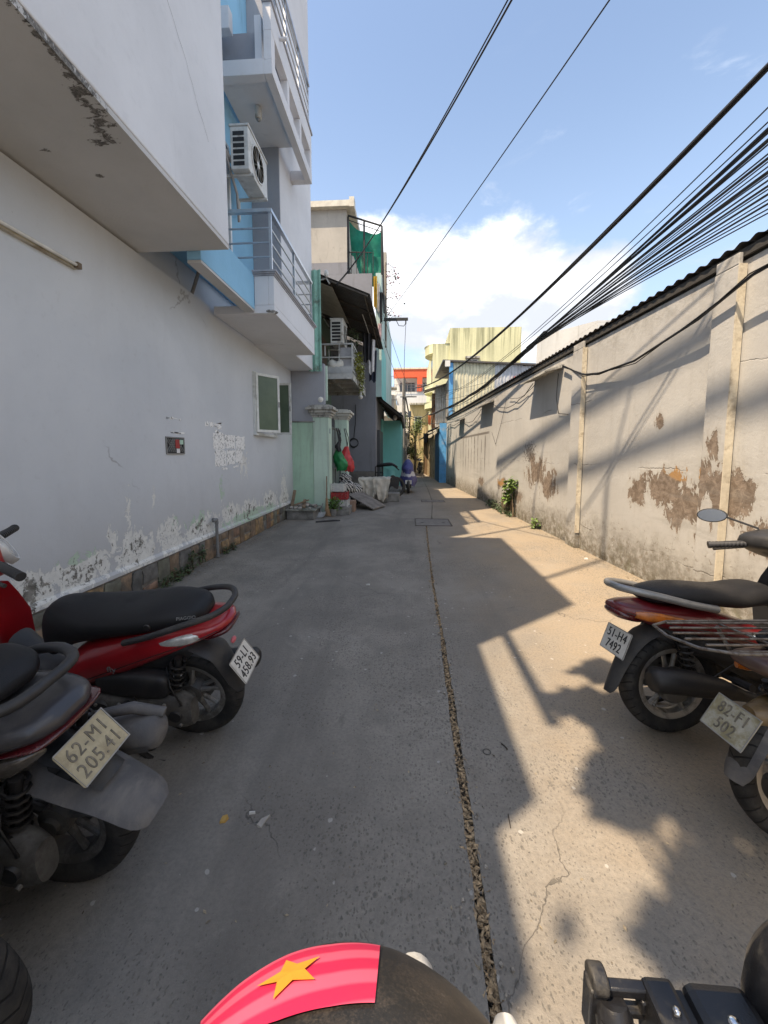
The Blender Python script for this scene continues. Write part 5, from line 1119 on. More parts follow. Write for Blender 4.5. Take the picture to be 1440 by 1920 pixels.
def body(st, n=3, e=2.6, flat=0.0, yc=0.0, seg=22):
    return MB().loft([ring(s_[0], s_[1], max(.004, s_[2]), max(.004, s_[3]), e, seg, yc, flat) for s_ in spline(st, n)])

def wheel(bike, x, Rr, wd, rim_m, spokes=5, style='cast', drum=True):
    """hub with tyre and rim as its own pieces, the axle along y"""
    h = MB().lathe([(.001, -.055), (.03, -.055), (.03, -.04), (.055, -.035), (.055, .035), (.03, .04), (.03, .055), (.001, .055)], (0, 0, 0), 1, 20).build('wheel', GREYAL, bike, smooth=40)
    h.location = (x, 0, Rr)
    t = wd / 2; ri = Rr - wd * .80
    prof = [(ri, -t * .62), (ri + .012, -t * .80), (Rr - wd * .42, -t), (Rr - wd * .18, -t * .93), (Rr - wd * .05, -t * .62), (Rr - .001, -t * .25), (Rr, 0), (Rr - .001, t * .25), (Rr - wd * .05, t * .62), (Rr - wd * .18, t * .93), (Rr - wd * .42, t), (ri + .012, t * .80), (ri, t * .62)]
    MB().lathe(prof, (0, 0, 0), 1, 56, close=True).build('tyre', RUB, h, smooth=55)
    rp_ = [(ri + .004, -t * .66), (ri + .007, -t * .58), (ri - .012, -t * .5), (ri - .022, 0), (ri - .012, t * .5), (ri + .007, t * .58), (ri + .004, t * .66), (ri - .004, t * .68), (ri - .026, t * .5), (ri - .034, 0), (ri - .026, -t * .5), (ri - .004, -t * .68)]
    rm = MB().lathe(rp_, (0, 0, 0), 1, 48, close=True)
    if style == 'cast':
        for k in range(spokes):
            a = 2 * PI * k / spokes + .3
            for s_ in (-1, 1):
                a2 = a + s_ * .16
                p0 = Vector((math.cos(a) * .045, s_ * .012, math.sin(a) * .045)); p1 = Vector((math.cos(a2) * (ri - .02), s_ * .012, math.sin(a2) * (ri - .02)))
                rm.tube([p0, (p0 + p1) / 2, p1], [.016, .011, .013], 7)
    else:
        for k in range(18):
            a = 2 * PI * k / 18
            for s_ in (-1, 1): rm.tube([(math.cos(a + .25 * s_ * (1 if k % 2 else -1)) * .05, s_ * .03, math.sin(a + .25 * s_ * (1 if k % 2 else -1)) * .05), (math.cos(a) * (ri - .03), 0, math.sin(a) * (ri - .03))], .0022, 4)
    rm.build('rim', rim_m, h, smooth=45)
    return h
def number_plate(bike, M, l1, l2, pm, im, gap=1.0):
    """two-line plate; local x reads to the right, local y up, local z outwards"""
    o = MB()
    w_, h_ = .095, .07; pts = []
    for cx, cy, a0 in ((w_ - .008, h_ - .008, 0), (-w_ + .008, h_ - .008, PI / 2), (-w_ + .008, -h_ + .008, PI), (w_ - .008, -h_ + .008, 1.5 * PI)):
        for k in range(4): pts.append((cx + .008 * math.cos(a0 + k * PI / 6), cy + .008 * math.sin(a0 + k * PI / 6)))
    o.prism(pts, 2, -.002, .0)
    p = o.build('number_plate', pm, bike); p.matrix_basis = M
    b = MB()
    for x0, x1, y0, y1 in ((-w_, w_, h_ - .004, h_), (-w_, w_, -h_, -h_ + .004), (-w_, -w_ + .004, -h_ + .004, h_ - .004), (w_ - .004, w_, -h_ + .004, h_ - .004)): b.bx(x0 + .003 * (x0 < 0) - 0, x1, y0, y1, -.001, .0025)
    b.build('plate_rim', mat('plate_rim', (0.35, 0.34, 0.32), 0.5, .4), p)
    for t_, yy in ((l1, .028), (l2, -.032)):
        if t_: put('lettering', text_mb(t_, .066, im, .80, .0012, 'CENTER', 1.10, 0.0), p, Matrix.Translation((0, yy, .0012)))
    return p
def fender(stations, wd, th=.004):
    """curved mudguard: stations are (x, z) along its length, wd gives the half width there"""
    r = []
    for i, (x, z) in enumerate(stations):
        a = stations[max(i - 1, 0)]; b = stations[min(i + 1, len(stations) - 1)]
        t = Vector((b[0] - a[0], 0, b[1] - a[1])).normalized(); n_ = Vector((-t.z, 0, t.x))
        if n_.z < 0 and n_.x > 0: n_ = -n_
        h = wd[i]; c = Vector((x, 0, z)); out = []
        for k in range(11):
            u = -1 + k / 5; out.append(c + Vector((0, h * u, 0)) - n_ * (.035 * u * u * min(1, h / .06)))
        for k in range(10, -1, -1):
            u = -1 + k / 5; out.append(c + Vector((0, h * u * .95, 0)) - n_ * (.035 * u * u * min(1, h / .06) + th))
        r.append(out)
    return MB().loft(r)
def coil(a, b, r, turns, rr=.006):
    a, b = Vector(a), Vector(b); d = (b - a); u = d.cross(Vector((0, 1, 0))).normalized(); v = Vector((0, 1, 0)); n = turns * 9
    return MB().tube([a + d * (k / n) + (u * math.cos(2 * PI * k / 9) + v * math.sin(2 * PI * k / 9)) * r for k in range(n + 1)], rr, 5).tube([a - d * .08, a + d * .5, b + d * .05], [.016, .013, .018], 8)
def plate_M(pos, back=0.0, roll=0.0):
    """plate facing backwards (local -x of the bike), leaning by back: its top edge forward"""
    zax = Vector((-math.cos(back), 0, math.sin(back))); xax = Vector((0, -1, 0)); yax = zax.cross(xax)
    M = Matrix((xax, yax, zax)).transposed().to_4x4(); return Matrix.Translation(pos) @ M @ Matrix.Rotation(roll, 4, 'Z')

def scooter(label, loc, head, lean, P, group=None, cat='motorbike', name='parked_scooter', steer=0.0):
    b = thing(name, label, cat, loc, (R(lean), 0, head), group)
    P = dict(P); xs = P.get('xs', 0.0); steer = P.get('steer', steer)
    P.setdefault('under', [(-.24, .55, .05, .04), (-.05, .50, .10, .09), (.2, .44, .12, .12), (.45, .38, .13, .12), (.58, .32, .11, .06)])
    for k_ in ('tail', 'seat', 'bar', 'tail_lens', 'fend', 'under'):
        if P.get(k_) and xs: P[k_] = [(q[0] + xs * max(0, min(1, (.55 - q[0]) / .8)),) + tuple(q[1:]) for q in P[k_]]
    if xs:
        P['lens'] = [(n_, m_, [(q[0] + xs,) + tuple(q[1:]) for q in st]) for n_, m_, st in P['lens']]
        pl_ = list(P['plate']); pl_[2] = (pl_[2][0] + xs, pl_[2][1], pl_[2][2]); P['plate'] = pl_
    Rr = P.get('R', .265); wd = P.get('tyre', .10); wb = P.get('wb', 1.27); bm = P['paint']
    wheel(b, 0, Rr, wd, P.get('rim', ALLOY), style=P.get('style', 'cast')); 
    # tail and side panels
    body(P['tail'], 4, P.get('te', 2.4), .15).build('tail_panel', bm, b, smooth=60)
    body(P.get('under', [(-.24, .55, .05, .04), (-.05, .50, .10, .09), (.2, .44, .12, .12), (.45, .38, .13, .12), (.58, .32, .11, .06)]), 3, 3).build('under_body', BP, b, smooth=50)
    body(P['seat'], 4, P.get('se', 2.8), .1).build('seat', VINYL, b, smooth=60)
    if P.get('stripe'): MB().tube([(x, s_ * y, z) for x, y, z in P['stripe'] for s_ in (1,)], .004, 5).build('seat_piping', BP, b)
    if P.get('bar'):
        w_ = P.get('barw', .014); q = P['bar']; n = len(q)
        pts = [(x, y, z) for x, y, z in q] + [(x, -y, z) for x, y, z in reversed(q)]
        sp_ = spline(pts, 3); g_m = MB(); sc_ = P.get('barh', 1.0)
        g_m.tube(sp_, w_, 9); o = g_m.build('grab_rail', P.get('barm', BP), b, smooth=60)
    # tail lamp with the indicators at its corners
    for s_ in (-1, 1):
        for nm, m_, st in P.get('lens', []):
            o = MB().loft([ring(x, z, h1, h2, 2.2, 14, s_ * y) for x, y, z, h1, h2 in spline(st, 3)]).build(nm, m_, b, smooth=60)
    if P.get('tail_lens'): body(P['tail_lens'], 3, 2.3).build('tail_light', LENSR, b, smooth=60)
    # mudguard and plate
    fender(spline(P['fend'], 3), [q[0] for q in spline([(w_,) for w_ in P['fendw']], 3)]).build('mudguard', P.get('fendm', BP), b, smooth=55)
    l1, l2, pos, back, roll, pm_, im_ = P['plate']; number_plate(b, plate_M(pos, back, roll), l1, l2, pm_, im_)
    if P.get('hugger'): fender(spline(P['hugger'], 3), [.055] * (len(P['hugger']) * 3 - 2)).build('wheel_hugger', BP, b, smooth=55)
    # drive case on the left, exhaust on the right
    if P.get('case', True):
        body([(-.07, .265, .035, .07), (.0, .275, .05, .10), (.12, .29, .055, .085), (.3, .30, .06, .085), (.42, .31, .06, .095), (.50, .31, .04, .06)], 3, 2.8, yc=.13).build('drive_case', GREYAL, b, smooth=50)
        MB().lathe([(.001, .192), (.055, .192), (.062, .18), (.062, .16)], (.36, 0, .31), 1, 20).build('case_cover', BP, b, smooth=40)
        MB().lathe([(.001, .186), (.03, .186), (.034, .17)], (0.0, 0, .275), 1, 16).build('case_cover', BP, b, smooth=40)
        MB().tube([(.36, .08, .12), (.30, .17, .11), (.12, .22, .03)], .013, 7).tube([(.12, .22, .03), (.06, .23, .035)], .018, 6).build('side_stand', BLKM, b)
    coil((.03, .115, .30), (-.03, .12, .56), .032, 8).build('shock_absorber', P.get('shockm', BLKM), b, smooth=60)
    if P.get('shock2', True): coil((.03, -.115, .30), (-.03, -.12, .56), .032, 8).build('shock_absorber', P.get('shockm', BLKM), b, smooth=60)
    ex = P.get('exh', [(-.30, .33, .035), (-.28, .33, .055), (-.05, .31, .058), (.10, .29, .05), (.2, .26, .028), (.42, .20, .02)])
    e_ = MB().tube([(x, -P.get('exy', .165), z) for x, z, r_ in ex], [r_ for x, z, r_ in ex], 16).build('exhaust', P.get('exm', BLKM), b, smooth=50)
    if P.get('guard'): MB().loft([[(x, -P.get('exy', .165) + r_ * 1.12 * math.cos(a), z + r_ * 1.12 * math.sin(a)) for a in [(-2.7 + k * .32) for k in range(9)]] for x, z, r_ in ex[1:4]], cap=False, closed=False).build('heat_shield', DUSTY, b, smooth=50)
    # brake plate, air box, cables, small fittings
    MB().lathe([(.001, -.062), (.085, -.062), (.095, -.052), (.095, -.03), (.001, -.03)], (0, 0, Rr), 1, 26).build('brake_drum', GREYAL, b, smooth=40)
    if P.get('case', True):
        body([(.02, .43, .03, .04), (.06, .43, .045, .065), (.22, .44, .05, .07), (.36, .44, .035, .05)], 3, 3.2, yc=.135).build('air_box', BP, b, smooth=45)
        fs = MB()
        for k in range(9): fs.lathe([(.001, .012), (.008, .012), (.009, 0)], (-.02 + .055 * k, .186 if k % 2 else .178, .225 + .13 * (k % 2)), 1, 8)
        stuff(fs.build('case_bolts', ALLOY, b))
    for pts_ in ([(.05, .10, .50), (.0, .17, .44), (-.04, .175, .34), (.02, .15, .30)], [(.3, -.11, .42), (.12, -.15, .36), (.03, -.10, .30)], [(.3, .12, .48), (.16, .19, .38), (.3, .2, .28)]):
        MB().tube(pts_, .0045, 6).build('brake_cable', BLKM, b, smooth=60)
    tl_ = spline(P['tail'], 4)
    for s_ in (-1, 1):
        MB().tube([(q[0], s_ * (max(.004, q[2]) * .985 + .0005), q[1] - q[3] * .18) for q in tl_[5:-2]], .0022, 4).build('panel_seam', BLKM, b)
    # pillion pegs
    for s_ in (-1, 1): MB().tube([(.22, s_ * .10, .34), (.22, s_ * .24, .35)], .013, 8).tube([(.22, s_ * .16, .345), (.22, s_ * .25, .352)], .02, 8).build('footrest', BP, b)
    # floor, leg shield, steering
    zf = P.get('zf', .30)
    if P.get('floor', True):
        body([(.45, zf - .03, .13, .06), (.6, zf - .04, .15, .045), (.8, zf - .03, .155, .05), (.92, zf + .05, .15, .06)], 3, 4).build('floorboard', BP, b, smooth=50)
        body([(.55, zf + .06, .06, .10), (.72, zf + .06, .07, .08), (.86, zf + .16, .09, .15)], 3, 2.6).build('centre_tunnel', P.get('tunnelm', BP), b, smooth=55)
    hx = wb - .30; sh = []; shw = P.get('shw', 1.0)
    for z, hw, x in ((zf - .06, .08, hx + .12), (zf + .02, .15, hx + .06), (zf + .18, .185, hx - .0), (zf + .38, .175, hx - .03), (zf + .50, .12, hx - .03), (zf + .58, .07, hx - .03)):
        rr_ = []
        for k in range(13):
            u = -1 + k / 6; rr_.append((x + .085 * (1 - u * u) - .02, hw * u * shw, z))
        for k in range(12, -1, -1):
            u = -1 + k / 6; rr_.append((x + .085 * (1 - u * u) - .055, hw * u * .97 * shw, z))
        sh.append(rr_)
    MB().loft(sh).build('leg_shield', P.get('shieldm', bm), b, smooth=50)
    if P.get('horn'): 
        body([(hx + .04, .62, .05, .10), (hx + .09, .60, .045, .16), (hx + .125, .57, .03, .14), (hx + .13, .55, .015, .08)], 3, 2.6).build('horn_cover', bm, b, smooth=60)
        MB().add([(hx + .136, -.016, .60), (hx + .136, .016, .60), (hx + .134, .0, .555), (hx + .144, 0, .585)], [(0, 1, 3), (1, 2, 3), (2, 0, 3)]).build('badge', CHROME, b)
    # steering assembly turned about the head
    SM = Matrix.Translation((hx + .02, 0, 0)) @ Matrix.Rotation(steer, 4, 'Z') @ Matrix.Translation((-hx - .02, 0, 0))
    def turn(o): o.matrix_basis = SM @ o.matrix_basis; return o
    fw_ = wheel(b, wb, Rr, wd * .85, P.get('rim', ALLOY), style=P.get('style', 'cast')); fw_.matrix_basis = SM @ Matrix.Translation((wb, 0, Rr))
    fk = MB()
    for s_ in (-1, 1): fk.tube([(wb, s_ * .075, Rr), (wb - .07, s_ * .075, Rr + .22), (hx + .12, s_ * .07, .62)], [.022, .02, .016], 10)
    turn(fk.build('fork', ALLOY, b, smooth=50))
    a0 = [(wb + .24 * math.cos(t), Rr + (Rr + .03) * math.sin(t)) for t in [k * .26 - .1 for k in range(12)]]
    a0 = [(wb + (Rr + .035) * math.cos(t), Rr + (Rr + .035) * math.sin(t)) for t in [.35 + k * .19 for k in range(12)]]
    turn(fender(a0, [.03, .05, .06, .065, .065, .065, .065, .065, .065, .06, .055, .04]).build('front_mudguard', bm, b, smooth=60))
    hz = P.get('hz', 1.0); hb = hx - .06
    cw = P.get('cowl', [(hb - .06, hz - .02, .10, .04), (hb - .01, hz - .01, .17, .055), (hb + .06, hz - .02, .17, .075), (hb + .13, hz - .05, .12, .075), (hb + .17, hz - .07, .05, .04)])
    turn(body(cw, 3, 2.5).build('handlebar_cowl', P.get('cowlm', bm), b, smooth=60))
    turn(body([(hb - .075, hz + .03, .05, .008), (hb - .03, hz + .048, .08, .014), (hb + .03, hz + .056, .075, .012)], 2, 2.4).build('instrument_panel', mat('dial_glass', (0.10, 0.11, 0.12), 0.15), b, smooth=60))
    turn(MB().lathe([(.001, 0), (.036, 0), (.04, .006), (.036, .012)], (0, 0, 0), 2, 18).build('dial', mat('dial_face', (0.33, 0.35, 0.38), 0.25), b)).matrix_basis = SM @ Matrix.Translation((hb - .045, .0, hz + .05)) @ Matrix.Rotation(R(-25), 4, 'Y')
    for s_ in (-1, 1):
        g_ = MB().tube([(hb + .0, s_ * .15, hz - .015), (hb - .03, s_ * .24, hz - .02), (hb - .085, s_ * .37, hz - .035)], [.019, .019, .019], 12).tube([(hb - .083, s_ * .366, hz - .0345), (hb - .088, s_ * .378, hz - .036)], .021, 12)
        for k in range(9):
            t_ = .32 + k * .075; q = Vector((hb, s_ * .15, hz - .015)).lerp(Vector((hb - .085, s_ * .37, hz - .035)), t_); g_.tube([q, q + Vector((-.003, s_ * .008, -.0006))], .0205, 12)
        turn(g_.build('grip', BP, b, smooth=40))
        turn(MB().tube([(hb + .03, s_ * .17, hz - .03), (hb + .025, s_ * .26, hz - .05), (hb - .03, s_ * .36, hz - .065)], [.009, .008, .009], 7).build('brake_lever', P.get('leverm', ALLOY), b, smooth=50))
        if P.get('mirrors', (1, 1))[0 if s_ > 0 else 1]:
            ms = MB().tube([(hb + .01, s_ * .155, hz + .02), (hb + .02, s_ * .17, hz + .07), (hb + .0, s_ * .30, hz + .125)], .006, 7)
            o = turn(ms.build('mirror', BP, b, smooth=50))
            mc = (hb - .0, s_ * .37, hz + .135)
            MB().loft([[(mc[0] + dx, mc[1] + .072 * sc * math.cos(a), mc[2] + .042 * sc * math.sin(a)) for a in [k * PI / 10 for k in range(20)]] for dx, sc in ((-.012, .90), (-.010, 1.0), (.005, 1.0), (.02, .75), (.028, .3))]).build('mirror_shell', BP, o, smooth=50)
            MB().loft([[(mc[0] + dx, mc[1] + .066 * math.cos(a), mc[2] + .037 * math.sin(a)) for a in [k * PI / 10 for k in range(20)]] for dx in (-.0135, -.0125)]).build('mirror_glass', mat('mirror_glass', (0.75, 0.77, 0.78), 0.03, 1.0, 0.0, 5, 0), o)
    lx, lz, lr1, lr2 = P.get('lamp', (hb + .15, hz - .05, .07, .085))
    turn(MB().loft([[(lx + dx, lr1 * sc * math.cos(a), lz + lr2 * sc * math.sin(a) - dx * .2) for a in [k * PI / 14 for k in range(28)]] for dx, sc in ((-.04, 1.02), (.0, 1.0), (.022, .88), (.036, .6), (.04, .15))]).build('headlight', LENSC, b, smooth=60))
    turn(MB().loft([[(lx + dx, (lr1 * sc) * math.cos(a), lz + (lr2 * sc) * math.sin(a) - dx * .2) for a in [k * PI / 14 for k in range(28)]] for dx, sc in ((-.02, 1.16), (.008, 1.17), (.016, 1.06), (.004, 1.0))], cap=False).build('headlight_rim', P.get('rimm', CHROME), b, smooth=60))
    return b
# ---- the parked bikes
base_seat = [(-.34, .795, .05, .018), (-.29, .80, .105, .05), (-.12, .795, .14, .062), (.08, .77, .15, .062), (.28, .745, .14, .062), (.42, .735, .115, .062), (.52, .70, .09, .075), (.56, .64, .07, .06), (.575, .60, .05, .03)]
A = dict(paint=REDP, R=.262, tyre=.105,
    tail=[(-.45, .715, .03, .012), (-.42, .715, .085, .03), (-.34, .695, .125, .052), (-.18, .655, .158, .085), (0, .61, .168, .11), (.2, .55, .172, .125), (.38, .49, .165, .13), (.52, .43, .15, .12), (.60, .36, .12, .08)],
    seat=[(x if x < 0 else x * 1.17, z - .03 + (0 if x < .3 else -.01), h1 * 1.04, h2 * (1.0 if x < .1 else 1.3 + (.55 if x > .35 else 0))) for x, z, h1, h2 in base_seat], bar=[(.06, .172, .695), (-.12, .178, .74), (-.30, .155, .785), (-.40, .12, .805), (-.445, .06, .81), (-.452, .02, .81)], barw=.015,
    lens=[('indicator', LENSC, [(-.12, .150, .668, .004, .004), (-.20, .142, .675, .016, .020), (-.28, .128, .685, .02, .027), (-.35, .106, .693, .012, .016), (-.38, .09, .70, .003, .003)])],
    tail_lens=[(-.462, .705, .04, .008), (-.44, .69, .08, .022), (-.36, .665, .10, .022), (-.30, .655, .08, .01)],
    fend=[(-.24, .60), (-.36, .55), (-.41, .46), (-.44, .36), (-.455, .29)], fendw=[.07, .08, .075, .06, .035],
    plate=('59-L1', '458.93', (-.475, 0, .455), R(30), 0, PLATEW, INK), hugger=[(.18, .52), (.0, .56), (-.12, .545), (-.2, .50)], steer=.8, mirrors=(0, 0), xs=.18, wb=1.25, hz=1.05, lamp=(.96, 1.0, .135, .10), leverm=BP, rimm=mat('white_rim', (0.6, 0.6, 0.6), .3, .2), shw=.6, cowl=[(.855, 1.035, .095, .10), (.87, 1.03, .115, .115), (.91, 1.02, .12, .12), (.97, .97, .115, .125), (1.02, .93, .06, .08)])
s1 = scooter('red scooter with long black seat parked by the grey wall, plate 59-L1 458.93', (-1.125, 1.92, 0), PI + .03, -12.5, A, 'scooters parked on the left')
put('lettering', text_mb('PIAGGIO', .021, mat('dim_lettering', (0.22, 0.22, 0.22), .5), 1.0, .0004), [o for o in s1.children if o.name.startswith('seat')][0], Matrix.Translation((-.115, .132, .803)) @ Matrix.Rotation(R(12), 4, 'Z') @ Matrix.Rotation(R(180), 4, 'Z') @ Matrix.Rotation(R(72), 4, 'X'))
put('lettering', text_mb('fly', .042, mat('dim_lettering', (0.22, 0.22, 0.22), .5), 1.2, .0004), [o for o in s1.children if o.name.startswith('tail_panel')][0], Matrix.Translation((.26, .1745, .545)) @ Matrix.Rotation(R(180), 4, 'Z') @ Matrix.Rotation(R(88), 4, 'X'))
[bpy.data.objects.remove(o) for o in list(s1.children) if o.name.startswith(('headlight', 'instrument_panel', 'dial'))]
_SM = Matrix.Translation((.97, 0, 0)) @ Matrix.Rotation(.8, 4, 'Z') @ Matrix.Translation((-.97, 0, 0))
_LM = _SM @ Matrix.Translation((.852, 0, 1.045)) @ Matrix.Rotation(R(-68), 4, 'Y') @ Matrix.Diagonal((1.12, 1.0, 1.0, 1))
for nm_, m_, pr_ in (('instrument_dial', LENSC, [(.001, .022), (.03, .020), (.055, .014), (.068, .006), (.072, .0)]), ('dial_rim', mat('white_rim', (0.68, 0.68, 0.68), .3, .2), [(.071, -.004), (.071, .016), (.080, .018), (.087, .008), (.087, -.02)])):
    o_ = MB().lathe(pr_, (0, 0, 0), 2, 30).build(nm_, m_, s1, smooth=50); o_.matrix_basis = _LM
o_ = MB().add([(0, -.013, .02), (0, .013, .02), (0, .010, -.005), (0, 0, -.022), (0, -.010, -.005), (-.006, 0, 0)], [(0, 1, 5), (1, 2, 5), (2, 3, 5), (3, 4, 5), (4, 0, 5)]).build('shield_badge', CHROME, s1); o_.location = (.868, .03, .55)
lk = MB().lathe([(.001, .006), (.014, .006), (.017, 0)], (0, 0, 0), 2, 14).build('seat_lock', BLKM, s1); lk.matrix_basis = Matrix.Translation((.06, .152, .765)) @ Matrix.Rotation(R(-90), 4, 'X')
MB().ball((-.262, .02, .60), (.012, .022, .016), 8, 5).build('reflector', mat('pink_reflector', (0.5, 0.12, 0.14), 0.3), s1, smooth=60)

B_ = dict(A); B_.pop('shw', None); B_.pop('cowl', None); B_.pop('lamp', None); B_.update(xs=.36, mirrors=(0, 0), wb=1.27, hz=1.0, paint=CHARC, R=.27, tyre=.11, seat=[(x, z + .0, h1 * 1.1, h2) for x, z, h1, h2 in base_seat], rim=GREYAL,
    tail=[(-.50, .70, .05, .02), (-.46, .70, .11, .045), (-.36, .69, .15, .065), (-.18, .655, .18, .09), (0, .61, .18, .11), (.2, .55, .18, .125), (.4, .48, .165, .13), (.56, .40, .14, .11)],
    bar=[(.0, .175, .745), (-.18, .185, .775), (-.33, .165, .80), (-.42, .11, .81), (-.44, .05, .812), (-.44, .02, .812)], barw=.018,
    lens=[('indicator', mat('smoked_lens', (0.10, 0.09, 0.08), .12, .2, .4, 22, .4, 60, coat=.7), [(-.20, .165, .60, .006, .006), (-.30, .15, .605, .02, .03), (-.40, .12, .615, .02, .03), (-.46, .08, .63, .006, .008)])],
    tail_lens=[(-.512, .682, .06, .008), (-.488, .675, .118, .013), (-.42, .668, .14, .012), (-.36, .662, .145, .006)],
    fend=[(-.20, .60), (-.36, .55), (-.48, .49), (-.60, .43), (-.70, .365), (-.735, .34)], fendw=[.09, .105, .105, .095, .085, .055], fendm=DUSTY,
    plate=('62-M1', '205.41', (-.535, 0, .565), R(38), 0, PLATEY, INKF), hugger=[(.2, .52), (.0, .57), (-.14, .55), (-.24, .47)],
    exh=[(-.255, .42, .035), (-.235, .42, .060), (-.12, .40, .066), (.04, .36, .062), (.18, .29, .035), (.42, .2, .02)], exm=DUSTY, exy=.20, guard=True, shock2=True, steer=-.2)
s2 = scooter('dusty charcoal motorbike nearest the viewer on the left, yellowed plate 62-M1 205.41', (-1.185, 1.19, 0), PI + .0, -9, B_, 'scooters parked on the left')
tb_ = MB().tube([(-.0, -.17, .50), (-.14, -.215, .505), (-.25, -.235, .47)], [.016, .022, .018], 8).build('heat_shield', DUSTY, s2, smooth=60)

D_ = dict(A); D_.pop('shw', None); D_.pop('cowl', None); D_.pop('lamp', None); D_.update(xs=.13, shieldm=BP, cowl=[(.60, 1.01, .12, .045), (.66, 1.01, .24, .06), (.74, 1.0, .25, .085), (.82, .97, .18, .085), (.87, .95, .07, .05)], paint=DRED, R=.268, tyre=.10, wb=1.05, cowlm=BP, zf=.30,
    tail=[(-.46, .685, .03, .01), (-.44, .685, .07, .028), (-.36, .67, .11, .05), (-.2, .64, .15, .075), (0, .61, .16, .085), (.2, .565, .16, .085), (.4, .51, .15, .08), (.56, .45, .12, .06)],
    seat=[(-.30, .745, .05, .018), (-.26, .75, .10, .04), (-.1, .755, .13, .05), (.08, .745, .14, .052), (.26, .73, .135, .055), (.4, .74, .12, .062), (.5, .735, .10, .062), (.57, .70, .08, .045), (.59, .675, .05, .02)],
    bar=[(.05, .15, .705), (-.12, .155, .735), (-.28, .14, .77), (-.40, .10, .795), (-.44, .05, .80), (-.44, .02, .80)], barw=.019, barm=mat('satin_silver', (0.30, 0.30, 0.295), .42, .6, dirt=(0.2, 0.18, 0.15), dirt_amt=.2),
    lens=[('indicator', LENSA, [(-.14, .152, .65, .004, .004), (-.22, .143, .655, .01, .018), (-.32, .122, .665, .012, .026), (-.39, .095, .67, .008, .016)])],
    tail_lens=[(-.465, .672, .03, .012), (-.44, .66, .075, .026), (-.36, .64, .09, .026), (-.30, .63, .08, .01)],
    fend=[(-.16, .60), (-.30, .56), (-.38, .48), (-.43, .38), (-.475, .27), (-.49, .235)], fendw=[.07, .075, .065, .052, .042, .025],
    plate=('51-H4', '7492', (-.43, 0, .50), R(22), R(0), PLATEW, INK), hugger=[(.24, .45), (.15, .52), (.02, .56), (-.08, .555)], shock2=True,
    exh=[(-.24, .375, .036), (-.22, .375, .06), (-.02, .345, .062), (.14, .31, .05), (.26, .27, .028), (.5, .20, .02)], exy=.17, steer=0.7, hz=1.01, mirrors=(1, 0), under=[(-.24, .56, .05, .04), (-.05, .52, .10, .07), (.2, .46, .12, .10), (.45, .38, .13, .12), (.6, .30, .11, .06)], case=True)
s4 = scooter('dark red scooter with silver grab rail parked by the right wall, plate 51-H4 7492', (1.42, 2.06, 0), .13, -4, D_, 'scooters parked on the right')

E_ = dict(A); E_.pop('shw', None); E_.pop('cowl', None); E_.pop('lamp', None); E_.update(xs=.16, tail_lens=None, shieldm=BP, cowlm=BP, paint=MAROON, R=.285, tyre=.085, style='cast', wb=1.25, rim=ALLOY,
    tail=[(-.40, .70, .03, .012), (-.38, .70, .08, .03), (-.3, .685, .11, .055), (-.15, .655, .13, .085), (.05, .60, .135, .11), (.25, .54, .13, .12), (.45, .46, .12, .12), (.6, .38, .10, .08)],
    seat=[(-.30, .765, .05, .018), (-.26, .77, .09, .035), (-.1, .775, .12, .045), (.1, .77, .13, .05), (.3, .76, .125, .05), (.5, .75, .11, .05), (.62, .72, .08, .04)],
    bar=[(.02, .14, .70), (-.1, .15, .73), (-.2, .15, .75), (-.26, .12, .76), (-.28, .06, .765), (-.28, .02, .765)], barw=.010, barm=CHROME,
    lens=[('indicator', LENSA, [(-.20, .115, .64, .006, .006), (-.28, .10, .645, .015, .022), (-.35, .085, .655, .01, .014)])],
    fend=[(-.10, .62), (-.24, .58), (-.34, .50), (-.40, .41), (-.45, .31), (-.465, .26)], fendw=[.07, .075, .068, .062, .058, .04], fendm=DUSTY,
    plate=('82-F1', '502', (-.455, 0, .475), R(32), R(-3), PLATEF, INKF), hugger=[(.2, .52), (.1, .57), (-.05, .6), (-.15, .58)], floor=True, steer=.2, hz=1.0, mirrors=(0, 0), case=False)
s5 = scooter('maroon motorbike with steel luggage rack at the right edge, faded flaking plate', (1.54, 1.44, 0), .05, -6, E_, 'scooters parked on the right')
rk = MB()
for y in (-.15, -.09, -.03, .03, .09, .15): rk.tube([(-.50 + abs(y) * .5, y, .80), (.05, y, .80), (.42, y, .79)], .0045, 7)
rk.tube([(-.41, -.17, .80), (-.50, -.12, .80), (-.53, 0, .80), (-.50, .12, .80), (-.41, .17, .80), (.1, .185, .80), (.42, .17, .79)], .0058, 7).tube([(-.41, -.17, .80), (.1, -.185, .80), (.42, -.17, .79)], .0058, 7)
for x in (-.2, .2): rk.tube([(x, -.18, .795), (x, .18, .795)], .0045, 7)
for x in (-.22, .2):
    for y in (-.14, .14): rk.tube([(x, y, .79), (x + .06, y * .9, .66)], .008, 7)
rk.build('luggage_rack', mat('worn_steel', (0.22, 0.205, 0.19), .5, .7, dirt=(0.10, 0.065, 0.04), dirt_amt=.5, dscale=20), s5, smooth=60)
body([(-.22, .50, .03, .03), (-.05, .50, .10, .07), (.15, .47, .125, .10), (.35, .42, .13, .10), (.5, .36, .12, .08)], 3, 2.6).build('side_cover', mat('yellowed_gold_paint', (0.20, 0.135, 0.055), .4, 0, .3, 4, .05, dirt=(0.10, 0.07, 0.05), dirt_amt=.4, coat=.3), s5, smooth=60)

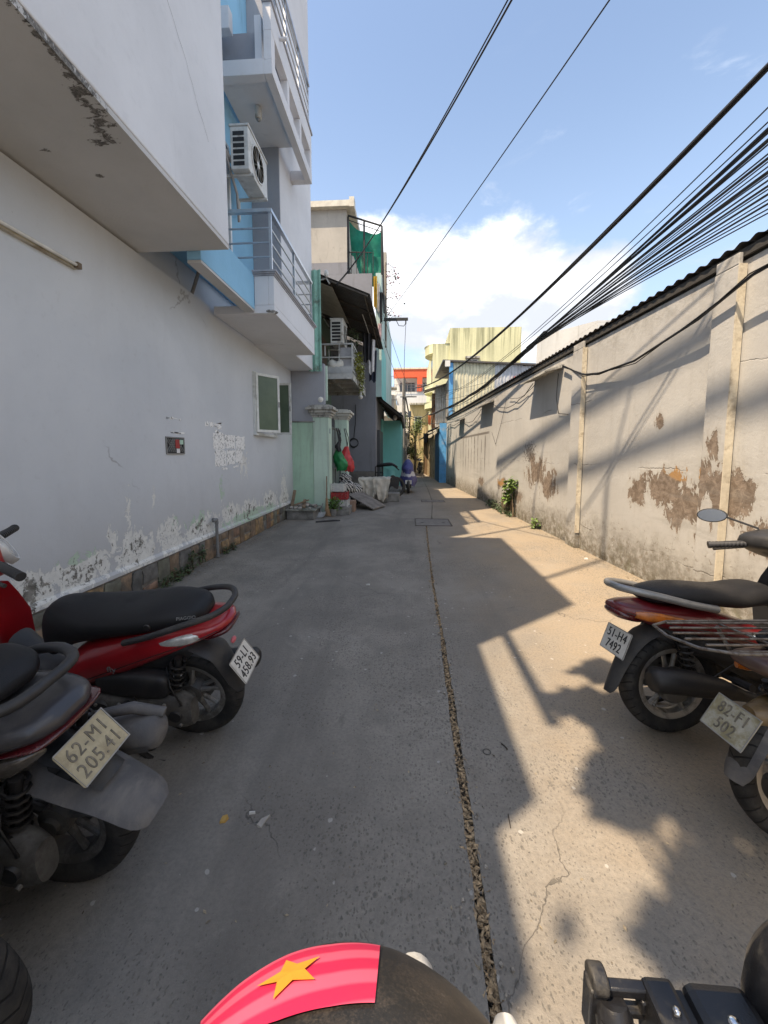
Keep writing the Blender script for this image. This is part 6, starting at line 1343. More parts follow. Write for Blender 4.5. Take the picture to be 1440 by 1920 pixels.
F_ = dict(B_); F_.update(paint=BP, guard=False, exm=BLKM, exh=[(-.02, .31, .02), (.0, .31, .045), (.14, .30, .045), (.3, .24, .025), (.5, .2, .02)], plate=('', '', (-.30, 0, .52), R(38), 0, PLATEY, INKF), fend=[(-.16, .60), (-.28, .57), (-.36, .5), (-.40, .42)], fendw=[.09, .09, .07, .04], fendm=BP, tyre=.10, steer=0)
s6 = scooter('black motorbike cut by the lower left corner with only its rear showing', (-1.13, .72, 0), PI + .05, -8, F_, 'scooters parked on the left')

# ---- the bike the viewer sits on: helmet, white cowl, phone holder and mirror
HC = Vector((-0.0304, 0.1150, 1.0990)); HR = .135
hm = site('helmet', 'black helmet with red flag sticker and yellow star in front of the viewer', 'helmet', HC)
HM, ha = custom('helmet_gloss'); hp_ = ha.n('ShaderNodeNewGeometry').outputs['Position']
hcol = ha.mix(ha.ramp(ha.math('ADD', ha.math('MULTIPLY', ha.noise(hp_, 30, 8, .75, .5), .6), ha.math('MULTIPLY', ha.noise(hp_, 700, 3, .7), .4)), .44, .66), (0.016, 0.0155, 0.0155), (0.062, 0.051, 0.042)); hcol = ha.mix(ha.math('MULTIPLY', ha.ramp(ha.noise(ha.vm('MULTIPLY', hp_, (1, 3, 3)), 70, 5, .7), .62, .72), .5), hcol, (0.16, 0.135, 0.11))
finish(ha, hcol, .42, ha.noise(hp_, 400, 3), .05, .001, .5)
MB().lathe([(.02, HR * .9998)] + [(HR * math.sin(t), HR * math.cos(t)) for t in [.15 + k * .075 for k in range(21)]] + [(HR * .965, -.012), (HR * .93, -.006), (HR * .9, .01)], tuple(HC), 2, 64).build('shell', HM, hm, smooth=60)
MB().lathe([(HR * 1.006, -.006), (HR * 1.012, -.012), (HR * 1.006, -.020), (HR * .97, -.020), (HR * .97, -.006)], tuple(HC), 2, 64, close=True).build('edge_trim', BP, hm, smooth=40)
pk = [[HC + Vector((HR * 1.0 * math.sin(u) * k1, HR * 1.0 * math.cos(u) * k1, z1)) for u in [-1.0 + j * .1 for j in range(21)]] for k1, z1 in ((.985, -.005), (1.15, -.022), (1.26, -.045), (1.25, -.050), (1.14, -.028), (.98, -.012))]
fl_c = [(-.603, .462, .651), (-.497, .586, .640), (-.312, .68, .663), (-.118, .70, .704), (.107, .732, .673)]
fl_b = [(-.52, .32, .79), (-.40, .30, .866), (-.235, .33, .914), (-.048, .369, .928), (.111, .40, .91)]
def interp(L, t):
    t = max(0, min(.9999, t)) * (len(L) - 1); i = int(t); return Vector(L[i]).lerp(Vector(L[i + 1]), t - i)
def on_dome(u, v, h=.0012): return HC + (interp(fl_c, u) * (1 - v) + interp(fl_b, u) * v).normalized() * (HR + h)
FLG, fa = custom('flag_print'); fuv = fa.n('ShaderNodeUVMap').outputs[0]; fs_ = fa.n('ShaderNodeSeparateXYZ', None, Vector=fuv)
wv = fa.math('SINE', fa.math('ADD', fa.math('MULTIPLY', fs_.outputs[1], 17.0), fa.math('MULTIPLY', fs_.outputs[0], 2.5)))
fc = fa.mix(fa.ramp(wv, -.4, .5), (0.58, 0.025, 0.085), (0.74, 0.11, 0.185)); fc = fa.mix(fa.ramp(fa.noise(fa.n('ShaderNodeNewGeometry').outputs['Position'], 50, 6, .7), .55, .8, 0, .25), fc, (0.35, 0.03, 0.05))
finish(fa, fc, .45, None)
NU, NV = 40, 14; mbf = MB().grid(lambda u, v: on_dome(u, v), NU, NV)
me = mbf.mesh('flag_sticker', FLG, 70); uvl = me.uv_layers.new(name='uv')
for lp in me.loops: i = lp.vertex_index; uvl.data[lp.index].uv = ((i % (NU + 1)) / NU, (i // (NU + 1)) / NV)
fo = put('flag_sticker', me, hm); fo.matrix_parent_inverse = Matrix.Translation(hm.location).inverted()
su, sv = Vector((1, 0, 0)), None
cN = Vector((-.242, .506, .828)).normalized(); ex_ = Vector((1, .15, .2)); ex_ = (ex_ - cN * ex_.dot(cN)).normalized(); ey_ = cN.cross(ex_)
sp_pts = []
for k in range(10):
    a = PI / 2 + k * PI / 5 + .35; r_ = .0165 if k % 2 == 0 else .0070; q = cN * HR + ex_ * (r_ * 1.12 * math.cos(a)) + ey_ * (r_ * math.sin(a) * 1.0); sp_pts.append(HC + q.normalized() * (HR + .0024))
sc = HC + cN * (HR + .0026); stm = MB().add([sc] + sp_pts, [(0, k + 1, (k + 1) % 10 + 1) for k in range(10)]); stm.build('star', mat('star_yellow', (0.72, 0.30, 0.03), .45, bump=0), fo)

fb = site('motorbike', 'white motorbike under the viewer, only its cowl, phone holder and mirror in the frame', 'motorbike', (0.0, .2, 0))
WP = mat('white_paint', (0.72, 0.72, 0.69), .3, 0, .06, 5, 0, dirt=(0.30, 0.27, 0.22), dirt_amt=.25, dscale=14, coat=.4)
MB().loft([[(0.012 + .048 * s_ * math.cos(a), y, .80 + .075 * s_ * math.sin(a)) for a in [k * PI / 10 for k in range(20)]] for y, s_ in ((.05, 1.2), (.22, 1.1), (.36, .95), (.42, .80), (.452, .58), (.468, .25))]).build('front_cowl', WP, fb, smooth=60)
MB().loft([[(x + hw * math.cos(a), y, z + .035 * s_ * math.sin(a)) for a in [k * PI / 8 for k in range(16)]] for x, y, z, hw, s_ in ((.10, .05, .86, .05, 1), (.105, .25, .85, .05, 1), (.115, .36, .838, .035, .8), (.118, .405, .83, .012, .3))]).build('side_cowl', WP, fb, smooth=60)
MB().tube([(.0, .16, .93), (.10, .22, .93), (.20, .27, .925), (.46, .22, .92)], .013, 12).build('handlebar', BLKM, fb, smooth=60)
DK = mat('satin_black_plastic', (0.018, 0.018, 0.02), .28, 0, .2, 20, .15, 500, dirt=(0.085, 0.078, 0.066), dirt_amt=.35, dscale=25)
def cyl(mb, a, b, r, n=18): return mb.tube([a, b], r, n)
kn = MB().lathe([(.001, .0), (.0135, .0), (.015, .006), (.015, .05), (.012, .056), (.001, .056)], (0, 0, 0), 2, 20)
for k in range(14):
    a = k * PI / 7; kn.box((.0152 * math.cos(a), .0152 * math.sin(a), .026), (.003, .003, .04), (0, 0, a))
ko = kn.build('ribbed_knob', DK, fb, smooth=40); ko.matrix_basis = Matrix.Translation((.199, .312, .925)) @ Matrix.Rotation(R(-25), 4, 'X')
cb_ = MB().bx(.178, .194, .335, .352, .935, .985).bx(.194, .245, .340, .350, .972, .982).bx(.194, .245, .340, .350, .950, .958).bx(.205, .213, .338, .352, .958, .972).bx(.228, .236, .338, .352, .958, .972)
cyl(cb_, (.181, .345, .985), (.196, .345, .985), .012).build('holder_bracket', DK, fb, smooth=40, bevel=.002)
MB().bx(.232, .262, .295, .352, .93, .985).build('clamp_block', DK, fb, bevel=.005)
MB().bx(.2, .46, .27, .335, .895, .936).build('bar_cover', DK, fb, bevel=.012)
bk = MB().bx(.268, .328, .285, .350, .925, .988).build('switch_box', DK, fb, bevel=.009)
MB().bx(.275, .322, .2835, .2849, .94, .975).bx(.262, .268, .30, .345, .935, .98).build('box_seam', BLKM, fb)
MB().ball((.250, .325, .987), (.004, .004, .004), 8, 5).build('screw', CHROME, fb, smooth=60)
MB().ball((.297, .32, .988), (.006, .006, .003), 8, 5).build('screw', CHROME, fb, smooth=60)
cyl(MB(), (.330, .31, .953), (.346, .305, .953), .03, 24).tube([(.346, .305, .953), (.352, .305, .953)], .026, 24).tube([(.352, .305, .953), (.46, .28, .95)], .026, 16).build('throttle_grip', BP, fb, smooth=40)
MB().loft([[(.385 + .062 * s_ * math.cos(a) + dx, .33 + dy, .99 + .085 * s_ * math.sin(a)) for a in [k * PI / 12 for k in range(24)]] for dx, dy, s_ in ((0, 0, .9), (0, .008, 1), (0, .02, .95), (0, .035, .7), (0, .042, .3))]).build('mirror_shell', DK, fb, smooth=60)
MB().tube([(.39, .34, .96), (.375, .30, .93), (.37, .29, .91)], .006, 8).build('mirror_stem', BLKM, fb, smooth=60)
MB().bx(-.10, .10, -.55, .12, .55, .78).build('body', WP, fb, bevel=.05)
MB().bx(-.12, .12, -.9, -.1, .72, .80).build('seat', VINYL, fb, bevel=.03)
for yy in (-.75, .38):
    h = MB().lathe([(.001, -.05), (.05, -.05), (.05, .05), (.001, .05)], (0, yy, .28), 0, 16).build('wheel', GREYAL, fb, smooth=40)
    MB().lathe([(.21, -.03), (.25, -.045), (.275, -.03), (.28, 0), (.275, .03), (.25, .045), (.21, .03)], (0, yy, .28), 0, 40, close=True).build('tyre', BP, h, smooth=50)
MB().tube([(0, .38, .28), (0, .36, .45), (0, .30, .74)], .03, 10).build('fork', BLKM, fb, smooth=50)

# ------------------------------------------------------------------ things along the left side
pt = site('planter_box', 'low concrete box with a slab top heaped with rubble, against the mint wall', 'planter', (-2.5, 8.7, 0))
MB().bx(-2.74, -2.12, 8.45, 9.12, 0, .20).build('box', CONC, pt, bevel=.01); MB().bx(-2.79, -2.07, 8.41, 9.16, .203, .235).build('slab', mat('mossy_slab', (0.27, 0.27, 0.24), .9, 0, .25, 4, .5, dirt=(0.09, 0.10, 0.07), dirt_amt=.5, world=True), pt, bevel=.006)
rnd = random.Random(6); RUBM = [mat('rubble_%d' % k, c, .95, 0, .3, 12, .6, 40, world=True) for k, c in enumerate(((0.30, 0.28, 0.26), (0.22, 0.19, 0.165), (0.38, 0.36, 0.33)))]
for k in range(26):
    x, y = rnd.uniform(-2.7, -2.15), rnd.uniform(8.5, 9.05); s_ = rnd.uniform(.025, .06)
    m_ = MB(); vs = []
    rings = [[(x + s_ * sc * math.cos(a + j * .2) * rnd.uniform(.7, 1.3), y + s_ * sc * math.sin(a + j * .2) * rnd.uniform(.7, 1.3), .236 + h * s_ + max(0, .08 - .3 * math.hypot(x + 2.42, y - 8.78))) for a in [q * PI / 3 for q in range(6)]] for j, (sc, h) in enumerate(((.8, 0), (1.1, .5), (.6, 1.1)))]
    tag(m_.loft(rings).build('rubble', rnd.choice(RUBM)), 'lump of grey rubble on the slab against the mint wall', 'rubble', 'rubble on the slab')
for k, (a, b) in enumerate((((-2.72, 8.8, .25), (-2.70, 9.0, .62)), ((-2.6, 8.6, .32), (-2.3, 8.75, .42)), ((-2.35, 8.5, .28), (-2.45, 8.95, .40)))):
    d = Vector(b) - Vector(a); o = MB().bx(-.035, .035, -.012, .012, 0, d.length).build('plank', mat('old_plank', (0.23, 0.165, 0.11), .9, 0, .3, 9, .4), None, bevel=.003); o.matrix_world = Matrix.Translation(a) @ d.to_track_quat('Z', 'Y').to_matrix().to_4x4()
    tag(o, ('broken plank standing against the wall corner behind the rubble', 'broken plank lying across the front of the rubble', 'broken plank lying across the right of the rubble')[k], 'plank', 'planks in the rubble')
bm_ = site('broom', 'straw broom leaning upside up beside the mint pillar', 'broom', (-1.92, 9.0, 0))
MB().tube([(-1.93, 8.98, .38), (-1.95, 9.12, .95)], .014, 8).build('handle', MATS['old_plank'], bm_)
st = MB(); rnd = random.Random(2)
for k in range(70):
    a, q = rnd.uniform(0, 6.28), rnd.random() ** .5; st.tube([(-1.93 + .02 * q * math.cos(a), 8.99 + .015 * q * math.sin(a), .44), (-1.92 + .04 * q * math.cos(a), 8.97 + .03 * q * math.sin(a), .2), (-1.90 + .09 * q * math.cos(a), 8.95 + .04 * q * math.sin(a), .01)], .004, 4)
st.build('straw', mat('straw', (0.36, 0.24, 0.14), .9, 0, .4, 30, 0), bm_)
dp = site('dustpan', 'grey metal dustpan lying at the foot of the broom', 'dustpan', (-2.05, 8.85, 0))
MB().grid(lambda u, v: (-2.2 + .26 * u, 8.72 + .22 * v, .012 + .09 * v ** 3 + .03 * (2 * u - 1) ** 4), 10, 6, (0, 0, .006)).build('pan', LGREY, dp); MB().tube([(-2.07, 8.93, .09), (-2.04, 9.05, .30)], .012, 8).build('handle', GPIPE, dp)
def crate(label, x, y, z, w_, d_, h_, m, rot=0):
    t = thing('crate', label, 'crate', (x, y, z), (0, 0, rot), 'crates by the second pillar')
    b = MB().bx(-w_ / 2, w_ / 2, -d_ / 2, d_ / 2, 0, .012)
    for s_ in (-1, 1):
        for k in range(4):
            z0 = .02 + k * (h_ - .02) / 4; z1 = z0 + (h_ - .02) / 4 * .62
            b.bx(-w_ / 2, w_ / 2, s_ * d_ / 2 - .006, s_ * d_ / 2 + .006, z0, z1); b.bx(s_ * w_ / 2 - .006, s_ * w_ / 2 + .006, -d_ / 2 + .007, d_ / 2 - .007, z0, z1)
    b.build('slats', m, t); c = MB()
    for sx in (-1, 1):
        for sy in (-1, 1): c.bx(sx * w_ / 2 - .014, sx * w_ / 2 + .014, sy * d_ / 2 - .0145, sy * d_ / 2 + .0145, 0, h_)
    for k in range(1, 4): c.bx(-w_ / 2 + w_ * k / 4 - .008, -w_ / 2 + w_ * k / 4 + .008, -d_ / 2 - .0085, -d_ / 2 + .0085, .012, h_)
    c.build('posts', m, t); return t
CRW = mat('white_crate', (0.58, 0.57, 0.54), .6); CRR = mat('red_crate', (0.36, 0.03, 0.03), .55)
crate('bottom white plastic crate of the stack beside the mint pillar', -1.66, 9.42, .20, .36, .30, .16, CRW)
crate('red plastic crate in the middle of the stack beside the mint pillar', -1.68, 9.42, .37, .38, .32, .18, CRR, .05)
crate('white plastic crate on top of the red one beside the mint pillar', -1.72, 9.44, .56, .30, .28, .20, CRW, -.08)
kb = tag(MB().bx(-2.0, -1.42, 9.18, 9.66, 0, .195).build('kerb_block', CONC, None, bevel=.012), 'rough concrete step block under the crates', 'block')
k2 = tag(MB().bx(-1.62, -1.36, 9.7, 10.0, .0, .28).build('kerb_block', mat('brick_block', (0.30, 0.20, 0.14), .9, bump=.5, world=True), None, bevel=.01), 'low brown block behind the crates', 'block')
pp = site('potted_plant', 'bright green leafy plant in front of the red crate', 'plant', (-1.78, 9.05, 0))
MB().lathe([(.001, .0), (.08, .0), (.11, .17), (.10, .17), (.09, .15), (.001, .15)], (-1.78, 9.08, .0), 2, 16).build('pot', CONC, pp, smooth=40)
lv = MB(); rnd = random.Random(12); leaf_cloud(lv, (-1.76, 9.05, .30), (.17, .13, .14), 150, .09, rnd); lv.build('leaves', mat('bright_leaf', (0.09, 0.19, 0.03), .45, 0, .4, 9, 0), pp)
s_m = MB()
for k in range(7): a = k * .9; s_m.tube([(-1.78, 9.08, .14), (-1.77 + .1 * math.cos(a), 9.06 + .08 * math.sin(a), .34)], .006, 5)
stuff(s_m.build('stem', MATS['twig'], pp))
# bags hanging on the gate
def bag(name, label, x, y, z0, z1, r, m, seed, strap):
    rnd = random.Random(seed); t = site(name, label, 'bag', (x, y, z0), 'bags hanging on the gate'); rg = []
    for j in range(17):
        v = j / 16; rr = r * (.35 + .75 * math.sin(min(1, v * 1.5 + .10) * PI) ** .8 if v < .60 else .35 + .40 * (1 - v) / .4 * (1 - v))
        rr = r * (.30 + .72 * math.sin(PI * min(1, .08 + v * .92) ** .8) ** 1.2)
        ring_ = []
        for k in range(26):
            a = k * PI / 13; d_ = 1 + .30 * mnoise.noise((math.cos(a) * 1.6 + seed * 5, math.sin(a) * 1.6, v * 4)) + .22 * mnoise.noise((math.cos(a) * 4, math.sin(a) * 4 + seed, v * 9))
            ring_.append((x + rr * math.cos(a) * d_ + .05 * math.sin(v * 4 + seed), y + rr * .55 * math.sin(a) * d_, z0 + (z1 - z0) * v + (.06 * mnoise.noise((math.cos(a) * 2, math.sin(a) * 2, seed)) if v < .2 else 0)))
        rg.append(ring_)
    MB().loft(rg).build('sack', m, t, smooth=60); MB().tube([(x, y, z1 - .02), (x - .03, y, (z1 + strap) / 2), (x - .08, y, strap)], .012, 6).tube([(x, y, z1 - .02), (x + .03, y, (z1 + strap) / 2), (x - .04, y, strap)], .01, 6).build('strap', BP, t, smooth=50)
    return t
GB = mat('green_plastic_bag', (0.02, 0.20, 0.06), .35, 0, .3, 6, .6, 16, world=True); RB = mat('red_plastic_bag', (0.50, 0.04, 0.045), .35, 0, .2, 6, .6, 16, world=True)
bag('plastic_bag', 'green plastic bag hanging on the gate between the mint pillars', -1.78, 10.0, 1.05, 1.62, .17, GB, 1, 2.15)
bag('plastic_bag', 'red plastic bag hanging on the gate beside the green one', -1.60, 10.1, 1.02, 1.68, .16, RB, 2, 2.15)
bag('plastic_bag', 'dark bag hanging above the green plastic bag on the gate', -1.76, 9.85, 1.55, 1.85, .07, BP, 3, 2.15)
# sacks, plank ramp, striped bundle
sb = site('striped_bundle', 'black and white striped bundle piled against the second pillar', 'bundle', (-1.75, 11.0, 0))
STR, sa = custom('striped_cloth'); sp2 = sa.n('ShaderNodeNewGeometry').outputs['Position']
sw = sa.n('ShaderNodeTexWave', {'wave_type': 'BANDS', 'bands_direction': 'DIAGONAL'}, Vector=sp2, Scale=5.0, Distortion=9.0, Detail=3, Detail_Scale=1.2).outputs[1]
finish(sa, sa.mix(sa.ramp(sw, .45, .55), (0.03, 0.03, 0.03), (0.52, 0.50, 0.46)), .8, sw, .3, .02)
for k, (x, y, z, r_) in enumerate(((-1.75, 10.85, .50, (.26, .28, .22)), (-1.55, 11.1, .42, (.22, .25, .2)), (-1.85, 11.1, .75, (.2, .2, .16)), (-1.6, 10.9, .2, (.28, .3, .2)))):
    rnd = random.Random(k); MB().loft([[(x + r_[0] * math.cos(t) * math.cos(a) * (1 + .15 * math.sin(3 * a + k)), y + r_[1] * math.cos(t) * math.sin(a), max(0.0, z + r_[2] * math.sin(t) * (1 + .15 * math.cos(4 * a)))) for a in [q * PI / 9 for q in range(18)]] for t in [-1.5 + j * .3 for j in range(11)]]).build('bundle_roll', STR, sb, smooth=70)
sm_ = mat('woven_sack', (0.55, 0.51, 0.43), .85, 0, .12, 6, .5, 120, dirt=(0.30, 0.26, 0.2), dirt_amt=.35, world=True)
def drape(label, x0, x1, y0, y1, zt, seed, grp, tail=.5):
    """a sack thrown over the edge of a block: flat on top, then hanging with folds and a ragged slanting hem"""
    def f(u, v):
        n_ = lambda a, b, k: mnoise.noise((a + seed * 3.7, b, k))
        x = x0 + (x1 - x0) * u
        if v < .4:
            t = v / .4; return (x + .02 * n_(u * 4, t * 3, 1), y1 + (y0 - y1) * t, zt + .03 * n_(u * 5, t * 4, 2) + .02 * math.sin(t * PI))
        t = (v - .4) / .6; hem = zt * (.55 + .40 * (1 - abs(u - tail) * 1.6)) + .05 * n_(u * 6, 0, 3)
        sw = (u - tail) * (1 - .30 * t)
        return (x0 + (x1 - x0) * (tail + sw) + .02 * n_(u * 5, t * 3, 4), y0 - .03 - .10 * t - .05 * t * math.sin(u * 15 + seed) - .05 * n_(u * 4, t * 4, 5), zt - max(.02, hem) * t + .015 * n_(u * 8, t * 8, 6))
    return tag(MB().grid(f, 36, 28, (0, .004, -.004)).build('woven_sack', sm_, None, smooth=80), label, 'sack', grp)
drape('left woven sack draped over a block beside the plank ramp', -1.50, -.95, 11.5, 12.1, .74, 1, 'woven sacks', .7)
drape('right woven sack hanging lower over a block near the old tricycle', -1.06, -.52, 11.4, 12.1, .755, 4, 'woven sacks', .55)
tag(MB().bx(-1.48, -.62, 11.6, 12.2, 0, .70).build('concrete_block', CONC, None, bevel=.02), 'long concrete block hidden under the two woven sacks', 'block')
tag(MB().bx(-.72, -.26, 11.9, 12.3, 0, .26).build('concrete_block', CONC, None, bevel=.015), 'low concrete block standing beside the old tricycle', 'block')
rp_m = MB().add([(-1.62, 10.3, .36), (-1.35, 11.2, .36), (-.62, 10.6, .03), (-.9, 9.9, .03), (-1.62, 10.3, .39), (-1.35, 11.2, .39), (-.62, 10.6, .06), (-.9, 9.9, .06)], [(3, 2, 1, 0), (4, 5, 6, 7), (0, 1, 5, 4), (1, 2, 6, 5), (2, 3, 7, 6), (3, 0, 4, 7)])
tag(rp_m.build('ramp_board', mat('ramp_board', (0.20, 0.18, 0.16), .85, 0, .3, 4, .4, world=True)), 'grey board sloping down as a ramp in front of the woven sacks', 'board')
# old tricycle with a teal panel
tc = site('cargo_tricycle', 'old cargo tricycle with worn wheel and mudguards by the teal wall', 'tricycle', (-.55, 13.2, 0))
for (x, y) in ((-.42, 12.75), (-.95, 13.4)):
    h = MB().lathe([(.001, -.05), (.04, -.05), (.04, .05), (.001, .05)], (0, 0, 0), 1, 14).build('wheel', GREYAL, tc); h.matrix_basis = Matrix.Translation((x, y, .38)) @ Matrix.Rotation(R(25), 4, 'Z')
    MB().lathe([(.27, -.03), (.31, -.04), (.35, -.03), (.355, 0), (.35, .03), (.31, .04), (.27, .03)], (0, 0, 0), 1, 36, close=True).build('tyre', BP, h, smooth=50)
    sp_ = MB()
    for k in range(12): sp_.tube([(.03 * math.cos(k * PI / 6), 0, .03 * math.sin(k * PI / 6)), (.28 * math.cos(k * PI / 6), 0, .28 * math.sin(k * PI / 6))], .004, 4)
    sp_.build('rim', GREYAL, h)
tf = MB().tube([(-1.1, 13.0, .1), (-1.1, 13.0, 1.05), (-.9, 13.0, 1.1)], .02, 6).tube([(-.85, 13.0, .1), (-.85, 13.0, 1.05)], .02, 6).tube([(-1.1, 13.0, .55), (-.4, 12.9, .6), (-.42, 12.75, .38)], .02, 6).tube([(-1.0, 13.1, 1.05), (-.5, 13.0, 1.1), (-.3, 12.8, .95)], .02, 6).tube([(-1.1, 13, .85), (-.85, 13, .85)], .015, 6)
tf.build('frame', BLK, tc, smooth=50)
MB().grid(lambda u, v: (-.85 + .42 * u, 13.05 + .03 * math.sin(u * 7), .55 + .45 * v - .1 * u), 8, 6, (0, .01, 0)).build('teal_panel', TEAL, tc)
MB().grid(lambda u, v: (-.62 + .3 * u + .05 * v, 12.66 + .05 * u, .36 + .4 * v * (1 - .25 * u) + .05 * math.sin(u * 5)), 8, 6, (0, .02, 0)).build('mudguard', BP, tc, smooth=60)
body([(-1.05, 1.08, .1, .05), (-.8, 1.12, .13, .06), (-.55, 1.14, .12, .05), (-.35, 1.02, .08, .05)], 3, 2.2, yc=12.95).build('seat', VINYL, tc, smooth=60)
# scooter under its rain cover
cv = site('covered_scooter', 'scooter under an indigo and white rain cover in the middle distance', 'motorbike', (0, 14.4, 0))
CVM, ca = custom('indigo_cover'); cpz = ca.n('ShaderNodeNewGeometry').outputs['Position']; cz = ca.n('ShaderNodeSeparateXYZ', None, Vector=cpz).outputs[2]
ccl = ca.mix(ca.ramp(ca.noise(cpz, 3, 5), .3, .7), (0.045, 0.05, 0.17), (0.085, 0.09, 0.26))
bd_ = ca.math('ADD', cz, ca.math('MULTIPLY', ca.noise(cpz, 2.2, 4), .55)); ccl = ca.mix(ca.math('MULTIPLY', ca.ramp(bd_, .92, .94), ca.ramp(bd_, 1.10, 1.08)), ccl, (0.52, 0.54, 0.60))
finish(ca, ccl, .5, ca.noise(cpz, 7, 5), .5, .06)
rg = []
for j in range(15):
    v = j / 14; z = .30 + .92 * v; y0, y1 = 14.35 + .05 * v, 15.75 - .55 * v
    w_ = .30 * (1 - v ** 3 * .75) * (1 + .12 * math.sin(v * 9))
    if v > .72: y0 += (v - .72) * 1.2
    rg.append([(0.0 + w_ * math.cos(a) * (1 + .10 * math.sin(a * 5 + v * 7)), (y0 + y1) / 2 + (y1 - y0) / 2 * math.sin(a), z + (.10 if v < .3 else 0) * math.sin(a * 3) * (1 - v / .3) + .06 * math.sin(a) * v) for a in [k * PI / 16 for k in range(32)]])
MB().loft(rg).build('rain_cover', CVM, cv, smooth=70)
for yy in (14.45, 15.65):
    h = MB().lathe([(.001, -.04), (.05, -.04), (.05, .04), (.001, .04)], (0.02, yy, .27), 0, 14).build('wheel', GREYAL, cv); MB().lathe([(.17, -.04), (.22, -.055), (.26, -.035), (.27, 0), (.26, .035), (.22, .055), (.17, .04)], (0.02, yy, .27), 0, 30, close=True).build('tyre', BP, h, smooth=50)
MB().bx(-.10, .14, 14.3, 14.36, .36, .5).build('number_plate', PLATEW, cv); MB().bx(-.08, .12, 14.4, 15.4, .2, .45).build('engine', BLKM, cv)
# far motorbike, facing the viewer
G_ = dict(A); G_.pop('cowl', None); G_.pop('lamp', None); G_.update(wb=1.25,paint=CHARC, plate=('', '', (-.448, 0, .455), R(30), 0, PLATEW, INK), mirrors=(1, 1), steer=.4)
s7 = scooter('far dark motorbike facing the viewer in the sun at the bend of the alley', (.95, 29.9, 0), -PI / 2 - .2, -6, G_)

# ------------------------------------------------------------------ covers in the road
IRC = mat('cover_concrete', (0.17, 0.16, 0.15), .85, 0, .2, 7, .5, 60, world=True); IRF = mat('rusty_iron', (0.07, 0.055, 0.045), .7, .3, world=True)
def cover(label, x0, x1, y0, y1):
    t = site('drain_cover', label, 'drain cover', ((x0 + x1) / 2, (y0 + y1) / 2, 0), 'covers in the road')
    MB().bx(x0 + .03, x1 - .03, y0 + .03, y1 - .03, -.04, .004).build('lid', IRC, t, bevel=.003)
    MB().bx(x0, x1, y0, y0 + .025, -.04, .007).bx(x0, x1, y1 - .025, y1, -.04, .007).bx(x0, x0 + .025, y0 + .0255, y1 - .0255, -.04, .007).bx(x1 - .025, x1, y0 + .0255, y1 - .0255, -.04, .007).build('frame', IRF, t)
    MB().bx(x0 + .13, x0 + .19, y0 + .35, y0 + .40, .0042, .006).bx(x1 - .19, x1 - .13, y0 + .35, y0 + .40, .0042, .006).build('lift_hole', DARK, t)
cover('square concrete drain cover across the joint in the middle of the alley', .155, .93, 7.9, 8.76)
cover('farther narrow drain cover crossing the joint, seen nearly edge on', .42, 1.15, 11.85, 12.35)
# litter and plants
def weeds(label, pts, n, sz, seed, m, name='weed', cat='weeds', rr=(.10, .08, .12)):
    rnd = random.Random(seed); t = site(name, label, cat, pts[0], 'weeds at the wall foot' if name == 'weed' else None); lv = MB(); sm = MB()
    for p in pts:
        leaf_cloud(lv, (p[0], p[1], p[2] + rr[2] * .9), rr, n, sz, rnd)
        for _ in range(5): q = Vector(p) + Vector((rnd.uniform(-rr[0], rr[0]) * .8, rnd.uniform(-rr[1], rr[1]) * .8, rr[2] * rnd.uniform(1, 1.8))); sm.tube([p, q], .004, 4)
    lv.build('leaves', m, t); stuff(sm.build('stem', MATS['twig'], t))
WEED = mat('weed_leaf', (0.055, 0.085, 0.035), .6, 0, .5, 12, 0); LIGHTW = mat('fresh_weed_leaf', (0.12, 0.19, 0.04), .5, 0, .4, 12, 0)
weeds('low dusty weeds at the stone plinth left of the drain pipe', [(-2.70, 4.05, 0), (-2.71, 4.28, 0), (-2.72, 4.5, .0)], 60, .05, 1, WEED, rr=(.05, .10, .07))
weeds('taller weeds growing up the stone plinth nearest the drain pipe', [(-2.72, 4.62, .05), (-2.72, 4.85, .05)], 55, .05, 2, WEED, rr=(.05, .08, .12))
weeds('small weeds at the stone plinth beyond the drain pipe', [(-2.71, 5.5, 0), (-2.71, 5.72, 0)], 45, .045, 3, WEED, rr=(.05, .08, .06))
weeds('small fresh green weed at the foot of the right wall, nearest', [tuple(RWp(-.08, 6.75, 0))], 60, .09, 4, LIGHTW, rr=(.10, .12, .12))
weeds('straggling undergrowth along the right wall before the shrub', [tuple(RWp(-.10, 8.3 + .35 * k, 0)) for k in range(6)], 60, .08, 5, WEED, rr=(.12, .2, .11))
weeds('leafy shrub rooted in the right wall beside the fallen plaster', [tuple(RWp(-.10, 8.35, .45)), tuple(RWp(-.13, 8.2, .62)), tuple(RWp(-.10, 8.45, .22))], 48, .16, 6, LIGHTW, 'wall_shrub', 'shrub', (.14, .16, .17))
dr = MB(); rnd = random.Random(3)
for k in range(60): q = RWp(-.03 - rnd.random() * .06, 8.1 + rnd.random() * .9, .02); dr.tube([q, q + Vector((rnd.uniform(-.03, .03), rnd.uniform(-.06, .06), rnd.uniform(.2, .55)))], .006, 4)
tag(dr.build('dead_stems', mat('dry_stems', (0.20, 0.15, 0.10), .9)), 'dead roots and stems hanging on the right wall below the shrub', 'stems')
def litter(name, label, x, y, pts, m, z=.001, th=.004):
    tag(MB().loft([[(x + a, y + b, z) for a, b in pts], [(x + a * .95, y + b * .95, z + th + .35 * abs(a)) for a, b in pts]]).build(name, m), label, name.replace('_', ' '))
DL = mat('fallen_leaf', (0.42, 0.26, 0.07), .7); WPAP = mat('white_scrap', (0.6, 0.59, 0.56), .7)
litter('fallen_leaf', 'ochre fallen leaf on the shaded concrete near the left bikes', -.745, 1.405, [(-.012, -.018), (.010, -.014), (.016, .004), (.004, .02), (-.012, .008)], DL)
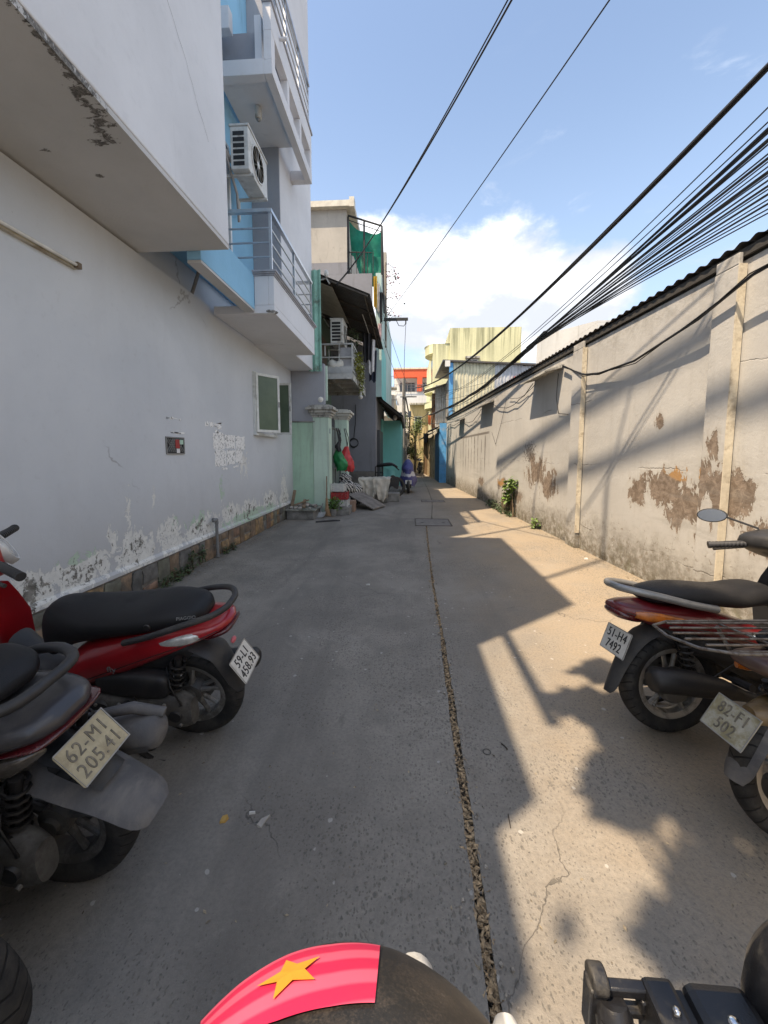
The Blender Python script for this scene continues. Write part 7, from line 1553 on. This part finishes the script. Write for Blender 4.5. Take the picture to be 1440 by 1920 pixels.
litter('cigarette_end', 'white cigarette end near the ochre leaf', -.64, 1.435, [(-.012, -.003), (.012, .001), (.011, .006), (-.013, .002)], WPAP, th=.006)
litter('paper_scrap', 'translucent scrap of torn paper to the right of the cigarette end', -.58, 1.40, [(-.02, -.018), (.0, -.022), (.014, .02), (.02, .03), (-.012, .012)], mat('grey_scrap', (0.34, 0.32, 0.29), .6))
litter('paper_scrap', 'white scrap lying against the foot of the right wall', *RWp(-.22, 4.55, 0)[:2], [(-.03, -.03), (.02, -.035), (.03, .02), (-.01, .03)], WPAP)
litter('paper_scrap', 'tiny white scrap in the middle of the alley', -.45, 4.25, [(-.02, -.01), (.02, -.015), (.025, .01), (-.015, .012)], WPAP)
litter('dry_stick', 'short dark stick lying on the shaded concrete near the joint', .42, 1.47, [(-.002, -.03), (.0005, -.03), (.006, .03), (.003, .03)], mat('stick', (0.05, 0.04, 0.03), .9))
litter('dry_stick', 'bent dark stick lying right of the joint, farther from the viewer', .50, 1.88, [(-.012, .012), (.0, .0), (.010, -.025), (.013, -.025), (.004, .002), (-.010, .014)], MATS['stick'])
ti = tag(MB().tube([(-2.0, 8.15, .012), (-1.85, 8.2, .02), (-1.65, 8.32, .02), (-1.5, 8.36, .012)], .02, 8).build('rubber_strip', BP), 'curved strip of black rubber lying before the planter box', 'rubber strip')
tag(MB().lathe([(.0165, .003), (.0185, .005), (.0205, .003), (.0185, .001)], (.405, 1.835, 0), 2, 24, close=True).build('rubber_ring', mat('thin_ring', (0.05, 0.05, 0.05), .7)), 'thin dark ring lying on the lit concrete right of the joint', 'ring')

# bits of leaf, grit and paper gathered along both wall feet
rnd = random.Random(41); sw = MB()
for k in range(1500):
    if k % 2: yy = .5 + 13 * rnd.random() ** 1.3; q = RWp(-.02 - abs(rnd.gauss(0, .09)), yy, 0)
    else: q = Vector((-2.745 + abs(rnd.gauss(0, .10)), 2.3 + 6.6 * rnd.random(), 0))
    L = rnd.uniform(.005, .02); a = rnd.uniform(0, 6.28); d = Vector((math.cos(a), math.sin(a), 0)) * L; e = Vector((-math.sin(a), math.cos(a), 0)) * L * rnd.uniform(.3, .7); z = Vector((0, 0, rnd.uniform(.002, .008)))
    sw.add([q - d + z * .3, q + e + z, q + d + z * .4, q - e + z * .2], [(0, 1, 2, 3)])
for k in range(500):
    q = Vector((rnd.uniform(-2.6, 2.4), .9 + 9 * rnd.random() ** 1.5, 0)); L = rnd.uniform(.003, .010); a = rnd.uniform(0, 6.28); d = Vector((math.cos(a), math.sin(a), 0)) * L; e = Vector((-math.sin(a), math.cos(a), 0)) * L * .5; z = Vector((0, 0, rnd.uniform(.002, .005)))
    sw.add([q - d + z * .3, q + e + z, q + d + z * .4, q - e + z * .2], [(0, 1, 2, 3)])
stuff(sw.build('swept_litter', mat('litter_bits', (0.24, 0.20, 0.14), .9, 0, .8, 40, 0, world=True)), 'tiny bits of leaf and grit lying along both wall feet and over the concrete', 'litter')
